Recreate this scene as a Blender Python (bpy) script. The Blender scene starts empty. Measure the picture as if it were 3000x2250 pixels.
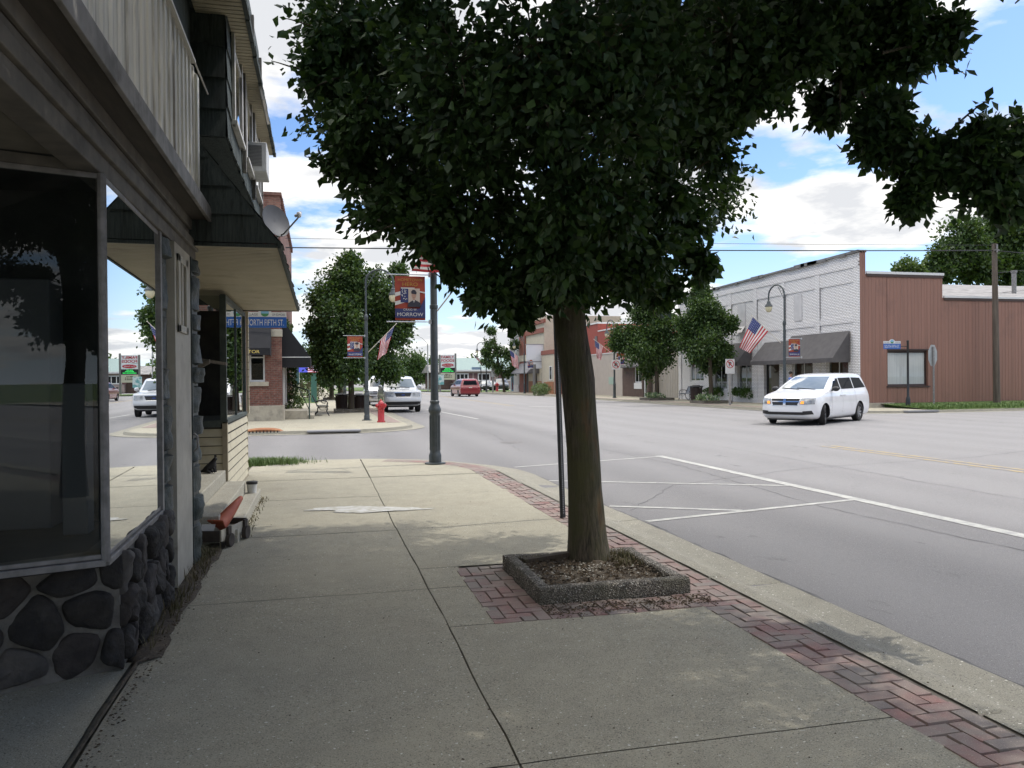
import bpy, math, random
import numpy as np
from math import sin, cos, pi, radians, sqrt
from mathutils import Vector, Matrix, noise as mnoise
S = bpy.context.scene
C = S.collection
rnd = random.Random(7)

# ---------------------------------------------------------------- materials
def nodes(name):
    m = bpy.data.materials.new(name); m.use_nodes = True
    nt = m.node_tree; b = nt.nodes['Principled BSDF']
    return m, nt, b
def lin(c): return (c[0], c[1], c[2], 1)
def N(nt, t, **kw):
    n = nt.nodes.new(t)
    for k, v in kw.items():
        if k in n.inputs: n.inputs[k].default_value = v
        else: setattr(n, k, v)
    return n
def mixc(nt, fac, a, b, blend='MIX'):
    m = nt.nodes.new('ShaderNodeMix'); m.data_type = 'RGBA'; m.blend_type = blend
    def put(i, v):
        if hasattr(v, 'links'): nt.links.new(v, m.inputs[i])
        elif isinstance(v, (int, float)): m.inputs[i].default_value = v
        else: m.inputs[i].default_value = lin(v)
    put(0, fac); put(6, a); put(7, b)
    return m.outputs[2]
def ramp(nt, inp, a, b):
    r = nt.nodes.new('ShaderNodeMapRange'); r.inputs[1].default_value = a; r.inputs[2].default_value = b
    nt.links.new(inp, r.inputs[0]); return r.outputs[0]
def noise_tex(nt, vec, scale, detail=5, rough=.6, stretch=None):
    if stretch:
        mp = nt.nodes.new('ShaderNodeMapping'); mp.inputs['Scale'].default_value = stretch
        nt.links.new(vec, mp.inputs[0]); vec = mp.outputs[0]
    n = N(nt, 'ShaderNodeTexNoise', Scale=scale, Detail=detail, Roughness=rough)
    nt.links.new(vec, n.inputs['Vector']); return n.outputs['Fac']
MATS = {}
def mat(name, col, rough=.8, col2=None, scale=6., lo=.35, hi=.65, dirt=None, dscale=1.2, dlo=.5, dhi=.7, bump=0., bscale=None,
        metal=0., coat=0., spec=.5, emit=None, stretch=None, speck=None, sscale=220., slo=.62, shi=.68, trans=0.):
    if name in MATS: return MATS[name]
    m, nt, b = nodes(name)
    vec = N(nt, 'ShaderNodeTexCoord').outputs['Object']
    c = None
    if col2:
        f = ramp(nt, noise_tex(nt, vec, scale, stretch=stretch), lo, hi)
        c = mixc(nt, f, col, col2)
    if dirt:
        f = ramp(nt, noise_tex(nt, vec, dscale, 8, .65, stretch), dlo, dhi)
        c = mixc(nt, f, c if c else col, dirt)
    if speck:
        f = ramp(nt, noise_tex(nt, vec, sscale, 2, .5), slo, shi)
        c = mixc(nt, f, c if c else col, speck)
    if c: nt.links.new(c, b.inputs['Base Color'])
    else: b.inputs['Base Color'].default_value = lin(col)
    b.inputs['Roughness'].default_value = rough; b.inputs['Metallic'].default_value = metal
    b.inputs['Specular IOR Level'].default_value = spec; b.inputs['Coat Weight'].default_value = coat
    b.inputs['Coat Roughness'].default_value = .05
    if trans: b.inputs['Transmission Weight'].default_value = trans
    if emit:
        b.inputs['Emission Color'].default_value = lin(emit[0]); b.inputs['Emission Strength'].default_value = emit[1]
    if bump:
        bp = N(nt, 'ShaderNodeBump', Strength=1.0, Distance=bump)
        nt.links.new(noise_tex(nt, vec, bscale or scale * 4, 6, .7, stretch), bp.inputs['Height'])
        nt.links.new(bp.outputs[0], b.inputs['Normal'])
    MATS[name] = m
    return m
def brickmat(name, axis, c1, c2, mortar, bw=.21, bh=.075, ms=.012, bump=.006, dirt=None, dscale=1.5, dlo=.55, dhi=.7, rough=.85, mvar=None):
    if name in MATS: return MATS[name]
    m, nt, b = nodes(name)
    tc = N(nt, 'ShaderNodeTexCoord').outputs['Object']
    sp = N(nt, 'ShaderNodeSeparateXYZ'); nt.links.new(tc, sp.inputs[0])
    cb = N(nt, 'ShaderNodeCombineXYZ')
    nt.links.new(sp.outputs[axis], cb.inputs[0]); nt.links.new(sp.outputs[2], cb.inputs[1])
    t = N(nt, 'ShaderNodeTexBrick', Scale=1.0)
    t.inputs['Color1'].default_value = lin(c1); t.inputs['Color2'].default_value = lin(c2); t.inputs['Mortar'].default_value = lin(mortar)
    t.inputs['Mortar Size'].default_value = ms; t.inputs['Brick Width'].default_value = bw; t.inputs['Row Height'].default_value = bh
    t.inputs['Mortar Smooth'].default_value = .2
    nt.links.new(cb.outputs[0], t.inputs['Vector'])
    c = mixc(nt, ramp(nt, noise_tex(nt, tc, 9, 5), .3, .7), t.outputs['Color'], (.55, .5, .5), 'MULTIPLY') if not mvar else t.outputs['Color']
    if dirt: c = mixc(nt, ramp(nt, noise_tex(nt, tc, dscale, 9, .7), dlo, dhi), c, dirt)
    nt.links.new(c, b.inputs['Base Color']); b.inputs['Roughness'].default_value = rough
    bp = N(nt, 'ShaderNodeBump', Strength=1.0, Distance=bump); bp.invert = True
    nt.links.new(t.outputs['Fac'], bp.inputs['Height']); nt.links.new(bp.outputs[0], b.inputs['Normal'])
    MATS[name] = m
    return m
def glassmat(name, tint=(.9, .95, .95), boost=1.7, rough=.0, dust=.0, base=.04):
    """one thin pane: reflects by angle, lets the rest through"""
    if name in MATS: return MATS[name]
    m = bpy.data.materials.new(name); m.use_nodes = True; nt = m.node_tree; nt.nodes.clear()
    out = N(nt, 'ShaderNodeOutputMaterial'); mix = N(nt, 'ShaderNodeMixShader')
    fr = N(nt, 'ShaderNodeLayerWeight', Blend=.5)
    pw = N(nt, 'ShaderNodeMath', operation='POWER'); nt.links.new(fr.outputs['Facing'], pw.inputs[0]); pw.inputs[1].default_value = 3.2
    mu = N(nt, 'ShaderNodeMath', operation='MULTIPLY_ADD'); nt.links.new(pw.outputs[0], mu.inputs[0]); mu.inputs[1].default_value = boost; mu.inputs[2].default_value = base
    mu.use_clamp = True
    nt.links.new(mu.outputs[0], mix.inputs[0])
    tr = N(nt, 'ShaderNodeBsdfTransparent', Color=lin(tint)); gl = N(nt, 'ShaderNodeBsdfGlossy', Roughness=rough, Color=(.93, .95, .96, 1))
    last = tr.outputs[0]
    if dust:
        df = N(nt, 'ShaderNodeBsdfDiffuse', Color=(.5, .5, .47, 1)); m2 = N(nt, 'ShaderNodeMixShader')
        vec = N(nt, 'ShaderNodeTexCoord').outputs['Object']
        f = ramp(nt, noise_tex(nt, vec, 3.5, 8, .7, (1, 1, .4)), .45, 1.0)
        ml = N(nt, 'ShaderNodeMath', operation='MULTIPLY'); nt.links.new(f, ml.inputs[0]); ml.inputs[1].default_value = dust
        nt.links.new(ml.outputs[0], m2.inputs[0]); nt.links.new(last, m2.inputs[1]); nt.links.new(df.outputs[0], m2.inputs[2]); last = m2.outputs[0]
    nt.links.new(last, mix.inputs[1]); nt.links.new(gl.outputs[0], mix.inputs[2]); nt.links.new(mix.outputs[0], out.inputs[0])
    MATS[name] = m
    return m

# ---------------------------------------------------------------- mesh builder
class MB:
    def __init__(s): s.v = []; s.f = []; s.m = []; s.k = 0; s.T = None
    def mat(s, k): s.k = k; return s
    def tf(s, T): s.T = T; return s
    def P(s, p):
        p = Vector(p)
        if s.T is not None: p = s.T @ p
        s.v.append((p.x, p.y, p.z)); return len(s.v) - 1
    def poly(s, pts):
        s.f.append([s.P(p) for p in pts]); s.m.append(s.k)
    def grid(s, rows, closed=False):
        idx = [[s.P(p) for p in r] for r in rows]
        for a, b in zip(idx[:-1], idx[1:]):
            n = len(a)
            for i in range(n if closed else n - 1):
                j = (i + 1) % n
                s.f.append([a[i], a[j], b[j], b[i]]); s.m.append(s.k)
        return idx
    def box(s, x0, y0, z0, x1, y1, z1):
        if x0 > x1: x0, x1 = x1, x0
        if y0 > y1: y0, y1 = y1, y0
        if z0 > z1: z0, z1 = z1, z0
        q = [s.P(p) for p in ((x0,y0,z0),(x1,y0,z0),(x1,y1,z0),(x0,y1,z0),(x0,y0,z1),(x1,y0,z1),(x1,y1,z1),(x0,y1,z1))]
        for f in ((0,3,2,1),(4,5,6,7),(0,1,5,4),(1,2,6,5),(2,3,7,6),(3,0,4,7)):
            s.f.append([q[i] for i in f]); s.m.append(s.k)
        return s
    def prism(s, pts, d):
        """extrude a planar polygon (3D points) by vector d"""
        d = Vector(d); n = len(pts)
        a = [s.P(p) for p in pts]; b = [s.P(Vector(p) + d) for p in pts]
        s.f.append(a[::-1]); s.f.append(b); s.m += [s.k, s.k]
        for i in range(n):
            j = (i + 1) % n
            s.f.append([a[i], a[j], b[j], b[i]]); s.m.append(s.k)
        return s
    def tube(s, path, r, n=8, cap=True):
        path = [Vector(p) for p in path]
        if not hasattr(r, '__len__'): r = [r] * len(path)
        rows = []; u = None
        for i, p in enumerate(path):
            t = (path[min(i + 1, len(path) - 1)] - path[max(i - 1, 0)]).normalized()
            if u is None:
                u = t.orthogonal().normalized()
                for ax in ((1, 0, 0), (0, 1, 0)):
                    a = Vector(ax)
                    if abs(a.dot(t)) < .9: u = (a - t * a.dot(t)).normalized(); break
            else: u = (u - t * u.dot(t)).normalized()
            w = t.cross(u)
            rows.append([p + (u * cos(2 * pi * k / n) + w * sin(2 * pi * k / n)) * r[i] for k in range(n)])
        idx = s.grid(rows, True)
        if cap:
            s.f.append(idx[0][::-1]); s.f.append(idx[-1]); s.m += [s.k, s.k]
        return s
    def lathe(s, prof, c=(0, 0, 0), n=16, cap=True):
        rows = [[(c[0] + r * cos(2 * pi * k / n), c[1] + r * sin(2 * pi * k / n), c[2] + z) for k in range(n)] for r, z in prof]
        idx = s.grid(rows, True)
        if cap:
            s.f.append(idx[0][::-1]); s.f.append(idx[-1]); s.m += [s.k, s.k]
        return s
    def ball(s, c, r, n=12, m=8, f=None):
        if not hasattr(r, '__len__'): r = (r, r, r)
        rows = []
        for j in range(m + 1):
            t = pi * j / m
            row = []
            for k in range(n):
                d = Vector((sin(t) * cos(2 * pi * k / n), sin(t) * sin(2 * pi * k / n), -cos(t)))
                q = f(d) if f else 1
                row.append((c[0] + d.x * r[0] * q, c[1] + d.y * r[1] * q, c[2] + d.z * r[2] * q))
            rows.append(row)
        s.grid(rows, True); return s
    def merge(s, other):
        o = len(s.v); s.v += other.v; s.f += [[i + o for i in f] for f in other.f]; s.m += other.m; return s
    def build(s, name, mats, parent=None, w=False, smooth=None, loc=None, bevel=0, sub=0, weld=False):
        me = bpy.data.meshes.new(name)
        me.from_pydata(s.v, [], s.f)
        if not isinstance(mats, (list, tuple)): mats = [mats]
        for m in mats: me.materials.append(m)
        if len(mats) > 1: me.polygons.foreach_set('material_index', s.m)
        me.update()
        return link(name, me, parent, w, smooth, loc, bevel, sub, weld)
def link(name, me, parent=None, w=False, smooth=None, loc=None, bevel=0, sub=0, weld=False):
    o = bpy.data.objects.new(name, me); C.objects.link(o)
    if weld:
        import bmesh
        bm = bmesh.new(); bm.from_mesh(me); bmesh.ops.remove_doubles(bm, verts=bm.verts, dist=1e-5)
        bmesh.ops.recalc_face_normals(bm, faces=bm.faces); bm.to_mesh(me); bm.free()
    if smooth is not None:
        me.polygons.foreach_set('use_smooth', [True] * len(me.polygons))
        if smooth < 180: me.set_sharp_from_angle(angle=radians(smooth))
    if loc is not None:
        me.transform(Matrix.Translation(-Vector(loc))); o.location = loc
    if parent is not None:
        o.parent = parent
        if w: o.location = -parent.location if parent.parent is None else (0, 0, 0)
    if bevel:
        b = o.modifiers.new('bevel', 'BEVEL'); b.width = bevel; b.segments = 2; b.limit_method = 'ANGLE'; b.angle_limit = radians(40)
    if sub:
        b = o.modifiers.new('sub', 'SUBSURF'); b.levels = sub; b.render_levels = sub
    return o
def thing(name, label, cat, loc=(0, 0, 0), rz=0, group=None):
    o = bpy.data.objects.new(name, None); C.objects.link(o); o.empty_display_size = .2
    o.location = loc; o.rotation_euler = (0, 0, rz); o['label'] = label; o['category'] = cat
    if group: o['group'] = group
    return o
def tag(o, label, cat, group=None):
    o['label'] = label; o['category'] = cat
    if group: o['group'] = group
    return o
def struct(o, kind='structure', label=None):
    o['kind'] = kind
    if label: o['label'] = label
    return o
def kids(o): return [c for c in KID.get(o.name, [])]
def copy_tree(o, parent=None):
    c = o.copy(); C.objects.link(c)
    if parent is not None: c.parent = parent
    for ch in list(o.children): copy_tree(ch, c)
    return c
def relabel(o, label, group=None):
    o['label'] = label
    if group: o['group'] = group
    return o
def text_mb(txt, h, w=None, T=None, k=0, mb=None, depth=0.0, bold=.0, align='CENTER'):
    """lettering as filled faces in the local XY plane (x right, y up), height h of capitals, squeezed to width w"""
    if not txt: return mb or MB()
    cu = bpy.data.curves.new('t', 'FONT'); cu.body = txt; cu.size = 1; cu.align_x = align; cu.extrude = depth; cu.offset = bold
    o = bpy.data.objects.new('t', cu); C.objects.link(o)
    bpy.context.view_layer.update()
    me = bpy.data.meshes.new_from_object(o.evaluated_get(bpy.context.evaluated_depsgraph_get()))
    bpy.data.objects.remove(o); bpy.data.curves.remove(cu)
    vs = [v.co.copy() for v in me.vertices]; fs = [list(p.vertices) for p in me.polygons]; bpy.data.meshes.remove(me)
    mb = mb or MB()
    if not vs: return mb
    x0 = min(v.x for v in vs); x1 = max(v.x for v in vs); y1 = max(v.y for v in vs); y0 = min(v.y for v in vs)
    sy = h / .73 if '\n' not in txt else h / (y1 - y0)
    sx = (w / (x1 - x0)) if w else sy
    cx = (x0 + x1) / 2 if align == 'CENTER' else 0
    o0 = len(mb.v)
    for v in vs:
        q = Vector(((v.x - cx) * sx, v.y * sy, v.z))
        if T is not None: q = T @ q
        mb.v.append(tuple(q))
    mb.f += [[i + o0 for i in f] for f in fs]; mb.m += [k] * len(fs)
    return mb
def plane_T(o, xdir, ydir):
    """matrix taking local x,y to world directions at origin o"""
    x = Vector(xdir).normalized(); y = Vector(ydir).normalized(); z = x.cross(y)
    return Matrix(((x.x, y.x, z.x, o[0]), (x.y, y.y, z.y, o[1]), (x.z, y.z, z.z, o[2]), (0, 0, 0, 1)))
def fbm(p, s=1., seed=0., oct=4):
    v = 0; a = 1; q = Vector(p) * s + Vector((seed, seed * 1.7, -seed))
    for _ in range(oct): v += a * mnoise.noise(q); q = q * 2.03; a *= .5
    return v

# ---------------------------------------------------------------- camera, light, sky
cam = bpy.data.cameras.new('camera'); co = bpy.data.objects.new('camera', cam); C.objects.link(co); S.camera = co
cam.sensor_width = 36; cam.lens = 28.0; cam.clip_end = 6000; cam.clip_start = .05
YAW, PIT, ROL = radians(13.6), radians(-.32), radians(.5)
fw = Vector((sin(YAW) * cos(PIT), cos(YAW) * cos(PIT), sin(PIT)))
co.matrix_world = Matrix.Translation((0, 0, 1.6)) @ fw.to_track_quat('-Z', 'Y').to_matrix().to_4x4() @ Matrix.Rotation(-ROL, 4, 'Z')
S.view_settings.view_transform = 'Standard'; S.view_settings.look = 'None'; S.view_settings.exposure = 0.26; S.view_settings.gamma = 1
S.cycles.use_denoising = True; S.cycles.max_bounces = 8; S.cycles.transparent_max_bounces = 12
S.cycles.sample_clamp_indirect = 6; S.cycles.caustics_reflective = False; S.cycles.caustics_refractive = False
S.cycles.use_adaptive_sampling = True

SUN_EL, SUN_AZ = radians(58), radians(7)           # azimuth from +X (right of the street) towards +Y (along it)
tosun = Vector((cos(SUN_EL) * cos(SUN_AZ), cos(SUN_EL) * sin(SUN_AZ), sin(SUN_EL)))
sl = bpy.data.lights.new('sun', 'SUN'); sl.energy = 2.05; sl.angle = radians(.5); sl.color = (1, .95, .87)
so = bpy.data.objects.new('sun', sl); C.objects.link(so); so.rotation_euler = tosun.to_track_quat('Z', 'Y').to_euler()
so.location = (30, 0, 60)
W = bpy.data.worlds.new('World'); S.world = W; W.use_nodes = True; nt = W.node_tree
bg = nt.nodes['Background']; bg.inputs[1].default_value = .145
sky = N(nt, 'ShaderNodeTexSky'); sky.sky_type = 'NISHITA'; sky.sun_disc = False; sky.sun_elevation = SUN_EL
sky.sun_rotation = radians(90) - SUN_AZ; sky.air_density = 1.0; sky.dust_density = 1.2; sky.ozone_density = 1.5
tc = N(nt, 'ShaderNodeTexCoord').outputs['Generated']
sp = N(nt, 'ShaderNodeSeparateXYZ'); nt.links.new(tc, sp.inputs[0])
zz = N(nt, 'ShaderNodeMath', operation='MAXIMUM'); nt.links.new(sp.outputs[2], zz.inputs[0]); zz.inputs[1].default_value = 0.0
za = N(nt, 'ShaderNodeMath', operation='ADD'); nt.links.new(zz.outputs[0], za.inputs[0]); za.inputs[1].default_value = .16
dv = []
for i in (0, 1):
    d = N(nt, 'ShaderNodeMath', operation='DIVIDE'); nt.links.new(sp.outputs[i], d.inputs[0]); nt.links.new(za.outputs[0], d.inputs[1]); dv.append(d.outputs[0])
cb = N(nt, 'ShaderNodeCombineXYZ'); nt.links.new(dv[0], cb.inputs[0]); nt.links.new(dv[1], cb.inputs[1])
zc = N(nt, 'ShaderNodeMath', operation='MULTIPLY'); nt.links.new(zz.outputs[0], zc.inputs[0]); zc.inputs[1].default_value = 2.2; nt.links.new(zc.outputs[0], cb.inputs[2])
mp = N(nt, 'ShaderNodeMapping'); mp.inputs['Location'].default_value = (3.1, 1.4, .3); nt.links.new(cb.outputs[0], mp.inputs[0])
n1 = noise_tex(nt, mp.outputs[0], 1.25, 10, .55)
cover = ramp(nt, n1, .475, .545)
mp2 = N(nt, 'ShaderNodeMapping'); mp2.inputs['Location'].default_value = (9.1, 4.4, 2.3); nt.links.new(cb.outputs[0], mp2.inputs[0])
n2 = noise_tex(nt, mp2.outputs[0], 3.0, 8, .55)
n3 = N(nt, 'ShaderNodeMath', operation='MULTIPLY_ADD'); nt.links.new(n1, n3.inputs[0]); n3.inputs[1].default_value = -.55; nt.links.new(n2, n3.inputs[2])
shade = ramp(nt, n3.outputs[0], .10, .24)
cloud = mixc(nt, shade, (4.7, 4.8, 5.0), (7.2, 7.1, 6.9))
skyc = mixc(nt, 1.0, sky.outputs[0], (.80, .98, 1.22), 'MULTIPLY')
hi = ramp(nt, zz.outputs[0], .45, .68)                        # clouds above the view, brightened to add ambient fill
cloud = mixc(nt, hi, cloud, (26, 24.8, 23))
hz = N(nt, 'ShaderNodeMath', operation='SUBTRACT'); hz.inputs[0].default_value = 1; nt.links.new(zz.outputs[0], hz.inputs[1])
hp = N(nt, 'ShaderNodeMath', operation='POWER'); nt.links.new(hz.outputs[0], hp.inputs[0]); hp.inputs[1].default_value = 14
skyh = mixc(nt, hp.outputs[0], skyc, (6.6, 7.6, 8.6))
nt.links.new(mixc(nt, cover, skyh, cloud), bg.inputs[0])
# ---------------------------------------------------------------- ground, road, pavements
RZ = ((-150, -.10), (3.68, -.10), (7.1, -.075), (12.2, -.03), (21.2, -.01), (24, 0), (200, .05))
def roadz(x):
    for (a, za), (b, zb) in zip(RZ[:-1], RZ[1:]):
        if a <= x <= b: return za + (zb - za) * (x - a) / (b - a)
    return 0
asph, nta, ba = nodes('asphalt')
va = N(nta, 'ShaderNodeTexCoord').outputs['Object']
ca = mixc(nta, ramp(nta, noise_tex(nta, va, .35, 8, .65, (1, .3, 1)), .35, .65), (.185, .178, .175), (.222, .214, .21))
ca = mixc(nta, ramp(nta, noise_tex(nta, va, .9, 9, .75), .60, .70), ca, (.15, .144, .142))
ca = mixc(nta, ramp(nta, noise_tex(nta, va, 70, 3, .6), .35, .7), ca, (.25, .242, .24))
ca = mixc(nta, ramp(nta, noise_tex(nta, va, 120, 2, .5), .62, .7), ca, (.09, .088, .087))
ca = mixc(nta, ramp(nta, noise_tex(nta, va, 95, 2, .5), .66, .70), ca, (.42, .41, .40))
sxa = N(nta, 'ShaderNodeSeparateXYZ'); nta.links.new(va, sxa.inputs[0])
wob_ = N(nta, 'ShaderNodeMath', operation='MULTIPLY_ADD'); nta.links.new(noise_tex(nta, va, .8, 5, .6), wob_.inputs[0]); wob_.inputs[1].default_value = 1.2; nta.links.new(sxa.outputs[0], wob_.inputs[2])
old = ramp(nta, wob_.outputs[0], 8.2, 7.3)                      # lens falloff painted in: asphalt colour darkens on the near, parking lane side
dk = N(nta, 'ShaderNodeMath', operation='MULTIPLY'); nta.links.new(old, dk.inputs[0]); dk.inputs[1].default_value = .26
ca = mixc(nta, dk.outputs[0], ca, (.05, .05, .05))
trk = N(nta, 'ShaderNodeTexWave', Scale=.18, Distortion=1.2); trk.bands_direction = 'X'; nta.links.new(va, trk.inputs['Vector'])
tk = N(nta, 'ShaderNodeMath', operation='MULTIPLY'); nta.links.new(trk.outputs['Fac'], tk.inputs[0]); tk.inputs[1].default_value = .20
ca = mixc(nta, tk.outputs[0], ca, (.30, .292, .285))
oil = ramp(nta, noise_tex(nta, va, 1.6, 8, .7, (1.4, .7, 1)), .62, .74); ol = N(nta, 'ShaderNodeMath', operation='MULTIPLY'); nta.links.new(oil, ol.inputs[0]); ol.inputs[1].default_value = .8
ca = mixc(nta, ol.outputs[0], ca, (.09, .087, .085))
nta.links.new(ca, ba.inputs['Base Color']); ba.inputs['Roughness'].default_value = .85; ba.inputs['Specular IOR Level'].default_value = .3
bp = N(nta, 'ShaderNodeBump', Strength=1, Distance=.006); nta.links.new(noise_tex(nta, va, 130, 3, .6), bp.inputs['Height']); nta.links.new(bp.outputs[0], ba.inputs['Normal'])

def concrete(name, a, b_, stain, dark=.5):
    m, nt, b = nodes(name)
    v = N(nt, 'ShaderNodeTexCoord').outputs['Object']
    c = mixc(nt, ramp(nt, noise_tex(nt, v, .8, 8, .62), .34, .66), a, b_)
    c = mixc(nt, ramp(nt, noise_tex(nt, v, 2.1, 10, .72), .50, .72), c, stain)
    c = mixc(nt, ramp(nt, noise_tex(nt, v, .55, 10, .74), .56, .70), c, [stain[0] * .92, stain[1] * .82, stain[2] * .80])
    c = mixc(nt, ramp(nt, noise_tex(nt, v, 5.5, 8, .7), .30, .52), [q * .80 for q in a], c)
    c = mixc(nt, ramp(nt, noise_tex(nt, v, 11, 8, .75), .50, .74), c, [q * .66 for q in a])
    c = mixc(nt, ramp(nt, noise_tex(nt, v, 150, 2, .5), .42, .68), c, [q * 1.3 for q in a])
    c = mixc(nt, ramp(nt, noise_tex(nt, v, 120, 2, .5), .60, .67), c, [q * .42 for q in a])
    c = mixc(nt, ramp(nt, noise_tex(nt, v, 48, 2, .5), .685, .71), c, (.62, .60, .53))
    nt.links.new(c, b.inputs['Base Color']); b.inputs['Roughness'].default_value = .9; b.inputs['Specular IOR Level'].default_value = .25
    bp = N(nt, 'ShaderNodeBump', Strength=1, Distance=.004); nt.links.new(noise_tex(nt, v, 90, 5, .7), bp.inputs['Height']); nt.links.new(bp.outputs[0], b.inputs['Normal'])
    MATS[name] = m; return m
conc = concrete('sidewalk concrete', (.31, .289, .225), (.352, .326, .248), (.232, .219, .176))
concd = concrete('kerb concrete', (.245, .232, .19), (.285, .27, .215), (.19, .178, .148))
joint = mat('joint dirt', (.075, .068, .052), .95, (.12, .11, .08), 20)
grassm = mat('turf', (.055, .10, .02), .9, (.11, .16, .04), 3, bump=.02, bscale=40)
soil = mat('soil', (.055, .042, .03), .95, (.12, .095, .065), 25, bump=.012, bscale=60, speck=(.4, .37, .3), sscale=90, slo=.68, shi=.72)
white_paint = mat('road paint white', (.46, .455, .41), .7, (.33, .325, .295), 6, dirt=(.30, .29, .28), dscale=9, dlo=.52, dhi=.62, speck=(.3, .29, .28), sscale=60, slo=.6, shi=.68)
yellow_paint = mat('road paint yellow', (.40, .29, .11), .7, (.33, .27, .16), 5, dirt=(.24, .22, .2), dscale=4, dlo=.45, dhi=.58)

g = MB(); g.poly([(-2500, -2500, -.4), (2500, -2500, -.4), (2500, 2500, -.4), (-2500, 2500, -.4)])
struct(g.build('ground', grassm))
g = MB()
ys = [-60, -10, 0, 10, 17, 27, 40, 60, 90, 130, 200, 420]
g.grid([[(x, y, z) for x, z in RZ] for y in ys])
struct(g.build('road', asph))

def road_line(p, q, w, m, name):
    p = Vector(p); q = Vector(q); d = (q - p); n = max(1, int(d.length / 2)); t = d.normalized(); s = Vector((-t.y, t.x)) * w / 2
    r1 = []; r2 = []
    for i in range(n + 1):
        c = p + d * i / n
        for r, sg in ((r1, 1), (r2, -1)):
            e = c + s * sg * (1 + .12 * fbm((c.x * 2, c.y * 2, sg), 1)); r.append((e.x, e.y, roadz(e.x) + .005))
    b = MB(); b.grid([r2, r1]); return struct(b.build(name, m))
for a, b_, w in (((3.66, 14.98), (7.02, 15.80), .09), ((3.72, 12.80), (7.02, 10.92), .09), ((3.74, 10.0), (5.2, 9.12), .1), ((3.76, 8.8), (7.02, 9.42), .1)):
    road_line(a, b_, w, white_paint, 'parking_line')
road_line((7.1, -25), (7.1, 15.95), .17, white_paint, 'parking_line')
road_line((6.6, 33.5), (6.05, 46), .14, white_paint, 'parking_line')
for y in (37.6, 38.9, 41.2): road_line((4.2, y), (6.4, y + .5), .08, white_paint, 'parking_line')
for x in (11.5, 11.78): road_line((x, -40), (x, 16.6), .11, yellow_paint, 'centre_line')
for x in (11.5, 11.78): road_line((x, 48), (x + 1.5, 160), .11, yellow_paint, 'centre_line')
road_line((12.2, 46.2), (16.6, 44.4), .32, white_paint, 'stop_line')

# near pavement: slabs with open joints over a dirt bed
bed = MB(); bed.poly([(-9, -12, -.02), (2.62, -12, -.02), (2.62, 15.2, -.02), (-1, 15.9, -.02), (-9, 15.9, -.02)])
struct(bed.build('joint_dirt', joint))
sw = MB()
def wob(x, y, a=.012): return a * fbm((x * 1.3, y * 1.3, 3.3), 1.6)
def slab(x0, y0, x1, y1, j=.005, z=0.0, cut=None):
    nx = max(2, int((x1 - x0) / .25)); ny = max(2, int((y1 - y0) / .25)); rows = []
    zz = z + rnd.uniform(-.002, .002)
    for jj in range(ny + 1):
        y = y0 + j + (y1 - y0 - 2 * j) * jj / ny; row = []
        for ii in range(nx + 1):
            x = x0 + j + (x1 - x0 - 2 * j) * ii / nx
            ex = wob(x0, y) if ii == 0 else wob(x1, y) if ii == nx else 0
            ey = wob(x, y0) if jj == 0 else wob(x, y1) if jj == ny else 0
            edge = ii in (0, nx) or jj in (0, ny)
            row.append((x + ex, y + ey, zz + .003 * fbm((x, y, 0), .8) - (.004 if edge else 0)))
        rows.append(row)
    sw.grid(rows)
YL = [-11, -8, -5.2, -2.4, .35, 3.22, 6.1, 8.6, 11.2, 13.4]
for a, b_ in zip(YL[:-1], YL[1:]):
    slab(-1.02, a, .8, b_)
    if a < 3: slab(.8, a, 2.62, b_)
slab(.8, 3.22, 2.62, 5.12); slab(.8, 5.12, 1.14, 6.1, .004); slab(.8, 6.1, 1.14, 6.75, .004)
slab(.8, 6.75, 2.62, 8.6); slab(.8, 8.6, 2.62, 11.2); slab(.8, 11.2, 2.66, 13.4)
slab(-3.2, -11, -1.05, 4.95, .012); slab(-1.25, 11.2, -1.02, 14.6, .006)
# corner: flares out towards the crossing
def fan(pts, z=0): sw.poly([(x, y, z) for x, y in pts])
fan([(-1.25, 14.62), (-1.02, 13.41), (.79, 13.41), (.79, 16.62), (-1.0, 16.62), (-1.0, 15.8), (-1.25, 15.8)])
fan([(.81, 13.41), (2.62, 13.41), (2.60, 14.2), (2.42, 15.0), (2.05, 15.75), (1.5, 16.3), (.81, 16.62)])
struct(sw.build('sidewalk', conc))
sp_ = MB()
pts = []
for i in range(60):
    t = 2 * pi * i / 60; r = 1 + .42 * fbm((cos(t), sin(t), 5), 3.1)
    pts.append((.66 + .70 * cos(t) * r, 10.02 + .25 * sin(t) * (1 - .55 * cos(t)) * (.35 + .6 * r) + .16 * cos(t) * -1, .008))
sp_.poly(pts)
struct(sp_.build('paint_spill', mat('spilt paint', (.50, .495, .47), .8, (.37, .355, .30), 9, lo=.40, hi=.60)))

def sweep(path, prof, name, m, close=False, smooth=40):
    """profile (offset to the right of the path, z) swept along a 2D path"""
    rows = []
    for i, p in enumerate(path):
        a = Vector(path[max(i - 1, 0)]); b = Vector(path[min(i + 1, len(path) - 1)]); t = (b - a).normalized(); nrm = Vector((t.y, -t.x))
        rows.append([(p[0] + nrm.x * o, p[1] + nrm.y * o, z) for o, z in prof])
    b = MB(); b.grid(rows); return struct(b.build(name, m, smooth=smooth))
def arc(cx, cy, r, a0, a1, n=8): return [(cx + r * cos(radians(a0 + (a1 - a0) * i / n)), cy + r * sin(radians(a0 + (a1 - a0) * i / n))) for i in range(n + 1)]
near_path = [(3.06, y) for y in (-12, -6, -3, 0, 2, 4, 6, 8, 10, 12)] + arc(.16, 13.72, 2.9, 0, 90, 12) + [(-1.5, 16.64), (-4, 16.68), (-14, 16.8)]
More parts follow.
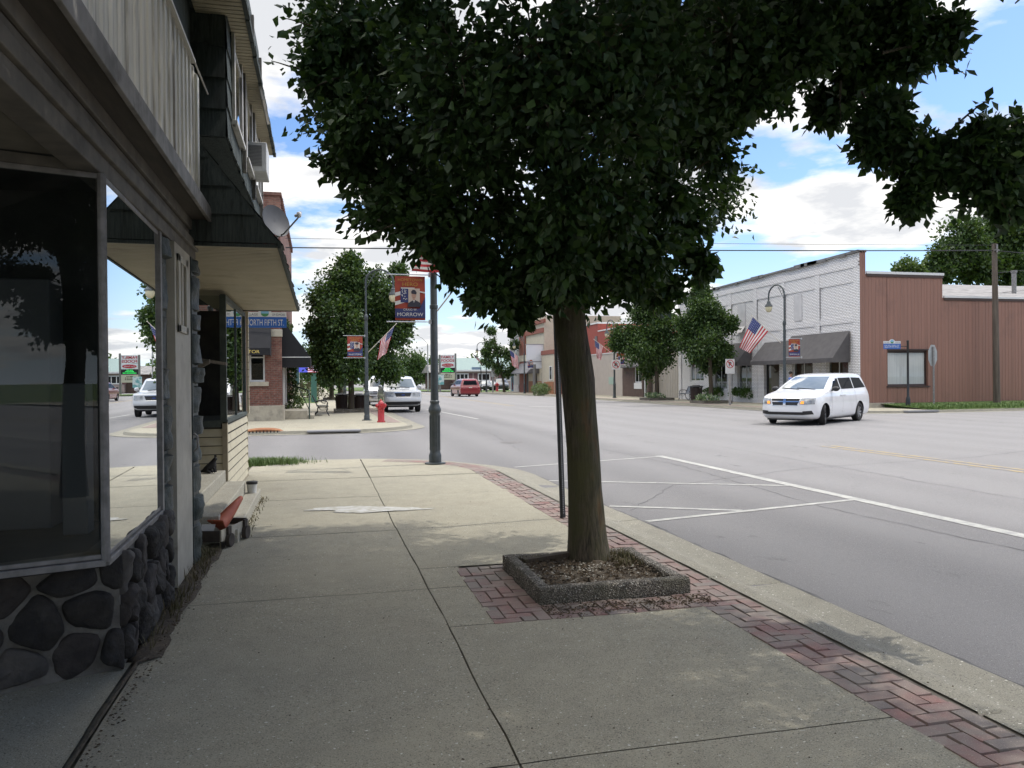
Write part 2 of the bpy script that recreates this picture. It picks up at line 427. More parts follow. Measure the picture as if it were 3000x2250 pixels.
KP = [(-.02, -.004), (.10, -.004), (.17, -.02), (.25, -.075), (.36, -.098), (.50, -.092), (.63, -.088), (.635, -.12)]
kb_ = MB()
def kerb_len(path):
    rows = []
    for i, p in enumerate(path):
        a = Vector(path[max(i - 1, 0)]); b = Vector(path[min(i + 1, len(path) - 1)]); t = (b - a).normalized(); nr = Vector((t.y, -t.x)); q = .012 * fbm((p[0], p[1], 1), 2)
        rows.append([(p[0] + nr.x * o, p[1] + nr.y * o, z + .004 * fbm((p[0] * 2, p[1] * 2, o * 9), 1.5) + (-.012 if i in (0, len(path) - 1) else 0)) for o, z in [(o + (q if o > .6 else 0), z) for o, z in KP]])
    kb_.grid(rows)
ye = [-12, -8.6, -5.4, -2.3, .9, 3.15, 5.85, 8.9, 12.0]
for a_, b_ in zip(ye[:-1], ye[1:]):
    n_ = 18; kerb_len([(3.06, a_ + .006)] + [(3.06, a_ + .02 + (b_ - a_ - .04) * k / n_) for k in range(n_ + 1)] + [(3.06, b_ - .006)])
kerb_len([(3.06, 12.006), (3.06, 12.6)] + arc(.16, 13.72, 2.9, 0, 44, 10)); kerb_len(arc(.16, 13.72, 2.9, 44.4, 90, 10) + [(-1.5, 16.64), (-4, 16.68), (-14, 16.8)])
struct(kb_.build('kerb', concd, smooth=40))
tar = mat('tar seam', (.06, .058, .057), .8, (.12, .117, .115), 3)
def seam(pts, w, name='tar_seam'):
    b = MB(); P = []
    for (x0, y0), (x1, y1) in zip(pts[:-1], pts[1:]):
        n = max(2, int(math.dist((x0, y0), (x1, y1)) / .12))
        for k in range(n): t = k / n; x, y = x0 + (x1 - x0) * t, y0 + (y1 - y0) * t; P.append((x + .05 * fbm((x * 3, y * 3, 7), 1) + .015 * fbm((x * 14, y * 14, 3), 1), y + .05 * fbm((y * 3, x * 3, 2), 1)))
    r1, r2 = [], []
    for i, p in enumerate(P):
        a = Vector(P[max(i - 1, 0)]); c = Vector(P[min(i + 1, len(P) - 1)]); t = (c - a).normalized(); h = w / 2 * (1 + .8 * fbm((p[0] * 5, p[1] * 5, 0), 1)); z = roadz(p[0]) + .003
        r1.append((p[0] - t.y * h, p[1] + t.x * h, z)); r2.append((p[0] + t.y * h, p[1] - t.x * h, z))
    b.grid([r1, r2]); return struct(b.build(name, tar))
seam([(3.715, y) for y in (-6, 0, 4, 8, 12, 13.6)], .035)
for pts_ in ([(6.2, 2.0), (6.6, 5.2), (6.3, 9.0), (6.7, 14), (6.4, 22)], [(9.3, -2), (9.1, 9), (9.4, 19), (9.2, 34), (9.6, 60)], [(3.9, 9.6), (5.4, 11.6), (8.8, 12.9), (12.5, 13.2), (17, 14.8)], [(-8, 21.8), (0, 21.4), (6, 22.0), (13, 21.5), (24, 22.3)], [(14.6, 12), (14.9, 24), (14.5, 40), (15, 70)], [(4.6, 18), (5.2, 24), (4.8, 29)], [(10, 26), (16, 27.2), (20, 27)]): seam(pts_, .011)
# brick band beside the kerb and round the tree
def herring(b, inside, x0, y0, x1, y1, s=.1, z=.0):
    i0, i1 = int(x0 / s) - 1, int(x1 / s) + 1; j0, j1 = int(y0 / s) - 1, int(y1 / s) + 1
    for i in range(i0, i1):
        for j in range(j0, j1):
            m = (i - j) % 4
            if m == 0: cells = [(i, j), (i + 1, j)]
            elif m == 3: cells = [(i, j), (i, j + 1)]
            else: continue
            ok = [c for c in cells if inside((c[0] + .5) * s, (c[1] + .5) * s)]
            if not ok: continue
            ax = min(c[0] for c in ok) * s; bx = (max(c[0] for c in ok) + 1) * s; ay = min(c[1] for c in ok) * s; by = (max(c[1] for c in ok) + 1) * s
            g = .0035; zt = z + rnd.uniform(-.006, .004); r = rnd.uniform(-.004, .004); b.k = rnd.choice((0, 0, 1, 2, 2, 3))
            q = [(ax + g, ay + g - r), (bx - g, ay + g + r), (bx - g, by - g + r), (ax + g, by - g - r)]
            top = [(x + (.004 if n in (0, 3) else -.004), y + (.004 if n < 2 else -.004), zt) for n, (x, y) in enumerate(q)]
            bot = [(x, y, zt - .02) for x, y in q]
            b.poly(top)
            for n in range(4): b.poly([bot[n], bot[(n + 1) % 4], top[(n + 1) % 4], top[n]])
def paver(n, c): return mat(n, c, .9, [q * .75 + .03 for q in c], 14, dirt=(.25, .215, .185), dscale=2.6, dlo=.34, dhi=.62, speck=(.42, .36, .32), sscale=150, slo=.66, shi=.7, bump=.003, bscale=120)
pav = [paver('paver red', (.27, .135, .118)), paver('paver plum', (.225, .122, .115)), paver('paver brick', (.27, .168, .145)), paver('paver grey', (.20, .165, .152))]
def xl(y): return 2.62 if y < 13.2 else 99
bk = MB()
herring(bk, lambda x, y: 2.62 <= x < 3.05, 2.5, -6, 3.2, 13.6)
herring(bk, lambda x, y: 1.14 <= x < 2.62 and 5.12 <= y < 6.75 and not (1.56 < x < 2.58 and 5.5 < y < 6.5), 1, 5, 2.7, 6.9)
for i in range(22):                                   # the band follows the corner
    a0, a1 = radians(i * 3.0), radians(i * 3.0 + 2.8)
    for k in range(4):
        r0, r1 = 2.47 + k * .1, 2.565 + k * .1; bk.k = rnd.choice((0, 1, 2, 2))
        bk.poly([(.16 + r * cos(a), 13.66 + r * sin(a), .003 + rnd.uniform(-.002, .002)) for r, a in ((r0, a0), (r1, a0), (r1, a1), (r0, a1))])
struct(bk.build('brick_paving', pav))
bd = MB(); bd.poly([(2.5, -12, -.015), (3.08, -12, -.015), (3.08, 13.5, -.015), (2.5, 13.5, -.015)]); bd.poly([(1.1, 5.1, -.014), (2.6, 5.1, -.014), (2.6, 6.8, -.014), (1.1, 6.8, -.014)])
fanp = [(.16 + r * cos(radians(a)), 13.5 + r * sin(radians(a)), -.012) for r, a in [(2.40, a) for a in range(0, 91, 6)] + [(2.93, a) for a in range(90, -1, -6)]]
bd.poly(fanp)
struct(bd.build('paving_sand', mat('paving sand', (.085, .075, .062), .95, (.20, .18, .15), 5)))

# far left pavement block
path2 = [(-40, 26.75), (-6, 26.75), (-2.9, 26.75), (-1.0, 26.75), (.4, 26.75)] + arc(.55, 29.35, 2.6, -90, 0, 10) + [(3.12, y) for y in (31, 34, 38, 44, 52, 62, 76, 100, 150, 300, 420)]
sweep(path2, [(-.02, .002), (.13, 0), (.16, -.09), (.2, -.095), (.6, -.088)], 'kerb', concd)
b = MB(); b.poly([(-40, 26.78, 0), (.4, 26.78, 0)] + [(x, y, 0) for x, y in arc(.55, 29.35, 2.58, -90, 0, 10)] + [(3.1, 60, 0), (-1.6, 60, 0), (-1.6, 40, 0), (-40, 40, 0)])
struct(b.build('sidewalk', conc))
b = MB(); b.box(2.5, 30.6, .004, 3.0, 58, .006); struct(b.build('brick_paving', pav[2]))
b = MB(); b.poly([(-60, 40.05, -.02), (-1.6, 40.05, -.02), (-1.6, 60, -.02), (3.1, 60.05, -.02), (3.1, 420, -.02), (-60, 420, -.02)]); struct(b.build('lawn', grassm))
b = MB(); b.poly([(-.1, 60, 0), (1.25, 60, 0), (1.1, 420, .0), (-.2, 420, .0)])
for y in (84, 118): b.poly([(-14, y, -.004), (3.1, y, -.004), (3.1, y + 6, -.004), (-14, y + 6, -.004)])
struct(b.build('sidewalk', conc))
gr = MB(); gr.box(-.5, 26.35, -.085, 1.35, 26.72, -.08)
# right side pavement
RC = .10
path3 = [(80, 29.6), (34, 29.6), (28, 29.6), (25.2, 29.65)] + arc(25.2, 33.65, 4.0, -90, -180, 10) + [(21.2, y) for y in (36, 42, 50, 60, 66, 72)] + [(20.6, 78), (19.6, 86), (19.2, 96), (19.4, 105)]
sweep(path3, [(.02, RC), (-.13, RC), (-.17, .005), (-.6, .0)], 'kerb', concd)
b = MB(); b.poly([(30, 29.65, RC), (30, 80, RC), (21, 105, RC), (19.42, 105, RC), (19.22, 96, RC), (19.62, 86, RC), (20.62, 78, RC), (21.22, 72, RC), (21.22, 36, RC)] + [(x, y, RC) for x, y in arc(25.2, 33.65, 3.98, 180, 270, 8)])
struct(b.build('sidewalk', conc))
b = MB(); b.box(21.4, 34, RC + .004, 21.95, 100, RC + .006) ; struct(b.build('brick_paving', pav[2]))
b = MB(); b.poly([(19, 96.5, .12), (19.5, 105, .12), (60, 112, .12), (60, 100, .12), (24.2, 96.5, .12)]); b.poly([(-60, 420, .02), (200, 420, .02), (200, 900, .02), (-60, 900, .02)])
b.poly([(3.2, 138, .0), (17, 105.2, .1), (60, 114, .1), (60, 118, .1), (20, 118, .05), (17, 128, .05), (10, 200, 0), (4, 200, 0)])
b.poly([(30.1, 33, .13), (80, 33, .13), (80, 300, .13), (30.1, 100, .13)])
struct(b.build('lawn', grassm))
b = MB(); b.grid([[(26.2, 29.75, .11), (27, 29.75, .11), (40, 29.75, .11), (90, 29.75, .11)], [(26.2, 33.29, .30), (27, 33.29, .30), (40, 33.29, .33), (90, 33.29, .33)]]); struct(b.build('lawn', grassm))

def grass_blades(name, label, spots, h, n, m, lean=.5, w=.006, seed=1):
    r = random.Random(seed); b = MB()
    for _ in range(n):
        x, y, z = spots(r); hh = h * r.uniform(.5, 1.2); a = r.uniform(0, 2 * pi); d = lean * hh * r.uniform(.2, 1)
        ux, uy = cos(a), sin(a); ww = w * r.uniform(.7, 1.3)
        p0 = (x - uy * ww, y + ux * ww, z); p1 = (x + uy * ww, y - ux * ww, z)
        p2 = (x + ux * d * .4 + uy * ww * .7, y + uy * d * .4 - ux * ww * .7, z + hh * .6); p3 = (x + ux * d * .4 - uy * ww * .7, y + uy * d * .4 + ux * ww * .7, z + hh * .6)
        b.poly([p0, p1, p2, p3]); b.poly([p3, p2, (x + ux * d, y + uy * d, z + hh)])
    o = b.build(name, m); o['kind'] = 'stuff'; o['label'] = label; o['category'] = 'grass'; return o
bladem = mat('grass blade', (.075, .15, .028), .6, (.15, .21, .06), 4)
drym = mat('dry grass', (.13, .10, .05), .8, (.08, .08, .03), 6)
grass_blades('grass', 'tuft of bright green grass at the pavement corner by the clapboard shop', lambda r: (-1.25 + .42 * r.gauss(0, 1) if r.random() < .75 else r.uniform(-1.8, -.4), 16.22 + r.gauss(0, .17), -.03), .15, 4200, bladem, .8, w=.006)
grass_blades('grass', 'mown grass verge below the brown metal wall', lambda r: (26.3 + r.random() ** 1.3 * 14, r.uniform(29.8, 32.9), 0.12 + .05 * r.random()), .16, 9000, bladem, w=.02)
b = MB(); b.poly([(-2.4, 15.8, -.025), (-.75, 15.95, -.025), (-.5, 16.2, -.025), (-.75, 16.5, -.025), (-2.4, 16.6, -.025)]); struct(b.build('lawn', grassm))
# dirt and litter strip along the shop wall
st = MB(); rows = []
for i in range(60):
    y = 3.0 + i * .1; a = .06 + .05 * fbm((0, y, 1), 2.5)
    w = .10 if y > 4.9 else .006 + .03 * max(0, fbm((0, y, 9), 2.2))
    rows.append([(-1.03 - w * .6, y, -.004), (-1.03 - w * .2, y, .008 + .01 * rnd.random()), (-1.03 + w * .3 + a * w * 5, y, .008 + .012 * rnd.random()), (-1.03 + w * .6 + a * w * 9, y, .003)])
st.grid(rows); struct(st.build('soil_strip', soil, smooth=60))
grass_blades('weeds', 'dry weeds growing in the crack along the stone wall', lambda r: (-1.0 + r.gauss(0, .035), r.choice((5.3, 5.9, 6.3, 6.9, 7.3, 7.6, 7.7, 7.8)) + r.gauss(0, .12), 0), .10, 340, drym, 1.0, .004, 3)
grass_blades('weeds', 'dead weeds fringing the low concrete step', lambda r: (-.80 + abs(r.gauss(0, .05)), r.uniform(8.6, 11.4), 0), .05, 150, drym, 2.0, .005, 4)
def litter(name, label, n, fn, m, s0=.004, s1=.012, seed=5):
    r = random.Random(seed); b = MB()
    for _ in range(n):
        x, y, z = fn(r); s = r.uniform(s0, s1); a = r.uniform(0, pi)
        q = [(x + s * k * cos(a + t), y + s * k * .6 * sin(a + t), z + r.uniform(0, s * .6)) for t, k in ((0, 1), (1.4, .7), (2.9, 1), (4.4, .8))]
        b.poly(q); b.poly([q[0], (x, y, z + s * .9), q[2], q[3]])
    o = b.build(name, m); o['kind'] = 'stuff'; o['label'] = label; o['category'] = 'debris'
leafbit = mat('dead leaf bits', (.06, .045, .03), .9, (.14, .10, .06), 20)
chip = mat('pale chips', (.55, .52, .45), .9, (.35, .32, .26), 30)
litter('leaf_litter', 'dark leaf litter lying on the bricks in front of the tree bed', 900, lambda r: (r.uniform(1.5, 2.75), 5.26 + r.gauss(0, .08), .002), leafbit, .004, .014)
litter('leaf_litter', 'scattered dead leaves and twigs over the pavement', 200, lambda r: (r.uniform(-.9, 3.2), r.uniform(2.6, 11), .004), leafbit, .003, .009, 8)
litter('stone_chips', 'small pale stone chips scattered over the pavement', 420, lambda r: (r.uniform(-.9, 2.6), r.uniform(2.6, 9), .003), chip, .002, .006, 9)
litter('leaf_litter', 'dark debris lying in the gap by the stone wall', 420, lambda r: (-.99 + abs(r.gauss(0, .04)), r.uniform(3.2, 8), .008), leafbit, .003, .012, 11)
# ---------------------------------------------------------------- the old storefront at the left edge
root = thing('storefront', 'weathered storefront with plate glass windows, black fieldstone base and cream metal siding at the left', 'shop building', (-1.6, 3, 0))
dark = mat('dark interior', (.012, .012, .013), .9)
alum = mat('weathered aluminium', (.27, .26, .255), .55, (.17, .165, .16), 14, metal=.25, bump=.001, bscale=60)
trimg = mat('grey trim', (.16, .145, .12), .7, (.10, .092, .078), 7, dirt=(.06, .055, .045), dscale=5, dlo=.5, dhi=.75)
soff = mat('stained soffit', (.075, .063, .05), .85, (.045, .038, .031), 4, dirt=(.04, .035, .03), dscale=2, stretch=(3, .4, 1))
cream = mat('cream metal siding', (.80, .78, .70), .55, (.68, .66, .58), 3, dirt=(.17, .145, .115), dscale=2.6, dlo=.50, dhi=.66, stretch=(3, 3, .22), bump=.001, bscale=30)
fasc = mat('fascia', (.26, .245, .23), .6, (.16, .152, .14), 6, dirt=(.10, .09, .08), dscale=3, dlo=.5, dhi=.7)
stone = mat('black fieldstone', (.015, .0135, .0125), .8, (.042, .037, .032), 9, dirt=(.085, .078, .07), dscale=4, dlo=.6, dhi=.8, bump=.016, bscale=34)
mort = mat('mortar', (.20, .19, .165), .95, (.12, .11, .095), 8, bump=.008, bscale=50)
gpaint = mat('dark green painted stone', (.022, .036, .035), .5, (.06, .078, .075), 11, dirt=(.012, .02, .018), dscale=5, dlo=.5, dhi=.65, bump=.014, bscale=18)
pane = glassmat('shop glass', (.62, .67, .66), 1.8, 0, .07, .04)
Cn, E2 = Vector((-1.1, 4.57)), Vector((-1.13, 6.22)); Dl = Vector((-.945, -.33)).normalized(); L0 = Cn + Dl * 2.1
ZS, ZH = .66, 2.70
def wallseg(b, p, q, z0, z1, th, off=0):
    """box along p->q, thickness th to the right-hand (outer) side"""
    d = (q - p).normalized(); n = Vector((d.y, -d.x)); a0 = p + n * off; a1 = q + n * off; n = n * th
    b.prism([(a0.x, a0.y, z0), (a1.x, a1.y, z0), (a1.x + n.x, a1.y + n.y, z0), (a0.x + n.x, a0.y + n.y, z0)], (0, 0, z1 - z0))
def clip(poly, a, n):
    out = []
    for i, p in enumerate(poly):
        q = poly[(i + 1) % len(poly)]; dp = (p - a).dot(n); dq = (q - a).dot(n)
        if dp <= 0: out.append(p)
        if dp * dq < 0: out.append(p + (q - p) * (dp / (dp - dq)))
    return out
def stones(b, p, q, z0, z1, cell, seed, bulge=.05, gap=.009):
    """fieldstone: irregular cells fitted together, each a rough-faced lump in a mortar bed"""
    r = random.Random(seed); L = (q - p).length; d = (q - p) / L; n = Vector((d.y, -d.x)); H = z1 - z0
    nr = max(2, round(H / cell[1])); S_ = []
    for j in range(-1, nr + 1):
        nc = max(2, round(L / cell[0]))
        for i in range(-1, nc + 2): S_.append(Vector(((i + .5 * (j % 2) + r.uniform(-.3, .3)) * L / nc, (j + .5 + r.uniform(-.3, .3)) * H / nr)))
    for c in S_:
        if not (-.1 < c.x < L + .1 and -.05 < c.y < H + .05): continue
        po = [Vector(v) for v in ((-.02, 0), (L + .02, 0), (L + .02, H), (-.02, H))]
        for o in S_:
            if o is not c and (o - c).length < 1.3: nn = (o - c).normalized(); po = clip(po, (o + c) / 2 - nn * gap * r.uniform(.5, 1.3), nn)
            if len(po) < 3: break
        if len(po) < 3: continue
        m = sum(po, Vector((0, 0))) / len(po)
        for q_ in (.16, .25): po = [w for i in range(len(po)) for w in (po[i].lerp(po[(i + 1) % len(po)], q_), po[i].lerp(po[(i + 1) % len(po)], 1 - q_))]
        ph = r.uniform(0, 50); bl = bulge * r.uniform(.5, 1.3); tx, tz = r.uniform(-.5, .5), r.uniform(-.5, .5)
        # resample evenly
        per = [0]
        for i in range(len(po)): per.append(per[-1] + (po[(i + 1) % len(po)] - po[i]).length)
        K = 30; ring = []
        for k in range(K):
            t = per[-1] * k / K; i = max(i for i in range(len(po)) if per[i] <= t); f = (t - per[i]) / max(1e-6, per[i + 1] - per[i]); ring.append(po[i].lerp(po[(i + 1) % len(po)], f))
        rows = []
        for kk, dep in ((1.0, -.02), (.99, bl * .35), (.95, bl * .62), (.86, bl * .86), (.66, bl), (.4, bl * 1.05), (.15, bl * 1.05)):
            row = []
            for w in ring:
                u = m + (w - m) * kk * (1 + .05 * fbm((w.x * 9, w.y * 9, ph), 1)); e = dep + (bl * .55 * fbm((u.x * 7, u.y * 7, ph), 1) + bl * .3 * fbm((u.x * 22, u.y * 22, ph), 1)) * (1 if dep > 0 else 0) + (tx * (u.x - m.x) + tz * (u.y - m.y)) * .28 * (dep > 0)
                P = p + d * u.x + n * e; row.append((P.x, P.y, z0 + u.y))
            rows.append(row)
        b.k = r.choice((0, 0, 0, 2, 3)); idx = b.grid(rows, True); b.f.append(idx[-1]); b.m.append(b.k)
b = MB()
stones(b, L0, Cn + Vector((.0, .28)), .0, .64, (.27, .21), 4, .036)
stones(b, Cn + Vector((.02, .30)), E2 + Vector((.03, .12)), .0, .66, (.25, .23), 9, .042)
b.k = 1; wallseg(b, L0, Cn + Vector((0, .28)), -.02, .64, -.2); wallseg(b, Cn + Vector((0, .28)), E2 + Vector((0, .15)), -.02, .64, -.2)
b.build('stone_base', [stone, mort, mat('grey fieldstone', (.05, .046, .042), .8, (.10, .09, .08), 8, bump=.01, bscale=30), mat('brown black fieldstone', (.024, .02, .018), .75, (.055, .046, .04), 10, bump=.01, bscale=30)], root, True, smooth=40)
# display window: sill, mullions, panes
dw = MB()
for p, q in ((L0, Cn), (Cn, E2)):
    wallseg(dw, p, q, ZS - .02, ZS + .015, .05, -.03); wallseg(dw, p, q, ZS + .017, ZS + .042, .022, -.02); wallseg(dw, p, q, ZH - .03, ZH, .025, -.02)
dw.tube([(Cn.x, Cn.y, ZS), (Cn.x, Cn.y, ZH)], .024, 8); dw.box(E2.x - .03, E2.y - .005, ZS, E2.x + .02, E2.y + .05, ZH)
wf = dw.build('window_frame', alum, root, True, bevel=.004)
for p, q in ((L0, Cn), (Cn, E2)):
    m = MB(); d = (q - p).normalized(); a = p + d * .02; c = q - d * .03
    m.poly([(a.x, a.y, ZS + .04), (c.x, c.y, ZS + .04), (c.x, c.y, ZH - .03), (a.x, a.y, ZH - .03)]); m.build('pane', pane, wf)
# inside the shop window: dim platform, back wall, a few shapes
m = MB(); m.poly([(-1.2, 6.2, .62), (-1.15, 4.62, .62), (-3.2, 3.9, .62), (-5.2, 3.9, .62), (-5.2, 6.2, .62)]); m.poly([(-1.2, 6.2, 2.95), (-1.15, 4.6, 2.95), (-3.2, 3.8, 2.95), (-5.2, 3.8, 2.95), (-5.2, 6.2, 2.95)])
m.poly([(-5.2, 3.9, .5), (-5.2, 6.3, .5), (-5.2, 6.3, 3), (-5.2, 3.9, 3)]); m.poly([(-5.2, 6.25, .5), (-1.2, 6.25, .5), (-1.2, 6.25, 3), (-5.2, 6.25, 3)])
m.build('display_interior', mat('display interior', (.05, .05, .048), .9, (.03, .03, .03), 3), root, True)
m = MB(); m.box(-2.35, 5.9, .63, -1.75, 6.2, 2.3); m.box(-1.6, 5.6, .63, -1.45, 5.75, 1.6); m.box(-3.0, 5.5, .63, -2.6, 5.9, 1.2)
m.build('display_cabinet', mat('cabinet', (.09, .09, .10), .6), root, True, bevel=.01)
# header, mouldings, canopy
m = MB(); m.box(-1.24, -8, 2.70, -1.10, 7.85, 2.80); m.box(-1.24, -8, 2.802, -1.075, 7.85, 2.88); m.box(-1.24, -8, 2.882, -1.115, 7.85, 2.96); m.box(-1.24, -8, 2.962, -1.09, 7.85, 3.05)
m.build('header_beam', trimg, root, True, bevel=.006)
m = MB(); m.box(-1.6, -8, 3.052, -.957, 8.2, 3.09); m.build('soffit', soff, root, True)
m = MB(); m.box(-.955, -8, 3.035, -.925, 8.25, 3.155); m.box(-1.6, -8, 3.092, -.957, 8.2, 3.14); m.box(-.962, -8, 3.14, -.93, 8.25, 3.17)
m.build('fascia', fasc, root, True, bevel=.004)
m = MB(); m.poly([(-1.2, 4.5, 2.76), (-1.2, -3, 2.76), (-4, -3, 2.76), (-4, 3.7, 2.76)][::-1]); m.build('recess_ceiling', mat('recess ceiling', (.22, .20, .16), .9, (.16, .145, .115), 3), root, True)
m = MB(); wallseg(m, L0, Cn + Dl * .0, ZH + .001, 2.755, .03, -.03); m.build('transom', trimg, root, True)
# corrugated siding: box ribs
m = MB(); prof = []; y = -6.0; i = 0
while y < 7.32:
    prof += [(-1.03, y), (-1.03, y + .10), (-1.018, y + .115), (-1.018, y + .155), (-1.03, y + .17)]; y += .185
m.grid([[(x, y, z) for x, y in prof] for z in (3.15, 3.6, 4.0, 4.30)])
m.box(-1.10, 7.33, 3.15, -1.0, 7.44, 4.26)
m.build('metal_siding', cream, root, True)
m = MB(); m.box(-1.06, -6, 4.30, -.99, 7.2, 4.325); m.tube([(-1.0, 7.2, 4.315), (-.985, 7.9, 4.29)], .008, 5); m.build('flashing', mat('flashing', (.6, .58, .53), .5), root, True)
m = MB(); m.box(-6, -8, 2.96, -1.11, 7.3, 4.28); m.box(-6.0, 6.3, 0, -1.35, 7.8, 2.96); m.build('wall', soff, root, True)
m = MB()
for k in range(26):
    z = 4.0 + rnd.random() * 3.6; m.ball((-1.42 + rnd.uniform(-.03, .03), 7.0 + rnd.uniform(-.5, .6), z), (.09, .2, .13), 8, 6)
m.box(-2.4, 6.4, 3.9, -1.42, 7.75, 8.0)
m.build('chimney', mat('tarred stone', (.03, .03, .03), .9, (.10, .10, .095), 16, bump=.02, bscale=30), root, True, smooth=40)
# pilasters of green painted rock and the narrow white door between them
for (ya, yb, xo) in ((6.30, 6.62, -1.12), (7.42, 7.78, -1.06)):
    m = MB(); z = -.02; r_ = random.Random(int(ya * 10))
    while z < 2.68:
        h = min(r_.uniform(.16, .42), 2.70 - z); dx, d0, d1 = r_.uniform(-.022, .03), r_.uniform(-.02, .02), r_.uniform(-.02, .02); rows = []
        for k in range(13):
            t = k / 12; e = min(1, min(t, 1 - t) * h / .018 + .25); row = []
            for a_ in range(15):
                u = a_ / 14; ed = sin(pi * min(1, max(0, u))) ** .35
                y_ = ya + d0 * (1 - u) + d1 * u + (yb - ya) * u; zz_ = z + .004 + (h - .008) * t
                row.append((xo - .08 + (.09 + dx) * ed * e + .030 * fbm((y_ * 5 + ya, zz_ * 5, 2), 1.0), y_, zz_))
            rows.append(row)
        m.grid(rows); z += h
    rows = []
    m.box(xo - .12, ya + .02, 0, xo - .02, yb - .02, 2.70)
    m.build('stone_pilaster', gpaint, root, True, smooth=45)
door = MB(); door.box(-1.2, 6.64, .0, -1.085, 7.40, 2.70)
wd = mat('white door paint', (.46, .44, .38), .5, (.36, .34, .29), 5, dirt=(.15, .13, .1), dscale=3, dlo=.58, dhi=.75)
dob = door.build('door', wd, root, True)
m = MB()
for x0, x1, z0, z1 in ((6.72, 6.80, 2.0, 2.62), (7.08, 7.16, 2.0, 2.62), (6.72, 7.16, 2.0, 2.06), (6.72, 7.16, 2.56, 2.62)): m.box(-1.084, x0, z0, -1.065, x1, z1)
m.box(-1.084, 6.9, 2.06, -1.07, 6.95, 2.56); m.build('panel_moulding', wd, dob, bevel=.004)
m = MB(); m.tube([(-1.06, 7.35, 1.0), (-1.03, 7.35, 1.03), (-1.03, 7.35, 1.13), (-1.06, 7.35, 1.16)], .009, 6); m.build('handle', alum, dob)
# wooden ledge nailed to the far pilaster
t = thing('ledge', 'splintered wooden ledge on a bracket beside the dark green stone pilaster', 'shelf', (-1.1, 7.9, 1.8))
wood = mat('grey weathered wood', (.20, .17, .13), .85, (.11, .095, .075), 9, stretch=(1, 6, 6), bump=.003, bscale=40)
m = MB(); m.prism([(-1.3, 7.78, 1.83), (-1.3, 8.12, 1.83), (-.87, 8.22, 1.76), (-.87, 8.06, 1.76)], (0, 0, .03)); m.build('board', wood, t, True)
m = MB(); m.prism([(-1.28, 7.86, 1.62), (-1.28, 7.91, 1.62), (-1.0, 7.98, 1.775), (-1.0, 7.93, 1.775)], (0, 0, .04)); m.build('bracket', wood, t, True)

# ---------------------------------------------------------------- shingled shop with mansard awning
root = thing('shingled_shop', 'narrow shop with dark green shingled upper storey, mansard awning and cream clapboard front', 'shop building', (-2, 11, 0))
shing = mat('green shingle', (.042, .054, .050), .85, (.075, .090, .082), 7, dirt=(.018, .022, .02), dscale=3, stretch=(8, 8, .6), bump=.004, bscale=30)
clap = mat('cream clapboard', (.56, .51, .37), .6, (.50, .45, .33), 4, dirt=(.33, .29, .20), dscale=2.2, dlo=.58, dhi=.78)
soffc = mat('cream boarded soffit', (.47, .42, .30), .7, (.40, .355, .25), 3, dirt=(.26, .22, .15), dscale=2, dlo=.55, dhi=.75)
wht = mat('white sash paint', (.60, .58, .54), .55, (.45, .43, .39), 5, dirt=(.25, .22, .18), dscale=4, dlo=.58, dhi=.75)
skyglass = glassmat('upper window glass', (.3, .32, .33), 2.0, 0, .04, .12)
def course(b, p, q, z0, z1, n, lap=.018, ragged=.02, out=None, seed=0, seg=.22, gap=-.02):
    """overlapping courses of shingles on the wall p->q (outer side on the right)"""
    L = (q - p).length; d = (q - p) / L; nn = Vector((d.y, -d.x)); hs = (z1 - z0) / n; r = random.Random(seed)
    for j in range(n):
        za, zb = z0 + j * hs, z0 + (j + 1) * hs; x = 0
        while x < L - .001:
            w = min(seg * r.uniform(.7, 1.3), L - x); rg = r.uniform(-ragged, ragged); g = .002
            A = p + d * (x + g); B = p + d * (x + w - g); o = nn * (lap + r.uniform(0, .006))
            pts = [(A.x + o.x, A.y + o.y, za + rg - .01), (B.x + o.x, B.y + o.y, za + rg - .01), (B.x + nn.x * .003, B.y + nn.y * .003, zb - gap), (A.x + nn.x * .003, A.y + nn.y * .003, zb - gap)]
            b.poly(pts); b.poly([(A.x, A.y, za + rg - .01), (B.x, B.y, za + rg - .01), pts[1], pts[0]])
            x += w
V2 = lambda x, y: Vector((x, y))
m = MB()
m.box(-5, 9.12, 4.24, -.96, 14.2, 7.2); m.box(-5, 8.0, 2.9, -1.3, 14.3, 7.0)
course(m, V2(-2.6, 9.1), V2(-.95, 9.1), 4.24, 7.2, 9, seed=1, ragged=.02, seg=.5, lap=.035)
course(m, V2(-.95, 9.1), V2(-.95, 14.2), 4.24, 7.2, 9, seed=2)
m.build('upper_wall', shing, root, True)
def upper_window(y0, y1, z0, z1, ac=False):
    f = MB()
    f.box(-.93, y0 - .1, z0 - .1, -.895, y0, z1 + .05); f.box(-.93, y1, z0 - .1, -.895, y1 + .1, z1 + .05); f.box(-.93, y0, z1, -.9, y1, z1 + .05)
    f.box(-.93, y0, (z0 + z1) / 2 - .02, -.905, y1, (z0 + z1) / 2 + .02); f.box(-.94, y0 - .12, z0 - .1, -.87, y1 + .12, z0 - .055)
    w = f.build('window', wht, root, True, bevel=.004)
    p = MB(); p.poly([(-.915, y0, z0), (-.915, y1, z0), (-.915, y1, z1), (-.915, y0, z1)]); p.build('pane', skyglass, w)
for y0, y1 in ((9.62, 10.45), (11.15, 11.95), (12.7, 13.6)): upper_window(y0, y1, 4.62, 6.2)
for y in (10.8, 12.35, 13.95):
    m = MB(); m.box(-.93, y - .05, 4.3, -.885, y + .05, 7.0); m.build('casing', trimg, root, True)
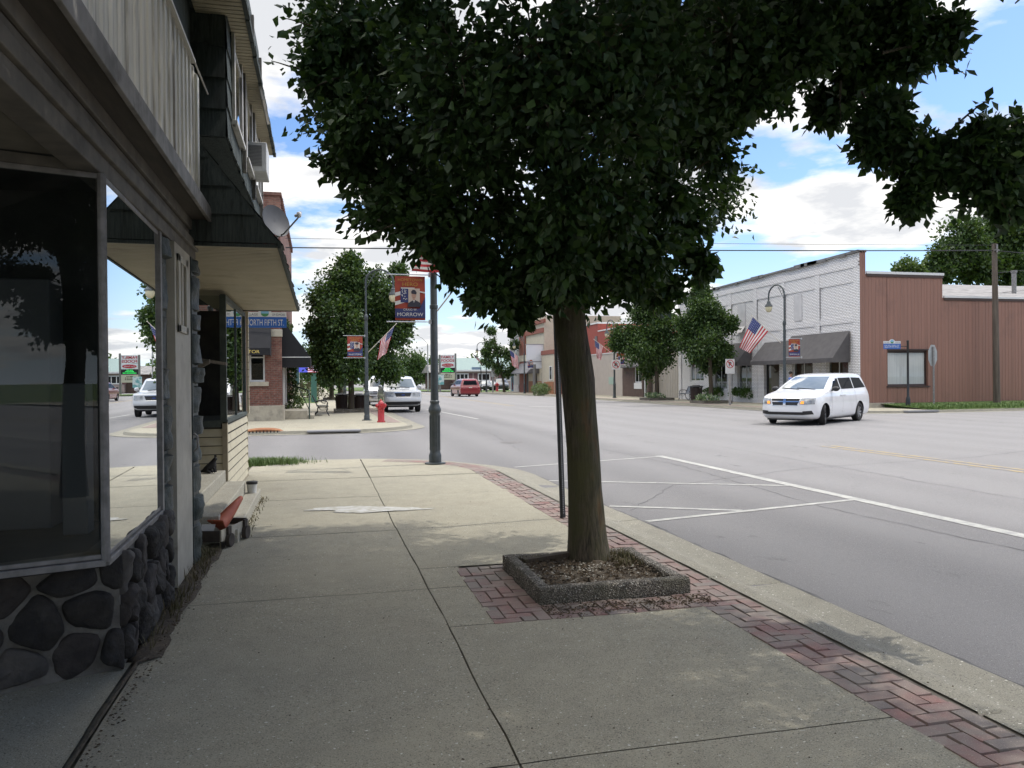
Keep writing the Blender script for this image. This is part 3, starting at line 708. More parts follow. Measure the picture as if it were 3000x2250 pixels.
# propped-open storm sash
m = MB(); m.prism([(-.9, 11.1, 6.1), (-.9, 12.15, 6.1), (-.70, 12.15, 5.35), (-.70, 11.1, 5.35)], (.03, 0, .01)); so_ = m.build('storm_sash', wht, root, True)
# eaves with boarded soffit and shingle edge
m = MB(); y = 6.4
while y < 14.55:
    m.box(-1.25, y, 5.56, -.735, y + .078, 5.575); y += .095
m.k = 1; m.box(-1.25, 6.4, 5.578, -.74, 14.5, 5.583)
m.build('upper_soffit', [soffc, shing], root, True)
m = MB(); y = 6.4
m.box(-1.3, 6.3, 5.585, -.73, 14.6, 5.60); m.prism([(-.70, 6.3, 5.58), (-.73, 6.3, 5.60), (-2.5, 6.3, 7.3), (-2.5, 6.3, 7.4)], (0, 8.3, 0))
while y < 14.6:
    q = rnd.uniform(.16, .24); m.box(-.745, y, 5.545 + rnd.uniform(-.012, .008), -.70 + rnd.uniform(-.004, .006), min(y + q - .012, 14.62), 5.61); y += q
m.build('roof', shing, root, True)
# mansard awning over the pavement
m = MB()
def man(x, y): return (x, y)
ztop, xt, ze, xe = 3.80, -1.06, 2.86, -.335
nC = 4
for j in range(nC):
    a, c = j / nC, (j + 1) / nC; y = 7.6
    while y < 14.36:
        w = min(rnd.uniform(.2, .34), 14.38 - y); rg = rnd.uniform(-.012, .012)
        x0, z0 = xe + (xt - xe) * a + .022 + rg * .5, ze + (ztop - ze) * a - .015 + rg; x1, z1 = xe + (xt - xe) * c, ze + (ztop - ze) * c
        m.poly([(x0, y, z0), (x0, y + w - .005, z0), (x1, y + w - .005, z1), (x1, y, z1)]); m.poly([(x0 - .022, y, z0 - .01), (x0 - .022, y + w - .005, z0 - .01), (x0, y + w - .005, z0), (x0, y, z0)])
        y += w
for yy in (7.6, 14.38): m.poly([(xe, yy, ze), (xt - .1, yy, ze), (xt - .1, yy, ztop), (xt, yy, ztop)])
m.box(-1.4, 7.6, ztop, xt, 14.38, ztop + .03)
for j in range(4):
    za = ze + .0 + j * .25; xa = xe + (xt - xe) * (za - ze) / (ztop - ze); zb = min(za + .26, ztop); xb = xe + (xt - xe) * (zb - ze) / (ztop - ze)
    x = xa - .02
    m.prism([(xa - .03, 7.597, za), (-1.4, 7.597, za), (-1.4, 7.597, zb), (xb - .03, 7.597, zb)], (0, -.02 + .0, 0)) if j == 0 else m.prism([(xa - .03, 7.565 if 1 else 0, za), (-1.4, 7.565, za), (-1.4, 7.598, zb), (xb - .03, 7.598, zb)], (0, -.012, 0))
m.build('mansard_awning', shing, root, True)
m = MB(); y = 7.62
while y < 14.3:
    m.box(-1.7, y, 2.828, xe - .02, y + .066, 2.845); y += .092
m.k = 1; m.box(-1.7, 7.61, 2.850, xe - .02, 14.36, 2.857)
m.build('awning_soffit', [soffc, shing], root, True)
m = MB(); m.box(xe - .025, 7.57, 2.818, xe + .005, 14.4, 2.885); m.box(-1.7, 14.36, 2.818, xe - .026, 14.4, 2.885); m.box(-1.7, 7.572, 2.822, xe - .03, 7.6, 2.85); m.build('awning_edge', shing, root, True)
# clapboard stall riser, corner boards, bay window
m = MB()
course(m, V2(-1.22, 11.25), V2(-1.22, 14.4), .02, 1.06, 8, .02, .0, seed=5, seg=9, gap=.042)
course(m, V2(-3, 11.22), V2(-1.25, 11.22), .42, 1.0, 5, .02, .0, seed=6, seg=9, gap=.022)
course(m, V2(-1.2, 14.38), V2(-6, 14.38), .02, 2.8, 21, .02, 0, seed=7, seg=9, gap=.022)
m.k = 1; m.box(-6, 11.235, 0, -1.222, 14.37, 1.05); m.box(-6, 14.0, 1.05, -1.3, 14.37, 2.75); m.k = 0
z = 1.06
while z < 2.74: m.box(-1.235, 14.33, z, -1.185 + .012, 14.40, z + .115); z += .126
m.build('clapboard_wall', [clap, mat('lap shadow', (.05, .045, .035), .9)], root, True)  # dark backing stands in for the shadow line under each board
m = MB(); m.box(-1.26, 11.19, .0, -1.195, 11.27, 1.07); m.box(-1.24, 11.2, -.0, -1.19, 14.4, .03); m.build('corner_board', mat('tan trim', (.36, .31, .22), .7, (.27, .23, .16), 5), root, True)
m = MB(); m.box(-1.28, 11.19, 1.05, -1.2, 11.26, 2.76); m.box(-1.26, 14.1, 1.05, -1.205, 14.2, 2.76); m.box(-1.27, 11.2, 1.05, -1.19, 14.2, 1.10); m.box(-1.27, 11.2, 2.70, -1.21, 14.2, 2.77); m.box(-2.4, 11.19, 1.0, -1.28, 11.25, 1.09); m.box(-1.24, 12.68, 1.1, -1.215, 12.72, 2.7)
wf = m.build('shop_window', mat('dark green sash', (.03, .045, .04), .6, (.07, .085, .075), 8), root, True)
m = MB(); m.poly([(-1.23, 11.26, 1.1), (-1.23, 14.1, 1.1), (-1.23, 14.1, 2.7), (-1.23, 11.26, 2.7)]); m.build('pane', glassmat('dusty glass', (.5, .53, .52), 1.6, .012, .55, .07), wf)
m = MB(); m.poly([(-2.4, 11.22, 1.09), (-1.28, 11.22, 1.09), (-1.28, 11.22, 2.75), (-2.4, 11.22, 2.75)]); m.build('pane', pane, wf)
m = MB(); m.box(-2.6, 14.12, 2.6, -1.235, 14.16, 2.75); m.box(-1.235, 14.201, 1.05, -1.205, 14.24, 2.75); m.build('trim_strip', mat('red lead trim', (.28, .10, .06), .7), root, True)
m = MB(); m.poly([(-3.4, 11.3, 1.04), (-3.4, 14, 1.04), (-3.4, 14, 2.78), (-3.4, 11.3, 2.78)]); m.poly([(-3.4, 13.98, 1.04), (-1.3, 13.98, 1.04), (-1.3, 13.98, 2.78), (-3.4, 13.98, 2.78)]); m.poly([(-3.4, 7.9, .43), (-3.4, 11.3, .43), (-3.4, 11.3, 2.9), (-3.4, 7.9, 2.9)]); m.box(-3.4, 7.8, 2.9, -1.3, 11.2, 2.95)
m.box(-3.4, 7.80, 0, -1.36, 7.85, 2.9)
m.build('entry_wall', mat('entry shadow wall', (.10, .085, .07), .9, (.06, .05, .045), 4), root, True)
# steps
m = MB(); m.box(-3.3, 7.86, -.02, -1.22, 11.18, .43); m.box(-1.219, 8.3, -.02, -.97, 11.17, .28); m.box(-.969, 8.35, -.02, -.80, 11.5, .13)
m.build('entry_steps', concrete('step concrete', (.34, .32, .265), (.40, .375, .30), (.24, .23, .19)), root, True, bevel=.012)

# window air conditioner, dish
t = thing('air_conditioner', 'white window air conditioner hanging out of the upper green wall', 'air conditioner', (-.8, 12.1, 4.6))
plastic = mat('white appliance', (.62, .62, .60), .5, (.5, .5, .48), 6)
m = MB(); m.box(-1.0, 11.9, 4.6, -.70, 12.55, 5.02); cs = m.build('case', plastic, t, True, bevel=.012)
m = MB()
for k in range(15): m.box(-.95, 11.893, 4.68 + k * .02, -.765, 11.899, 4.69 + k * .02)
m.build('louvre', mat('louvre grey', (.22, .22, .22), .6), t, True)
t = thing('satellite_dish', 'round grey satellite dish with white receiver arm on the mansard awning', 'satellite dish', (-.5, 13.6, 3.3))
ax = Vector((.62, -.72, .30)).normalized(); cd = Vector((-.655, 13.5, 4.22)); R = ax.to_track_quat('Z', 'Y').to_matrix().to_4x4(); R.translation = cd
m = MB().tf(R); rr = [0.005, .08, .15, .21, .255, .262]
rows = [[(q * cos(2 * pi * k / 28), q * 1.06 * sin(2 * pi * k / 28), q * q * .75 - .05) for k in range(28)] for q in rr]
m.grid(rows, True); rows = [[(x, y, z - .012) for x, y, z in r] for r in rows]; m.grid([r[::-1] for r in rows], True)
m.build('dish', mat('dish grey', (.055, .056, .06), .55, (.045, .045, .048), 9), t, True, smooth=60)
lb = cd + ax * .44 + Vector((.10, -.05, -.10))
m = MB(); p0 = cd + Vector((-.02, .12, -.50)); p1 = cd + Vector((.0, .05, -.26)); m.tube([p0, p0 + (p1 - p0) * .6, p1], .024, 8); m.tube([p1, p1 + Vector((.12, -.10, .04)), lb - Vector((.03, 0, .06)), lb], .014, 8); m.tube([p0, p0 + Vector((.06, -.25, -.12))], .02, 8); m.build('mount_arm', mat('dish arm', (.22, .22, .22), .5, metal=.3), t, True, smooth=50)
m = MB(); m.ball(lb, (.035, .035, .05), 10, 8); m.tube([lb, lb + (cd - lb).normalized() * .09], .026, 10); m.tube([lb + Vector((.02, .03, .04)), lb + Vector((.02, .03, .04)) + (cd - lb).normalized() * .07], .024, 10); m.build('receiver', plastic, t, True, smooth=50)

# wagon planter, cone, pail, cat
A = Matrix.Translation((-.98, 8.42, 0)) @ Matrix.Rotation(radians(-17), 4, 'Z')
t = thing('wagon', 'small old wooden wagon planter parked against the concrete steps', 'wagon', (-.98, 8.42, 0))
dwood = mat('dark stained wood', (.035, .028, .022), .85, (.07, .055, .045), 10, bump=.003, bscale=50); pw = mat('pale wagon board', (.42, .39, .32), .8, (.28, .25, .2), 9)
m = MB().tf(A); m.box(-.15, -.33, .07, .15, .30, .085); m.box(-.15, -.345, .07, .15, -.33, .175); m.box(-.15, .30, .07, .15, .315, .19); m.build('box', dwood, t, True)
for sx in (-1, 1):
    m = MB().tf(A); m.box(sx * .15, -.345, .075, sx * .165, .315, .18); m.build('side_board', pw, t, True)
for sx in (-1, 1):
    for y in (-.20, .20):
        m = MB().tf(A @ Matrix.Translation((sx * .185, y, .065)) @ Matrix.Rotation(pi / 2, 4, 'Y')); m.lathe([(.03, -.022), (.065, -.022), (.065, .022), (.03, .022)], n=20); m.build('wheel', dwood, t, True, smooth=40)
        m = MB().tf(A); m.box(sx * .166, y - .035, .05, sx * .19, y + .035, .195); m.build('post', dwood, t, True)
t = thing('traffic_cone', 'faded orange traffic cone lying tilted in the wooden wagon', 'traffic cone', (-.98, 8.4, .16))
base = Vector((-1.0, 8.34, .15)); tip = Vector((-.80, 8.72, .40)); ax = (tip - base); R = ax.to_track_quat('Z', 'Y').to_matrix().to_4x4(); R.translation = base; Lc = ax.length
orange = mat('faded cone orange', (.48, .12, .05), .6, (.40, .09, .05), 8, dirt=(.33, .20, .10), dscale=6, dlo=.55, dhi=.7)
m = MB().tf(R); m.lathe([(.085, 0), (.078, .02), (.055, Lc * .55), (.026, Lc * .97), (.018, Lc)], n=20); m.build('cone_body', orange, t, True, smooth=40)
m = MB().tf(R); m.box(-.12, -.12, -.02, .12, .12, -.002); m.build('cone_base', orange, t, True, bevel=.008)
m = MB(); m.prism([(-1.13, 8.16, .12), (-1.02, 8.2, .12), (-1.0, 8.24, .21), (-1.12, 8.2, .22)], (0, .012, 0)); tag(m.build('paper_sheet', mat('paper', (.5, .48, .44), .8), loc=(-1.07, 8.2, .12)), 'crumpled pale paper sheet stuck in the wooden wagon', 'paper')
t = thing('pail', 'small white pail with a black lid on the lowest step', 'pail', (-.88, 11.05, .13))
m = MB(); m.lathe([(.055, 0), (.068, .125)], (-.88, 11.05, .131), 20); m.build('bucket', plastic, t, True, smooth=40)
m = MB(); m.lathe([(.074, 0), (.074, .03), (.066, .036)], (-.88, 11.05, .25), 20); m.build('lid', mat('black plastic', (.012, .012, .013), .5), t, True, smooth=40)
fur = mat('black cat fur', (.006, .006, .007), .8, (.012, .011, .011), 30)
def cat_mesh():
    vs = [((0, 0, .055), .055), ((.05, 0, .09), .052), ((.085, 0, .13), .040), ((.10, 0, .165), .027), ((.118, 0, .19), .032), ((.143, 0, .185), .016),       # hips, chest, neck, head, muzzle
          ((.105, .02, .08), .018), ((.115, .022, .01), .013), ((.105, -.02, .08), .018), ((.115, -.022, .01), .013),                                                     # front legs
          ((.03, .045, .035), .028), ((.075, .05, .01), .014), ((.03, -.045, .035), .028), ((.075, -.05, .01), .014),                                                    # folded hind legs
          ((-.06, .01, .022), .016), ((-.12, .02, .014), .012), ((-.17, .01, .013), .009)]
    ed = [(0, 1), (1, 2), (2, 3), (3, 4), (4, 5), (2, 6), (6, 7), (2, 8), (8, 9), (0, 10), (10, 11), (0, 12), (12, 13), (0, 14), (14, 15), (15, 16)]
    me = bpy.data.meshes.new('cat'); me.from_pydata([v for v, _ in vs], ed, []); o = bpy.data.objects.new('c', me); C.objects.link(o)
    sk = o.modifiers.new('s', 'SKIN'); o.modifiers.new('u', 'SUBSURF').levels = 2
    for i, (_, r) in enumerate(vs): me.skin_vertices[0].data[i].radius = (r, r)
    me.skin_vertices[0].data[0].use_root = True
    bpy.context.view_layer.update(); m2 = bpy.data.meshes.new_from_object(o.evaluated_get(bpy.context.evaluated_depsgraph_get())); bpy.data.objects.remove(o)
    m2.materials.clear(); m2.materials.append(fur); m2.polygons.foreach_set('use_smooth', [True] * len(m2.polygons)); return m2
t = thing('cat', 'small black cat sitting on the top step beside the cream clapboards', 'cat', (-1.42, 10.85, .43), radians(-12))
link('body', cat_mesh(), t)
for s in (-1, 1):
    m = MB(); m.prism([(.108, s * .026, .205), (.122, s * .012, .215), (.112, s * .024, .242)], (.008, 0, .0)); m.build('ear', fur, t)
# ---------------------------------------------------------------- facade helpers
def facade(b, axis, c0, c1, u0, u1, z0, z1, holes):
    """wall slab between planes c0..c1 (on the axis), spanning u and z, cut by rectangular holes (u0,u1,z0,z1)"""
    us = sorted({u0, u1} | {min(max(v, u0), u1) for h in holes for v in h[:2]}); zs = sorted({z0, z1} | {min(max(v, z0), z1) for h in holes for v in h[2:]})
    for ua, ub in zip(us[:-1], us[1:]):
        run = None
        for za, zb in zip(zs[:-1], zs[1:]):
            um, zm = (ua + ub) / 2, (za + zb) / 2
            if any(h[0] < um < h[1] and h[2] < zm < h[3] for h in holes):
                if run: put(b, axis, c0, c1, ua, ub, *run); run = None
            else: run = (run[0], zb) if run else (za, zb)
        if run: put(b, axis, c0, c1, ua, ub, *run)
def put(b, axis, c0, c1, ua, ub, za, zb):
    if axis == 'x': b.box(c0, ua, za, c1, ub, zb)
    else: b.box(ua, c0, za, ub, c1, zb)
def sash(root, axis, c, u0, u1, z0, z1, fm, gm, nu=1, nz=1, fw=.06, dep=.05, name='window', sgn=1):
    """frame with bars proud of plane c (outside = -sgn side) and a glass pane child"""
    f = MB()
    for ua, ub, za, zb in ((u0, u0 + fw, z0, z1), (u1 - fw, u1, z0, z1), (u0 + fw, u1 - fw, z0, z0 + fw), (u0 + fw, u1 - fw, z1 - fw, z1)): put(f, axis, c, c + dep * sgn, ua, ub, za, zb)
    for i in range(1, nu): u = u0 + (u1 - u0) * i / nu; put(f, axis, c + .004 * sgn, c + (dep - .004) * sgn, u - fw / 3, u + fw / 3, z0 + fw, z1 - fw)
    for i in range(1, nz): z = z0 + (z1 - z0) * i / nz; put(f, axis, c + .006 * sgn, c + (dep - .006) * sgn, u0 + fw, u1 - fw, z - fw / 3, z + fw / 3)
    w = f.build(name, fm, root, True); p = MB(); q = c + dep * .5 * sgn
    P = (lambda u, z: (q, u, z)) if axis == 'x' else (lambda u, z: (u, q, z))
    p.poly([P(u0 + fw, z0 + fw), P(u1 - fw, z0 + fw), P(u1 - fw, z1 - fw), P(u0 + fw, z1 - fw)]); p.build('pane', gm, w); return w
whitef = mat('white window frame', (.62, .62, .60), .5)
dglass = glassmat('dark shop glass', (.45, .48, .48), .55, 0, .02, .03)
blackglass, ntb, bb = nodes('black window'); bb.inputs['Base Color'].default_value = (.012, .014, .016, 1); bb.inputs['Roughness'].default_value = .05
stonec = mat('limestone', (.42, .38, .30), .9, (.34, .31, .245), 4, dirt=(.24, .22, .18), dscale=3, bump=.004, bscale=40)

# ---------------------------------------------------------------- brick corner building on the left
root = thing('brick_building', 'two storey red brick corner building with black awnings beyond the side street', 'brick building', (-6, 40, 0))
rb = lambda ax: brickmat('red brick ' + str(ax), ax, (.23, .085, .06), (.165, .065, .05), (.20, .155, .125), bump=.004, dirt=(.30, .17, .125), dscale=.9, dlo=.55, dhi=.75)
m = MB(); facade(m, 'y', 34.15, 34.5, -14, -1.5, .62, 9.25, [(-2.78, -2.16, 1.60, 3.6), (-6.5, -4.2, 1.6, 3.6)]); m.build('front_wall', rb(0), root, True)
m = MB(); facade(m, 'x', -1.9, -1.501, 34.5, 48, .62, 9.25, [(35.2, 37.4, .62, 2.9), (39.0, 41.0, 1.4, 3.2)]); m.box(-14, 47.7, 0, -1.92, 48, 9); m.build('side_wall', rb(1), root, True)
m = MB(); m.box(-13.9, 34.5, 8.7, -1.95, 47.7, 8.9); m.box(-14.05, 34.08, 9.25, -1.44, 34.55, 9.38); m.box(-1.95, 34.551, 9.25, -1.44, 48, 9.38)
for k in range(26): m.box(-1.5, 34.6 + k * .5, 8.95, -1.40, 34.75 + k * .5, 9.249)
m.build('parapet', rb(1), root, True)
m = MB(); m.box(-14, 34.05, 0, -1.42, 34.5, .62); m.box(-1.9, 34.501, 0, -1.42, 34.9, .62); m.box(-1.9, 37.6, 0, -1.45, 48, .62); m.box(-1.95, 34.1, 3.45, -1.47, 34.4, 3.75); m.build('stone_base', stonec, root, True, bevel=.01)
m = MB(); m.box(-2.95, 34.05, 1.42, -2.02, 34.4, 1.6); m.build('window_sill', stonec, root, True, bevel=.01)
sash(root, 'y', 34.22, -2.78, -2.16, 1.6, 3.6, whitef, dglass, 1, 2, .075)
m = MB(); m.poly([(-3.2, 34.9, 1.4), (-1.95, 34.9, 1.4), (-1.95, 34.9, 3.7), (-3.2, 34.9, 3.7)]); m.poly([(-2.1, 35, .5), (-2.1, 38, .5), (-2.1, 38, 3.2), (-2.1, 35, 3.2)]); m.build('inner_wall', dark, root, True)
blk = mat('black canvas', (.004, .0045, .006), .8, (.007, .0075, .01), 5)
m = MB(); m.prism([(-9, 34.15, 2.95), (-9, 33.25, 2.95), (-9, 34.15, 4.05)], (7.1, 0, 0)); m.box(-9, 33.24, 2.66, -1.9, 33.27, 2.948); m.box(-1.915, 33.271, 2.66, -1.9, 34.14, 2.948)
aw = m.build('awning', blk, root, True)
m = text_mb('TOR', .13, .44, plane_T((-2.52, 33.232, 2.74), (1, 0, 0), (0, 0, 1))); m.build('lettering', mat('gold letter', (.60, .46, .12), .6), aw)
m = MB(); m.prism([(-1.5, 34.45, 2.63), (-.36, 34.45, 2.63), (-1.5, 34.45, 4.2)], (0, 4.0, 0)); m.box(-1.5, 34.45, 2.2, -1.47, 38.45, 2.6); m.box(-.38, 34.46, 2.18, -.35, 38.44, 2.598); m.box(-1.469, 34.45, 2.18, -.38, 34.475, 2.598); m.box(-1.4, 34.48, 2.5, -.38, 38.4, 2.52)
aw = m.build('awning', blk, root, True)
m = MB(); m.box(-1.5, 34.44, 2.60, -.34, 34.48, 2.63); m.build('piping', whitef, aw)
m = MB(); m.box(-1.62, 35.0, .62, -1.42, 35.16, 2.9); m.box(-1.6, 37.44, .62, -1.44, 37.58, 2.9); m.box(-1.6, 35.16, 2.6, -1.45, 37.44, 2.9); m.box(-1.6, 35.2, .62, -1.5, 35.9, 1.2); m.build('door_frame', whitef, root, True, bevel=.01)
sash(root, 'x', -1.7, 35.95, 37.4, .62, 2.6, whitef, dglass, 1, 1, .12, .05, 'door', -1)
m = MB(); m.box(-1.9, 34.92, 0, -.5, 37.9, .36); m.box(-.498, 34.92, 0, -.22, 37.9, .17); m.build('doorstep', stonec, root, True, bevel=.012)
t = thing('handrail', 'dark green handrail beside the stone doorstep of the brick building', 'handrail', (-.42, 34.9, 0))
gm = mat('handrail green', (.03, .05, .04), .5)
m = MB(); m.tube([(-.42, 34.85, 0), (-.42, 34.85, 1.18), (-.46, 35.0, 1.22), (-.9, 36.2, 1.35), (-1.35, 37.3, 1.5)], .03, 8); m.build('rail', gm, t, True, smooth=50)
m = MB(); m.tube([(-.44, 36.9, .3), (-.90, 36.2, 1.35)], .02, 6); m.build('post', gm, t, True)

# ---------------------------------------------------------------- white brick shop on the right
root = thing('white_brick_building', 'long two storey white painted brick building with dark awnings across the street', 'shop building', (25.3, 43, .1))
wbm = brickmat('white painted brick', 1, (.88, .87, .86), (.83, .81, .80), (.26, .245, .24), bw=.215, bh=.078, ms=.011, bump=.008, dirt=(.30, .27, .255), dscale=5, dlo=.66, dhi=.72, rough=.7, mvar=1)
HO = [(34.2, 35.95, .95, 2.75), (37.1, 39.0, .95, 2.75), (40.25, 41.85, .1, 2.75), (43.2, 44.9, .85, 2.65), (46.2, 48.1, .85, 2.65), (49.35, 51.45, 1.35, 3.1)]
m = MB(); facade(m, 'x', 25.3, 25.6, 33.32, 53.2, .1, 6.9, HO)
m.prism([(25.3, 33.32, 6.9), (25.3, 53.2, 6.9), (25.3, 53.2, 7.30), (25.3, 33.32, 7.58)], (.3, 0, 0))
m.build('brick_wall', wbm, root, True)
m = MB()
for y in (33.5, 36.6, 39.75, 42.7, 46.0 - .3, 48.7, 52.9): m.box(25.235, y - .2, .1, 25.299, y + .2, 6.9)
m.box(25.22, 33.32, 6.9, 25.299, 53.2, 7.2)
for a, b_ in ((33.7, 36.4), (36.8, 39.55), (39.95, 42.5), (42.9, 45.5), (45.9, 48.5), (48.9, 52.7)): m.box(25.262, a, 4.25, 25.298, b_, 4.55); m.box(25.262, a, 6.2, 25.298, b_, 6.9)
m.build('pilasters', wbm, root, True)
for y in (36.4, 39.55, 42.5, 45.5, 48.5): m = MB(); m.box(25.262, y, 3.95, 25.297, y + .05, 6.85); m.box(25.24, y - .1, 6.15, 25.2615, y - .2, 6.19); m.build('dark_strip', mat('dark strip', (.10, .095, .095), .9, (.25, .24, .24), 3), root, True)  # thin dark strips along the pilaster edges
m = MB(); m.prism([(25.18, 33.3, 7.585), (25.18, 53.25, 7.305), (25.18, 53.25, 7.40), (25.18, 33.3, 7.70)], (.5, 0, 0))
for k in range(14): y = rnd.uniform(34, 53); zt = 7.585 - (y - 33.3) * .014; m.box(25.16, y, zt - .05, 25.24, y + rnd.uniform(.3, 1.0), zt + .01 + rnd.uniform(.06, .14))
m.build('parapet_cap', mat('parapet coping', (.20, .195, .19), .8, (.12, .12, .125), 3), root, True)
for y0, y1, z0, z1 in ((43.85, 44.75, 4.75, 6.15), (38.0, 38.72, 4.65, 6.05)):
    m = MB(); m.box(25.26, y0, z0, 25.297, y1, z1); m.build('boarded_window', mat('board white', (.58, .57, .57), .6, (.5, .49, .49), 3), root, True)
m = MB(); m.prism([(25.255, 43.85, 4.74), (25.255, 44.75, 4.74), (25.0, 44.75, 4.35), (25.0, 43.85, 4.35)], (.03, 0, .0)); m.build('loose_board', MATS['board white'], root, True)
m = MB()
facade(m, 'x', 26.6, 26.65, 33.4, 53, .1, 3.3, []); m.box(25.62, 33.4, 3.3, 26.6, 53, 3.35); m.box(25.62, 33.4, .05, 26.6, 53, .12)
m.build('shop_interior', mat('shop interior', (.035, .034, .036), .9, (.055, .045, .045), 2), root, True)
blackf = mat('black frame', (.015, .015, .016), .5)
for y0, y1, z0, z1 in HO[:2] + HO[3:5]: sash(root, 'x', 25.48, y0, y1, z0, z1, whitef, dglass, 2, 1, .07, .05, 'shop_window', -1)
sash(root, 'x', 25.44, 49.35, 51.45, 1.35, 3.1, whitef, dglass, 3, 1, .09, .06, 'window', -1)
d_ = sash(root, 'x', 25.5, 40.3, 41.8, .1, 2.75, blackf, dglass, 1, 1, .10, .05, 'door', -1)
m = MB(); m.tube([(25.44, 40.5, 1.0), (25.40, 40.5, 1.05), (25.40, 40.5, 1.35), (25.44, 40.5, 1.4)], .015, 6); m.build('handle', alum, d_)
m = MB(); m.box(25.33, 40.2, 2.76, 25.42, 41.9, 2.85); m.box(25.25, 42.0, 2.78, 25.299, 42.4, 3.95); m.build('door_lintel', whitef, root, True)
grey_aw = mat('charcoal awning canvas', (.075, .070, .072), .8, (.095, .09, .09), 3)
for y0, y1, zt, n in ((43.05, 48.2, 3.72, 'awning'), (33.95, 38.9, 3.85, 'awning'), (38.902, 41.6, 3.62, 'awning')):
    m = MB(); xo = 24.25
    m.poly([(25.22, y0, zt), (25.22, y1, zt), (xo, y1, 2.52), (xo, y0, 2.52)][::-1]); m.poly([(xo, y0, 2.52), (xo, y1, 2.52), (xo, y1, 2.3), (xo, y0, 2.3)]); m.poly([(25.22, y0, zt), (xo, y0, 2.52), (xo, y0, 2.3), (25.22, y0, 2.3)]); m.poly([(25.22, y1, zt), (xo, y1, 2.52), (xo, y1, 2.3), (25.22, y1, 2.3)]); m.poly([(25.2, y0, zt - .02), (25.2, y1, zt - .02), (xo + .02, y1, 2.5), (xo + .02, y0, 2.5)])
    m.build('awning', grey_aw, root, True)
tube_l = mat('fluorescent tube', (.9, .95, .5), .5, emit=((.85, 1.0, .18), 1.6))
warm_l = mat('warm lamp', (.9, .7, .4), .5, emit=((1, .72, .36), 1.1))
for y0, y1, z, x in ((37.25, 38.0, 2.55, 25.75), (38.1, 38.9, 2.55, 25.75), (34.6, 35.1, 2.52, 26.0), (35.2, 35.8, 2.58, 26.2)):
    m = MB(); m.box(x, y0, z, x + .06, y1, z + .06); m.build('ceiling_tube', tube_l, root, True)
for y in (43.4, 43.9, 44.3, 46.5, 47.0, 47.5): m = MB(); m.box(26.0, y, 2.46, 26.05, y + .22, 2.49); m.build('ceiling_lamp', warm_l, root, True)
letterm = mat('white window lettering', (.60, .60, .60), .7)
for s, y in (('HOME DECOR', 47.15), ('CLOTHING', 44.05)):
    text_mb(s, .46, 1.55, plane_T((25.425, y, .92), (0, -1, 0), (0, 0, 1)), bold=-.008).build('lettering', letterm, root, True)
cl_ = mat('clothes', (.20, .06, .05), .9, (.25, .24, .22), 1.2, lo=.48, hi=.52)
for pr_, c_ in (([(.16, 0), (.2, .3), (.1, .55), (.17, .8), (.07, .95)], (25.95, 47.6, .95)), ([(.2, 0), (.22, .5), (.12, .8), (.1, 1.0)], (25.95, 46.6, .9)), ([(.2, 0), (.2, .6), (.1, .9)], (25.9, 43.7, .85))): m = MB(); m.lathe(pr_, c_, 10); m.build('mannequin', cl_, root, True, smooth=50)

# ---------------------------------------------------------------- brown metal clad wall of the same block
root = thing('metal_clad_building', 'brown ribbed metal clad side building with stepped roofline at the street corner', 'building', (30, 33.3, .1))
brn, ntr, br_ = nodes('brown metal siding')
vr = N(ntr, 'ShaderNodeTexCoord').outputs['Object']
cr = mixc(ntr, ramp(ntr, noise_tex(ntr, vr, 1.5, 6, .6, (6, 6, .15)), .35, .65), (.275, .142, .104), (.225, .12, .088))
cr = mixc(ntr, ramp(ntr, noise_tex(ntr, vr, .7, 8, .65), .55, .75), cr, (.19, .104, .078)); ntr.links.new(cr, br_.inputs['Base Color']); br_.inputs['Roughness'].default_value = .6
def ribbed(b, x0, x1, z0, z1, y, step=.2):
    pr = []; x = x0
    while x < x1 - .001:
        e = min(x + step, x1); pr += [(x, y), (e - .06, y), (e - .045, y - .014), (e - .02, y - .014), (e - .002, y)]; x = e
    b.grid([[(px, py, z) for px, py in pr] for z in (z0, z1)])
m = MB(); ribbed(m, 25.3, 25.62, .15, 7.62, 33.3); ribbed(m, 25.62, 26.83, .15, 6.55, 33.3); ribbed(m, 26.83, 29.15, 2.86, 6.55, 33.3); ribbed(m, 26.83, 29.15, .15, 1.12, 33.3); ribbed(m, 29.15, 30.0, .15, 6.55, 33.3); ribbed(m, 30.0, 72, .15, 5.48, 33.3)
m.box(25.62, 33.31, .1, 26.82, 44, 6.5); m.box(26.82, 33.6, .1, 29.16, 44, 6.5); m.box(29.16, 33.31, .1, 30, 44, 6.5); m.box(25.31, 33.305, .1, 25.61, 33.319, 7.6); m.box(30.01, 33.31, .1, 72, 50, 5.45)
m.poly([(26.83, 33.3, 1.12), (26.83, 33.6, 1.12), (26.83, 33.6, 2.86), (26.83, 33.3, 2.86)]); m.poly([(29.15, 33.3, 1.12), (29.15, 33.6, 1.12), (29.15, 33.6, 2.86), (29.15, 33.3, 2.86)]); m.poly([(26.83, 33.3, 2.86), (29.15, 33.3, 2.86), (29.15, 33.6, 2.86), (26.83, 33.6, 2.86)]); m.poly([(26.83, 33.3, 1.12), (29.15, 33.3, 1.12), (29.15, 33.6, 1.12), (26.83, 33.6, 1.12)])
m.build('metal_wall', brn, root, True)
m = MB(); m.box(25.64, 33.22, 6.55, 30.04, 33.32, 6.67); m.box(30.05, 33.22, 5.46, 72, 33.32, 5.56); m.box(25.28, 33.22, 7.62, 25.64, 33.7, 7.68); m.build('roof_edge', mat('pale flashing', (.62, .62, .61), .4), root, True)
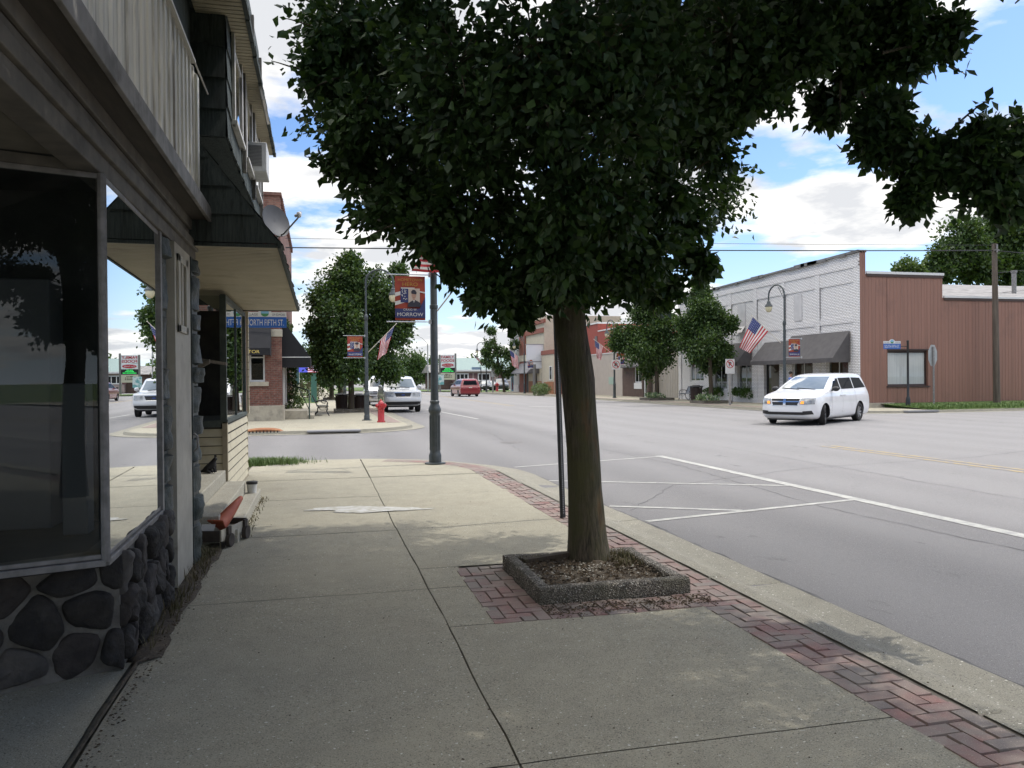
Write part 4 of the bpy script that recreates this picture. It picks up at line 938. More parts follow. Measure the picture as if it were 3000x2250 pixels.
m = MB(); m.box(25.66, 33.24, 6.42, 30.02, 33.29, 6.548); m.box(30.06, 33.24, 5.34, 72, 33.29, 5.458); m.build('gutter', mat('dark brown trim', (.05, .03, .025), .6), root, True)
m = MB(); m.poly([(30.05, 33.4, 5.50), (72, 33.4, 5.50), (72, 42, 7.3), (30.05, 42, 7.3)]); m.poly([(30.05, 33.4, 5.4), (30.05, 42, 5.4), (30.05, 42, 7.3)])
m.build('roof', mat('grey roofing', (.30, .285, .27), .9, (.20, .19, .185), 2, dirt=(.12, .115, .11), dscale=1), root, True)
m = MB(); m.tube([(37.6, 36.5, 5.9), (37.6, 36.5, 7.3)], .12, 10); m.lathe([(.16, 0), (.16, .12)], (37.6, 36.5, 7.3), 10); m.build('roof_vent', alum, root, True, smooth=40)
blind = mat('white blinds', (.82, .82, .81), .7, (.70, .70, .70), 2, stretch=(9, 1, .2))
w = sash(root, 'y', 33.44, 26.83, 29.15, 1.12, 2.86, mat('brown frame', (.055, .035, .03), .5), glassmat('blind glass', (.85, .87, .87), 1.2, 0, 0, .04), 1, 1, .09, .05)
m = MB()
for k in range(24): m.box(26.93 + k * .09, 33.475, 1.2, 27.016 + k * .09, 33.485, 2.74)
m.build('blinds', blind, w)
m = MB(); m.box(26.78, 33.27, 2.86, 29.2, 33.299, 2.93); m.build('window_head', MATS['dark brown trim'], root, True); m = MB(); m.box(26.76, 33.24, 1.06, 29.22, 33.299, 1.12); m.build('window_sill', MATS['dark brown trim'], root, True)
m = MB(); m.box(25.3, 33.0, .08, 27.0, 33.28, .32); m.build('stoop', stonec, root, True, bevel=.01)

# ---------------------------------------------------------------- smaller shops further along the right side
root = thing('beige_metal_building', 'low beige ribbed metal building set back between brick shops', 'building', (27, 56, .1))
m = MB(); pr = []; y = 53.3
while y < 58.6: pr += [(26.2, y), (26.2, y + .2), (26.17, y + .22), (26.17, y + .26), (26.2, y + .28)]; y += .3
m.grid([[(px, py, z) for px, py in pr][::-1] for z in (.1, 4.6)]); m.box(26.21, 53.25, .1, 34, 58.6, 4.55); m.build('metal_wall', mat('beige metal', (.40, .365, .315), .6, (.36, .33, .28), 3), root, True)
m = MB(); m.box(26.1, 53.25, 4.6, 34, 58.6, 4.72); m.build('roof_edge', MATS['pale flashing'], root, True)
root = thing('brown_brick_shop', 'small shop with brown brick front and white door beside the beige metal wall', 'shop building', (25.3, 61, .1))
bb2 = brickmat('brown brick', 1, (.13, .075, .055), (.10, .06, .045), (.13, .11, .095), dirt=(.09, .06, .045))
m = MB(); facade(m, 'x', 25.3, 25.6, 58.7, 64.2, .1, 2.9, [(60.1, 61.5, .9, 2.55), (58.95, 59.75, .1, 2.5)]); m.build('brick_wall', bb2, root, True)
m = MB(); m.box(25.3, 58.7, 2.9, 33, 64.2, 4.3); m.box(25.7, 58.7, .1, 33, 64.2, 2.9); m.build('wall', mat('beige block', (.42, .37, .32), .8, (.38, .335, .29), 2), root, True)
m = MB(); m.prism([(25.28, 59.6, 2.95), (24.8, 59.6, 2.6), (24.8, 59.6, 2.5), (25.28, 59.6, 2.5)], (0, 4.4, 0)); m.build('awning', grey_aw, root, True)
sash(root, 'x', 25.4, 60.1, 61.5, 1.25, 2.5, whitef, dglass, 2, 1, .1, .06, 'window', -1)
m = MB(); m.box(25.27, 60.0, .75, 25.299, 61.6, 1.24); m.build('window_panel', whitef, root, True)
sash(root, 'x', 25.45, 58.95, 59.75, .1, 2.5, whitef, dglass, 1, 1, .2, .06, 'door', -1)
root = thing('red_parapet_building', 'beige block building with a tall red painted parapet above', 'building', (25.3, 68, .1))
m = MB(); m.box(25.3, 64.25, .1, 36, 75.6, 3.85); m.build('wall', MATS['beige block'], root, True)
m = MB(); m.box(25.35, 64.25, 3.93, 36, 70.4, 6.0); m.box(25.35, 70.41, 3.93, 36, 75.6, 6.75); m.build('red_wall', mat('red painted wall', (.30, .06, .04), .7, (.25, .05, .035), 3), root, True)
m = MB(); m.box(25.25, 64.25, 3.851, 25.349, 75.6, 3.93); m.box(25.28, 70.4, 6.75, 36, 75.65, 6.9); m.box(25.3, 64.25, 6.0, 36, 70.39, 6.1); m.build('ledge', whitef, root, True)
m = MB(); m.box(25.27, 66.4, 1.1, 25.299, 67.5, 1.75); m.build('notice', mat('green notice', (.30, .40, .33), .6), root, True)
m = MB(); m.box(25.29, 70.6, 4.6, 25.349, 71.2, 5.6); m.build('shuttered_opening', mat('grey panel', (.12, .12, .12), .6), root, True)
# two storey block with orange panels
root = thing('old_hotel', 'two storey cream and red building with orange panels and a grey awning', 'building', (23, 84, .1))
crm = mat('cream stucco', (.50, .45, .35), .8, (.44, .40, .31), 3); orb = mat('orange panel', (.33, .135, .055), .7, (.27, .11, .05), 2); redb = mat('red brick plain', (.26, .085, .055), .8, (.20, .075, .055), 6)
m = MB(); m.box(23.0, 76.4, .1, 32, 81.6, 4.15); m.box(23.3, 81.61, .1, 32, 91.6, 8.4); m.box(23.05, 81.61, 3.7, 23.3, 91.6, 4.4); m.build('wall', crm, root, True)
for q in ((22.95, 77.1, .1, 22.999, 79.4, 1.35), (22.95, 79.5, .1, 22.999, 80.6, 1.3), (23.25, 82.0, .1, 23.299, 84.4, 1.4), (23.25, 85.2, .1, 23.299, 88.0, 1.4)): m = MB(); m.box(*q); m.build('orange_panel', orb, root, True)
m = MB(); m.box(22.85, 75.7, .1, 32, 76.39, 4.6); m.box(22.93, 76.4, 4.16, 32, 81.6, 4.6); m.box(23.1, 89.2, .1, 23.299, 91.7, 8.4); m.box(23.15, 81.61, 6.6, 23.299, 89.1, 7.1); m.box(23.1, 80.9, 7.6, 23.299, 89.1, 8.0); m.build('brick_trim', redb, root, True)
sash(root, 'x', 22.99, 77.6, 78.5, 1.5, 2.95, whitef, blackglass, 1, 1, .1, .06, 'window', -1)
m = MB(); m.prism([(23.24, 83.6, 3.6), (21.9, 83.6, 2.35), (21.9, 83.6, 2.25), (23.24, 83.6, 2.25)], (0, 7.4, 0)); m.build('awning', mat('grey shingle awning', (.20, .195, .205), .8, (.15, .15, .16), 5), root, True)
for y in (84.6, 88.3, 81.9):
    m = MB(); m.box(23.2, y, .1, 23.298, y + .5, 2.3); m.build('dark_post', mat('dark post', (.09, .085, .08), .7), root, True)
t = thing('sign', 'large blank white sign box on a grey pole in front of the cream building', 'sign', (22.2, 82.2, .1))
m = MB(); m.tube([(22.3, 82.0, .1), (22.3, 82.0, 3.2)], .18, 10); m.build('pole', mat('sign pole grey', (.17, .165, .155), .6), t, True, smooth=40)
m = MB(); m.box(21.45, 81.9, 3.55, 24.1, 82.2, 5.3); m.box(21.5, 81.9, 2.75, 24.1, 82.2, 3.45); m.build('sign_box', mat('sign white', (.64, .65, .67), .4), t, True, bevel=.02)
m = MB(); m.box(21.42, 81.86, 3.45, 24.13, 82.24, 3.55); m.box(21.4, 81.86, 5.3, 24.13, 82.24, 5.36); m.build('sign_rail', mat('sign rail', (.3, .3, .32), .5), t, True)
root2 = thing('grey_building', 'tall narrow grey sided building beyond the cream and red one', 'building', (23.4, 94.5, .1))
m = MB(); m.box(23.1, 91.75, .1, 32, 96.4, 7.6)
for k in range(48): m.box(23.085, 91.75, 1.0 + k * .135, 23.0999, 96.4, 1.02 + k * .135)
m.build('wall', mat('grey siding', (.40, .385, .37), .7, (.36, .345, .33), 3), root2, True)
sash(root2, 'x', 23.09, 92.6, 93.3, 4.1, 6.0, whitef, blackglass, 1, 2, .1, .05, 'window', -1)
sash(root2, 'x', 23.09, 94.6, 95.6, .2, 2.3, mat('teal door', (.06, .16, .24), .6), blackglass, 1, 1, .15, .05, 'door', -1)
m = MB(); m.box(23.0, 91.8, .1, 23.084, 94.3, .95); m.build('base_panel', mat('white base', (.5, .49, .48), .7, (.4, .35, .33), 4), root2, True)

# grocery with green roof, its pylon sign, far left lot
root = thing('grocery_building', 'long low grey building with a pale green metal roof behind the parked cars', 'building', (30, 137, .1))
m = MB(); m.box(22.25, 134, .1, 46, 152, 3.25); m.build('wall', mat('taupe brick', (.33, .265, .235), .85, (.29, .23, .205), 2), root, True)
m = MB(); m.prism([(21.8, 133.3, 3.2), (21.8, 139.5, 5.5), (21.8, 152, 3.3)], (25, 0, 0)); m.build('roof', mat('green metal roof', (.21, .285, .26), .5, (.19, .26, .24), 3), root, True)
m = MB(); m.box(18.8, 135, .1, 22.2, 145, 2.9); m.build('wing_wall', MATS['brown brick'], root, True); m = MB(); m.prism([(18.2, 134.4, 2.9), (18.2, 139, 4.3), (18.2, 146, 2.9)], (3.5, 0, 0)); m.build('wing_roof', MATS['grey roofing'], root, True)
m = MB(); m.box(21.8, 133.2, 3.05, 46.8, 133.29, 3.32); m.build('fascia', whitef, root, True)
for x in (22.6, 26.4, 30.6, 34.4):
    sash(root, 'y', 133.99, x, x + 2.2, 1.4, 2.75, whitef, blackglass, 3, 1, .18, .06, 'window', -1)
    for xa in (x - .65, x + 2.25): m = MB(); m.box(xa, 133.93, 1.4, xa + .6, 133.99, 2.75); m.build('shutter', mat('plum shutter', (.12, .06, .06), .7), root, True)
t = thing('pylon_sign', 'tall grocery pylon sign with red lettering and green electronic board on two grey posts', 'sign', (18.6, 118, .05))
m = MB(); m.box(17.35, 117.95, .0, 17.6, 118.2, 5.4); m.build('post', MATS['sign pole grey'], t, True); m = MB(); m.box(19.75, 117.95, .0, 20.0, 118.2, 5.6); m.build('post', MATS['sign pole grey'], t, True)
m = MB(); m.box(17.62, 117.9, 4.25, 19.73, 118.25, 5.35); pn = m.build('panel', MATS['sign white'], t, True)
redl = mat('red lettering', (.42, .02, .03), .6)
b = text_mb('FAMILY', .40, 1.95, plane_T((18.68, 117.88, 4.86), (1, 0, 0), (0, 0, 1)), bold=.02); text_mb('FOODS', .40, 1.95, plane_T((18.68, 117.88, 4.34), (1, 0, 0), (0, 0, 1)), mb=b, bold=.02); b.build('lettering', redl, pn)
m = MB(); m.box(17.62, 117.9, 3.5, 19.73, 118.25, 4.2); pn = m.build('panel', MATS['sign white'], t, True)
m = MB(); m.prism([(18.68 + .9 * cos(k * pi / 12), 117.87, 3.84 + .25 * sin(k * pi / 12)) for k in range(24)], (0, .02, 0)); pl = m.build('emblem', redl, pn)
text_mb('Our Family', .2, 1.4, plane_T((18.68, 117.86, 3.76), (1, 0, 0), (0, 0, 1))).build('lettering', MATS['sign white'], pn)
m = MB(); m.box(17.62, 117.9, 2.75, 19.73, 118.25, 3.45); pn = m.build('electronic_board', mat('led black', (.008, .01, .01), .5), t, True)
def illegible(b, x0, x1, z, h, y, r):
    x = x0
    while x < x1: w = r.uniform(.05, .13); b.poly([(x, y, z), (min(x + w, x1), y, z), (min(x + w, x1), y, z + h), (x, y, z + h)]); x += w + (.10 if r.random() < .2 else .035)
b = MB(); gl = mat('led green', (.05, .6, .1), .5, emit=((.04, .85, .16), .8))
for k, w_ in enumerate((.4, .55, .85)): illegible(b, 18.68 - w_, 18.68 + w_, 3.27 - k * .2, .11, 117.885, rnd)
b.build('lettering', gl, pn)
m = MB(); m.box(17.62, 117.9, 1.65, 19.73, 118.25, 2.7); pn = m.build('panel', mat('sign cream', (.50, .47, .36), .6), t, True)
b = MB()
for k, w_ in enumerate((.4, .65, .6)): illegible(b, 18.68 - w_, 18.68 + w_, 2.42 - k * .22, .12, 117.88, rnd)
b.build('lettering', dark, pn)
t = thing('lawn_sign', 'small white and teal sign board on a post on the far grass', 'sign', (15.6, 106, .1))
m = MB(); m.box(15.2, 105.9, 1.0, 16.25, 106, 2.35); m.build('board', mat('teal sign', (.5, .58, .56), .6, (.12, .32, .32), 2.2, lo=.45, hi=.55), t, True); m = MB(); m.box(15.65, 106.01, 0, 15.85, 106.1, 1.3); m.build('post', MATS['sign pole grey'], t, True)
t = thing('business_sign', 'low white banner sign on two posts by the far trees', 'sign', (10.3, 122, .1))
m = MB(); m.box(9.2, 121.9, 2.3, 11.7, 122, 3.0); m.build('board', MATS['sign white'], t, True); m = MB(); m.box(9.3, 122.01, 0, 9.45, 122.1, 3); m.build('post', MATS['dark post'], t, True); m = MB(); m.box(11.5, 122.01, 0, 11.65, 122.1, 3); m.build('post', MATS['dark post'], t, True)
# left distance: pale house, electronic sign
root = thing('pale_house', 'pale cream house with a shingled porch roof behind the electronic sign', 'house', (-4, 78, 0))
m = MB(); m.box(-10, 76, 0, -2.0, 86, 4.6); m.build('wall', mat('pale siding', (.50, .50, .42), .8, (.45, .45, .38), 2), root, True)
m = MB(); m.prism([(-10.4, 75.4, 4.4), (-6, 75.4, 7.4), (-1.5, 75.4, 4.4)], (0, 11, 0)); m.build('roof', MATS['grey roofing'], root, True)
sash(root, 'y', 75.98, -2.95, -2.3, 2.2, 3.6, whitef, blackglass, 1, 2, .1, .05, 'window', -1)
m = MB(); m.box(-9, 73.4, 2.0, .1, 75.38, 2.1) if False else m.box(-3.4, 74.6, 3.7, -1.1, 75.95, 3.85); m.build('porch_roof', MATS['sign cream'], root, True)
t = thing('electronic_sign', 'electronic message sign showing a flag picture under a red header on green posts', 'sign', (-1.0, 63, 0))
m = MB(); m.box(-1.75, 63, 0, -1.5, 63.25, 3.3); m.build('post', mat('teal post', (.05, .11, .12), .6), t, True); m = MB(); m.box(-.62, 63, 0, -.2, 63.3, 2.5); m.build('post', mat('green column', (.06, .16, .13), .7), t, True)
m = MB(); m.box(-1.5, 62.9, 2.95, -.1, 63.2, 3.3); m.build('header_panel', redl, t, True)
scr, nts, bs = nodes('screen'); vs_ = N(nts, 'ShaderNodeTexCoord').outputs['Object']
wv = N(nts, 'ShaderNodeTexWave', Scale=2.2, Distortion=2.5); wv.bands_direction = 'Z'; nts.links.new(vs_, wv.inputs['Vector'])
spx = N(nts, 'ShaderNodeSeparateXYZ'); nts.links.new(vs_, spx.inputs[0])
cs = mixc(nts, ramp(nts, wv.outputs['Fac'], .45, .55), (.75, .08, .12), (.8, .75, .95)); cs = mixc(nts, ramp(nts, spx.outputs[0], -.90, -.80), (.10, .12, .75), cs)
nts.links.new(cs, bs.inputs['Emission Color']); bs.inputs['Emission Strength'].default_value = .85; bs.inputs['Base Color'].default_value = (.02, .02, .03, 1)
m = MB(); m.box(-1.5, 62.9, 2.3, -.1, 63.2, 2.94); m.build('screen', scr, t, True)
m = MB(); m.box(-1.46, 62.85, .5, -2.6, 63.1, 1.35); tag(m.build('notice_board', MATS['sign cream'], loc=(-2, 63, .5)), 'low cream notice board beside the electronic sign', 'sign')
# ---------------------------------------------------------------- trees
NEAR = [(0.06, 6.2, 4.27, 0.25), (-0.06, 6.3, 3.95, 0.18), (0.17, 6.0, 3.55, 0.24), (0.14, 6.4, 3.35, 0.2), (0.39, 6.2, 2.99, 0.25), (0.28, 6.6, 4.2, 0.35), (0.53, 5.6, 3.96, 0.33), (0.66, 6.0, 3.59, 0.38), (0.76, 6.6, 3.25, 0.36), (0.9, 6.0, 2.76, 0.26), (1.13, 6.2, 2.46, 0.2), (1.27, 5.9, 2.2, 0.17), (1.62, 6.3, 2.28, 0.26), (1.69, 5.6, 2.45, 0.28), (2.37, 6.6, 2.65, 0.29), (2.47, 6.0, 2.41, 0.23), (2.82, 6.3, 2.26, 0.15), (1.56, 6.2, 2.04, 0.09), (0.91, 5.2, 3.68, 0.36), (0.98, 5.4, 3.29, 0.38), (1.18, 5.8, 2.91, 0.35), (1.42, 7.6, 4.29, 0.53), (1.34, 4.9, 3.75, 0.37), (1.42, 5.0, 3.38, 0.35), (1.64, 5.3, 2.88, 0.31), (2.13, 7.8, 4.65, 0.63), (1.71, 7.3, 2.99, 0.4), (1.77, 4.8, 3.69, 0.36), (1.9, 5.0, 3.26, 0.35), (2.05, 5.4, 2.89, 0.28), (3.01, 7.9, 4.61, 0.64), (2.78, 7.2, 3.1, 0.38), (2.27, 5.0, 3.87, 0.35), (2.49, 5.4, 3.55, 0.33), (2.67, 5.9, 3.18, 0.27), (3.46, 7.4, 4.56, 0.52), (3.07, 6.4, 2.92, 0.16), (3.15, 6.0, 3.49, 0.21), (3.04, 5.6, 3.84, 0.28), (2.9, 5.2, 4.08, 0.33), (3.48, 5.4, 4.29, 0.31), (3.69, 5.8, 4.0, 0.25), (3.78, 5.2, 4.16, 0.24), (3.95, 5.5, 3.78, 0.13), (4.09, 5.3, 3.95, 0.14), (4.18, 5.1, 4.23, 0.19), (4.54, 5.0, 4.12, 0.12), (4.3, 5.1, 3.96, 0.1), (3.86, 4.9, 3.29, 0.13), (4.1, 4.8, 3.13, 0.15), (4.33, 4.7, 3.11, 0.15), (4.55, 4.6, 2.95, 0.16), (4.85, 4.7, 3.29, 0.12), (4.06, 4.8, 2.86, 0.07), (4.7, 4.6, 2.83, 0.11), (4.47, 4.6, 3.24, 0.09), (3.11, 6.1, 2.47, 0.08)]
T1 = [(0.39, 42, 5.96, 0.93), (1.34, 42, 7.05, 0.83), (2.63, 42, 6.6, 0.83), (3.73, 41, 5.91, 0.67), (0.03, 42, 4.18, 0.63), (1.17, 41, 4.94, 1.19), (2.67, 43, 4.87, 1.25), (3.8, 42, 4.2, 0.78), (4.24, 42, 4.81, 0.49), (0.25, 42, 2.63, 0.73), (1.61, 41, 2.84, 1.14), (2.95, 42, 2.87, 0.93), (3.54, 42, 2.14, 0.54), (0.7, 42, 1.68, 0.54), (1.87, 42, 1.55, 0.68), (4.07, 42, 7.23, 0.34), (1.58, 42, 7.77, 0.39)]
T2 = [(0.97, 68, 4.04, 1.38), (1.71, 68, 2.49, 1.19), (0.39, 68, 2.12, 1.03), (1.36, 68, 5.58, 1.38), (0.03, 68, 3.66, 0.99)]
T3 = [(20.7, 52, 4.75, 0.85), (22.43, 52, 5.73, 1.21), (22.44, 52, 7.03, 0.85), (23.37, 51, 5.34, 0.95), (21.3, 51, 3.42, 1.07), (23.46, 52, 3.3, 0.91), (20.18, 52, 4.1, 0.54), (24.06, 51, 4.23, 0.53), (22.58, 52, 2.32, 0.67)]
T4 = [(22.44, 44, 6.52, 0.56), (22.35, 44, 7.36, 0.41), (21.97, 44, 5.12, 0.87), (23.5, 44, 4.86, 0.87), (22.2, 43, 3.68, 1.05), (23.87, 43, 4.79, 0.35), (21.51, 44, 3.87, 0.56), (23.25, 43, 3.14, 0.6), (22.86, 44, 2.47, 0.56), (21.3, 44, 4.84, 0.41)]
T5 = [(19.84, 92, 7.36, 0.43), (19.71, 92, 5.99, 0.75), (20.54, 92, 4.9, 0.86), (19.41, 92, 3.8, 0.75), (21.43, 91, 4.59, 0.74), (20.81, 92, 2.98, 0.86), (21.93, 92, 2.7, 0.75), (19.15, 92, 4.9, 0.48), (22.39, 91, 5.68, 0.48)]
BIG = [(58.15, 62, 14.11, 1.98), (63.77, 64, 15.09, 2.23), (64.96, 62, 15.21, 2.16), (56.1, 62, 12.34, 1.26), (59.68, 62, 11.79, 1.62), (63.34, 62, 11.66, 1.8), (68.7, 64, 12.98, 2.23), (55.59, 62, 11.05, 0.9), (70.31, 66, 18.47, 1.92), (72.09, 64, 14.91, 2.6), (63.59, 63, 17.11, 0.92), (66.79, 64, 17.0, 1.3)]
SMALL = [(48.75, 58, 10.96, 0.74), (49.9, 58, 10.59, 0.54), (47.82, 58, 10.54, 0.51)]
LEAF7 = np.array([(0, 0, 0), (0, .5, -.06), (0, 1, -.16), (-.34, .24, .06), (-.29, .6, .02), (.34, .24, .06), (.29, .6, .02)])
F7 = [(0, 1, 4, 3), (1, 2, 4), (0, 5, 6, 1), (1, 6, 2)]
LEAF4 = np.array([(0, 0, 0), (-.3, .5, .06), (0, 1, -.05), (.3, .5, .06)]); F4 = [(0, 3, 2), (0, 2, 1)]
def leaf_mesh(name, pos, out, size, m, seed, tmpl=7, droop=.55, spread=.9, mats2=None):
    """pos: Nx3 leaf stems, out: Nx3 outward directions"""
    g = np.random.default_rng(seed); n = len(pos); T, F = (LEAF7, F7) if tmpl == 7 else (LEAF4, F4)
    d = out + g.normal(0, spread, (n, 3)); d[:, 2] -= droop; d /= np.linalg.norm(d, axis=1)[:, None] + 1e-9
    r = g.normal(0, 1, (n, 3)); r[:, 2] *= .6
    u = np.cross(d, r); u /= np.linalg.norm(u, axis=1)[:, None] + 1e-9; w = np.cross(u, d)
    s = size * g.uniform(.6, 1.25, n); curl = g.uniform(.4, 2.2, n)
    V = pos[:, None, :] + s[:, None, None] * (T[None, :, 0, None] * u[:, None, :] + T[None, :, 1, None] * d[:, None, :] + (T[None, :, 2] * curl[:, None])[:, :, None] * w[:, None, :])
    k = len(T); V = V.reshape(-1, 3); base = np.arange(n) * k
    me = bpy.data.meshes.new(name); loops = []; starts = []; tot = []
    per = np.concatenate([np.array(f) for f in F]); ln = np.array([len(f) for f in F])
    L = (base[:, None] + per[None, :]).ravel(); nf = len(F)
    tot = np.tile(ln, n); starts = np.concatenate([[0], np.cumsum(tot)[:-1]])
    me.vertices.add(len(V)); me.vertices.foreach_set('co', V.ravel().astype(np.float32))
    me.loops.add(len(L)); me.loops.foreach_set('vertex_index', L.astype(np.int32))
    me.polygons.add(len(tot)); me.polygons.foreach_set('loop_start', starts.astype(np.int32)); me.polygons.foreach_set('loop_total', tot.astype(np.int32))
    me.update(calc_edges=True)
    for q in (m if isinstance(m, (list, tuple)) else [m]): me.materials.append(q)
    if isinstance(m, (list, tuple)): me.polygons.foreach_set('material_index', np.repeat(g.integers(0, len(m), n), nf).astype(np.int32))
    return me
def leafmat(name, c, tr=.25, rough=.45, spec=.4):
    m, nt, b = nodes(name)
    v = N(nt, 'ShaderNodeTexCoord').outputs['Object']
    cc = mixc(nt, ramp(nt, noise_tex(nt, v, 2.2, 4), .3, .7), [q * .75 for q in c], [q * 1.25 for q in c])
    nt.links.new(cc, b.inputs['Base Color']); b.inputs['Roughness'].default_value = rough; b.inputs['Specular IOR Level'].default_value = spec
    out = nt.nodes['Material Output']; mx = N(nt, 'ShaderNodeMixShader', Fac=tr); t = N(nt, 'ShaderNodeBsdfTranslucent', Color=(c[0] * 1.9, c[1] * 1.7, c[2] * 1.0, 1))
    nt.links.new(b.outputs[0], mx.inputs[1]); nt.links.new(t.outputs[0], mx.inputs[2]); nt.links.new(mx.outputs[0], out.inputs[0])
    return m
bark = mat('mossy bark', (.075, .055, .038), .95, (.045, .036, .028), 9, stretch=(7, 7, .9), dirt=(.085, .082, .03), dscale=2.0, dlo=.5, dhi=.68, bump=.02, bscale=16)
def bark_tree():
    m, nt, b = nodes('trunk bark'); v = N(nt, 'ShaderNodeTexCoord').outputs['Object']
    f = noise_tex(nt, v, 26, 8, .68, (1.5, 1.5, .16)); c = mixc(nt, ramp(nt, f, .38, .58), (.022, .018, .014), (.125, .10, .07))
    c = mixc(nt, ramp(nt, noise_tex(nt, v, 3.2, 7, .65, (1, 1, .6)), .40, .60), c, (.078, .074, .031)); c = mixc(nt, ramp(nt, noise_tex(nt, v, 2.4, 6, .6, (1.4, 1.4, .5)), .60, .72), c, (.15, .08, .03))
    nt.links.new(c, b.inputs['Base Color']); b.inputs['Roughness'].default_value = .95
    bp = N(nt, 'ShaderNodeBump', Strength=1, Distance=.045); nt.links.new(f, bp.inputs['Height']); nt.links.new(bp.outputs[0], b.inputs['Normal']); return m
tbark = bark_tree()
def limb(b, p, q, r0, r1, sag=.12, n=5, seed=0, sides=7):
    p, q = Vector(p), Vector(q); d = q - p; side = d.cross(Vector((0, 0, 1)))
    pts = []
    for i in range(n + 1):
        t = i / n; w = sin(pi * t) * d.length
        pts.append(p + d * t + Vector((0, 0, 1)) * w * sag + (side.normalized() if side.length > 1e-4 else Vector((1, 0, 0))) * w * .10 * fbm((seed, t * 2, 0), 1))
    b.tube(pts, [r0 + (r1 - r0) * i / n for i in range(n + 1)], sides)
    return pts
def tree(label, loc, trunk, fork, lobes, lm, bm_, per, leaf, r0, seed, twigs=12, tmpl=4, group=None, name='tree', lead=None, minr=.0, spray=None, clump=.10, shell=.35, skip=0):
    t = thing(name, label, 'tree', loc, 0, group); g = np.random.default_rng(seed); rr = random.Random(seed)
    b = MB()
    n = len(trunk); tr = [Vector(p) for p in trunk]
    rows = []
    pts = []
    for i in range(n - 1):
        for k in range(4): pts.append(tr[i].lerp(tr[i + 1], k / 4))
    pts.append(tr[-1]); H = max(p.z for p in pts) - pts[0].z
    ns = 72 if tmpl == 7 else 14
    if tmpl == 7:
        P2 = []
        for p0, p1 in zip(pts[:-1], pts[1:]):
            k_ = max(1, int((p1 - p0).length / .035)) if p0.z < 2.6 else 1
            P2 += [p0.lerp(p1, q / k_) for q in range(k_)]
        pts = P2 + [pts[-1]]
    for p in pts:
        f = (p.z - pts[0].z) / H; zb_ = p.z - pts[0].z; row = []
        rad = r0 * (1 - (.30 * f if tmpl != 7 else .30 * min(1, zb_ / 1.7) + .35 * max(0, f - .28))) * (1 + (.42 * max(0, 1 - zb_ / .30) ** 2 if tmpl == 7 else .35 * max(0, 1 - f * 7) ** 2))
        for k in range(ns):
            a = 2 * pi * k / ns; c, s_ = cos(a), sin(a)
            q = .09 * fbm((c * 1.6, s_ * 1.6, p.z * 1.3 + seed), 1)
            if tmpl == 7:
                q += .16 * max(0, 1 - zb_ / .3) * cos(a * 5 + 1.3) * .6
                w_ = 1.6 * fbm((c * 2, s_ * 2, p.z * 2.2), 1, 3, 2)
                q += -.085 * abs(mnoise.noise(Vector((c * 5.5 + w_ * .25, s_ * 5.5, p.z * 1.5)))) ** .6 + .045 * mnoise.noise(Vector((c * 13, s_ * 13, p.z * 5.5)))
            row.append((p.x + c * rad * (1 + q), p.y + s_ * rad * (1 + q), p.z))
        rows.append(row)
    b.grid(rows, True)
    top = tr[-1]; P = []; O = []
    # main limbs: k-means-like: each lobe hangs from a limb that leaves the fork
    hubs = []
    zf = fork[2] if fork else tr[0].z + H * .72
    for i, (x, y, z, r) in enumerate(sorted(lobes, key=lambda q: (Vector(q[:3]) - Vector((top.x, top.y, zf + .6))).length)):
        c = Vector((x, y, z)); best = None
        hz = min(max(c.z - .75 * sqrt((c.x - top.x) ** 2 + (c.y - top.y) ** 2) , zf), top.z - .02)
        k0 = max(k for k in range(n - 1) if tr[k].z <= hz); start = tr[k0].lerp(tr[k0 + 1], (hz - tr[k0].z) / (tr[k0 + 1].z - tr[k0].z)); d0 = (start - c).length
        for h, hr in hubs:
            dh = (h - c).length
            if h.z < c.z + .85 * dh + .1 and dh < d0 * .8 and (best is None or dh < (best[0] - c).length): best = (h, hr)
        if best: start, sr = best[0], best[1] * .8
        else: sr = r0 * rr.uniform(.28, .45)
        L = limb(b, start, c, sr, max(.006, sr * .3), .10, 5, i + seed, 6); hubs.append((L[3], sr * .7)); hubs.append((c, sr * .4))
        for k in range(max(3, int(twigs))):
            d = Vector(g.normal(0, 1, 3)); d.normalize(); e = c + d * r * rr.uniform(.75, 1.12) + Vector((0, 0, -.05 * r))
            if not skip: b.tube([c, c.lerp(e, .5) + Vector((0, 0, .08 * r)), e], [max(.004, sr * .22), .006, .003] if r < 3 else [.03, .02, .01], 4, False)
            m = max(1, int(per * rr.uniform(.6, 1.4) * (min(1.15, max(.30, r / .34)) if tmpl == 7 else 1)))
            tt = g.uniform(shell, 1.03, m) ** .7
            q = np.array(c)[None, :] + (np.array(e - c))[None, :] * tt[:, None] + g.normal(0, clump * r ** .5, (m, 3))
            P.append(q); o = np.tile(np.array(d), (m, 1)); O.append(o)
    for s in (spray or []):                                           # thin twigs that stick out of the outline
        p, q, m = s; L = limb(b, p, q, .012, .003, .06, 6, 3 + m, 4)
        tt = np.linspace(.12, 1, m); a = np.array([list(L[0].lerp(L[-1], 0))]); q0 = []
        for k, u in enumerate(tt):
            f = u * (len(L) - 1); i0 = min(int(f), len(L) - 2); q0.append(L[i0].lerp(L[i0 + 1], f - i0) + Vector(g.normal(0, .022, 3)))
        P.append(np.array([list(v) for v in q0])); O.append(np.tile(np.array((L[-1] - L[0]).normalized()), (m, 1)))
    if bm_ is not None: b.build('trunk', bm_, t, True, smooth=50)
    me = leaf_mesh('crown', np.concatenate(P), np.concatenate(O), leaf, lm, seed, tmpl)
    link('crown', me, t, True); return t
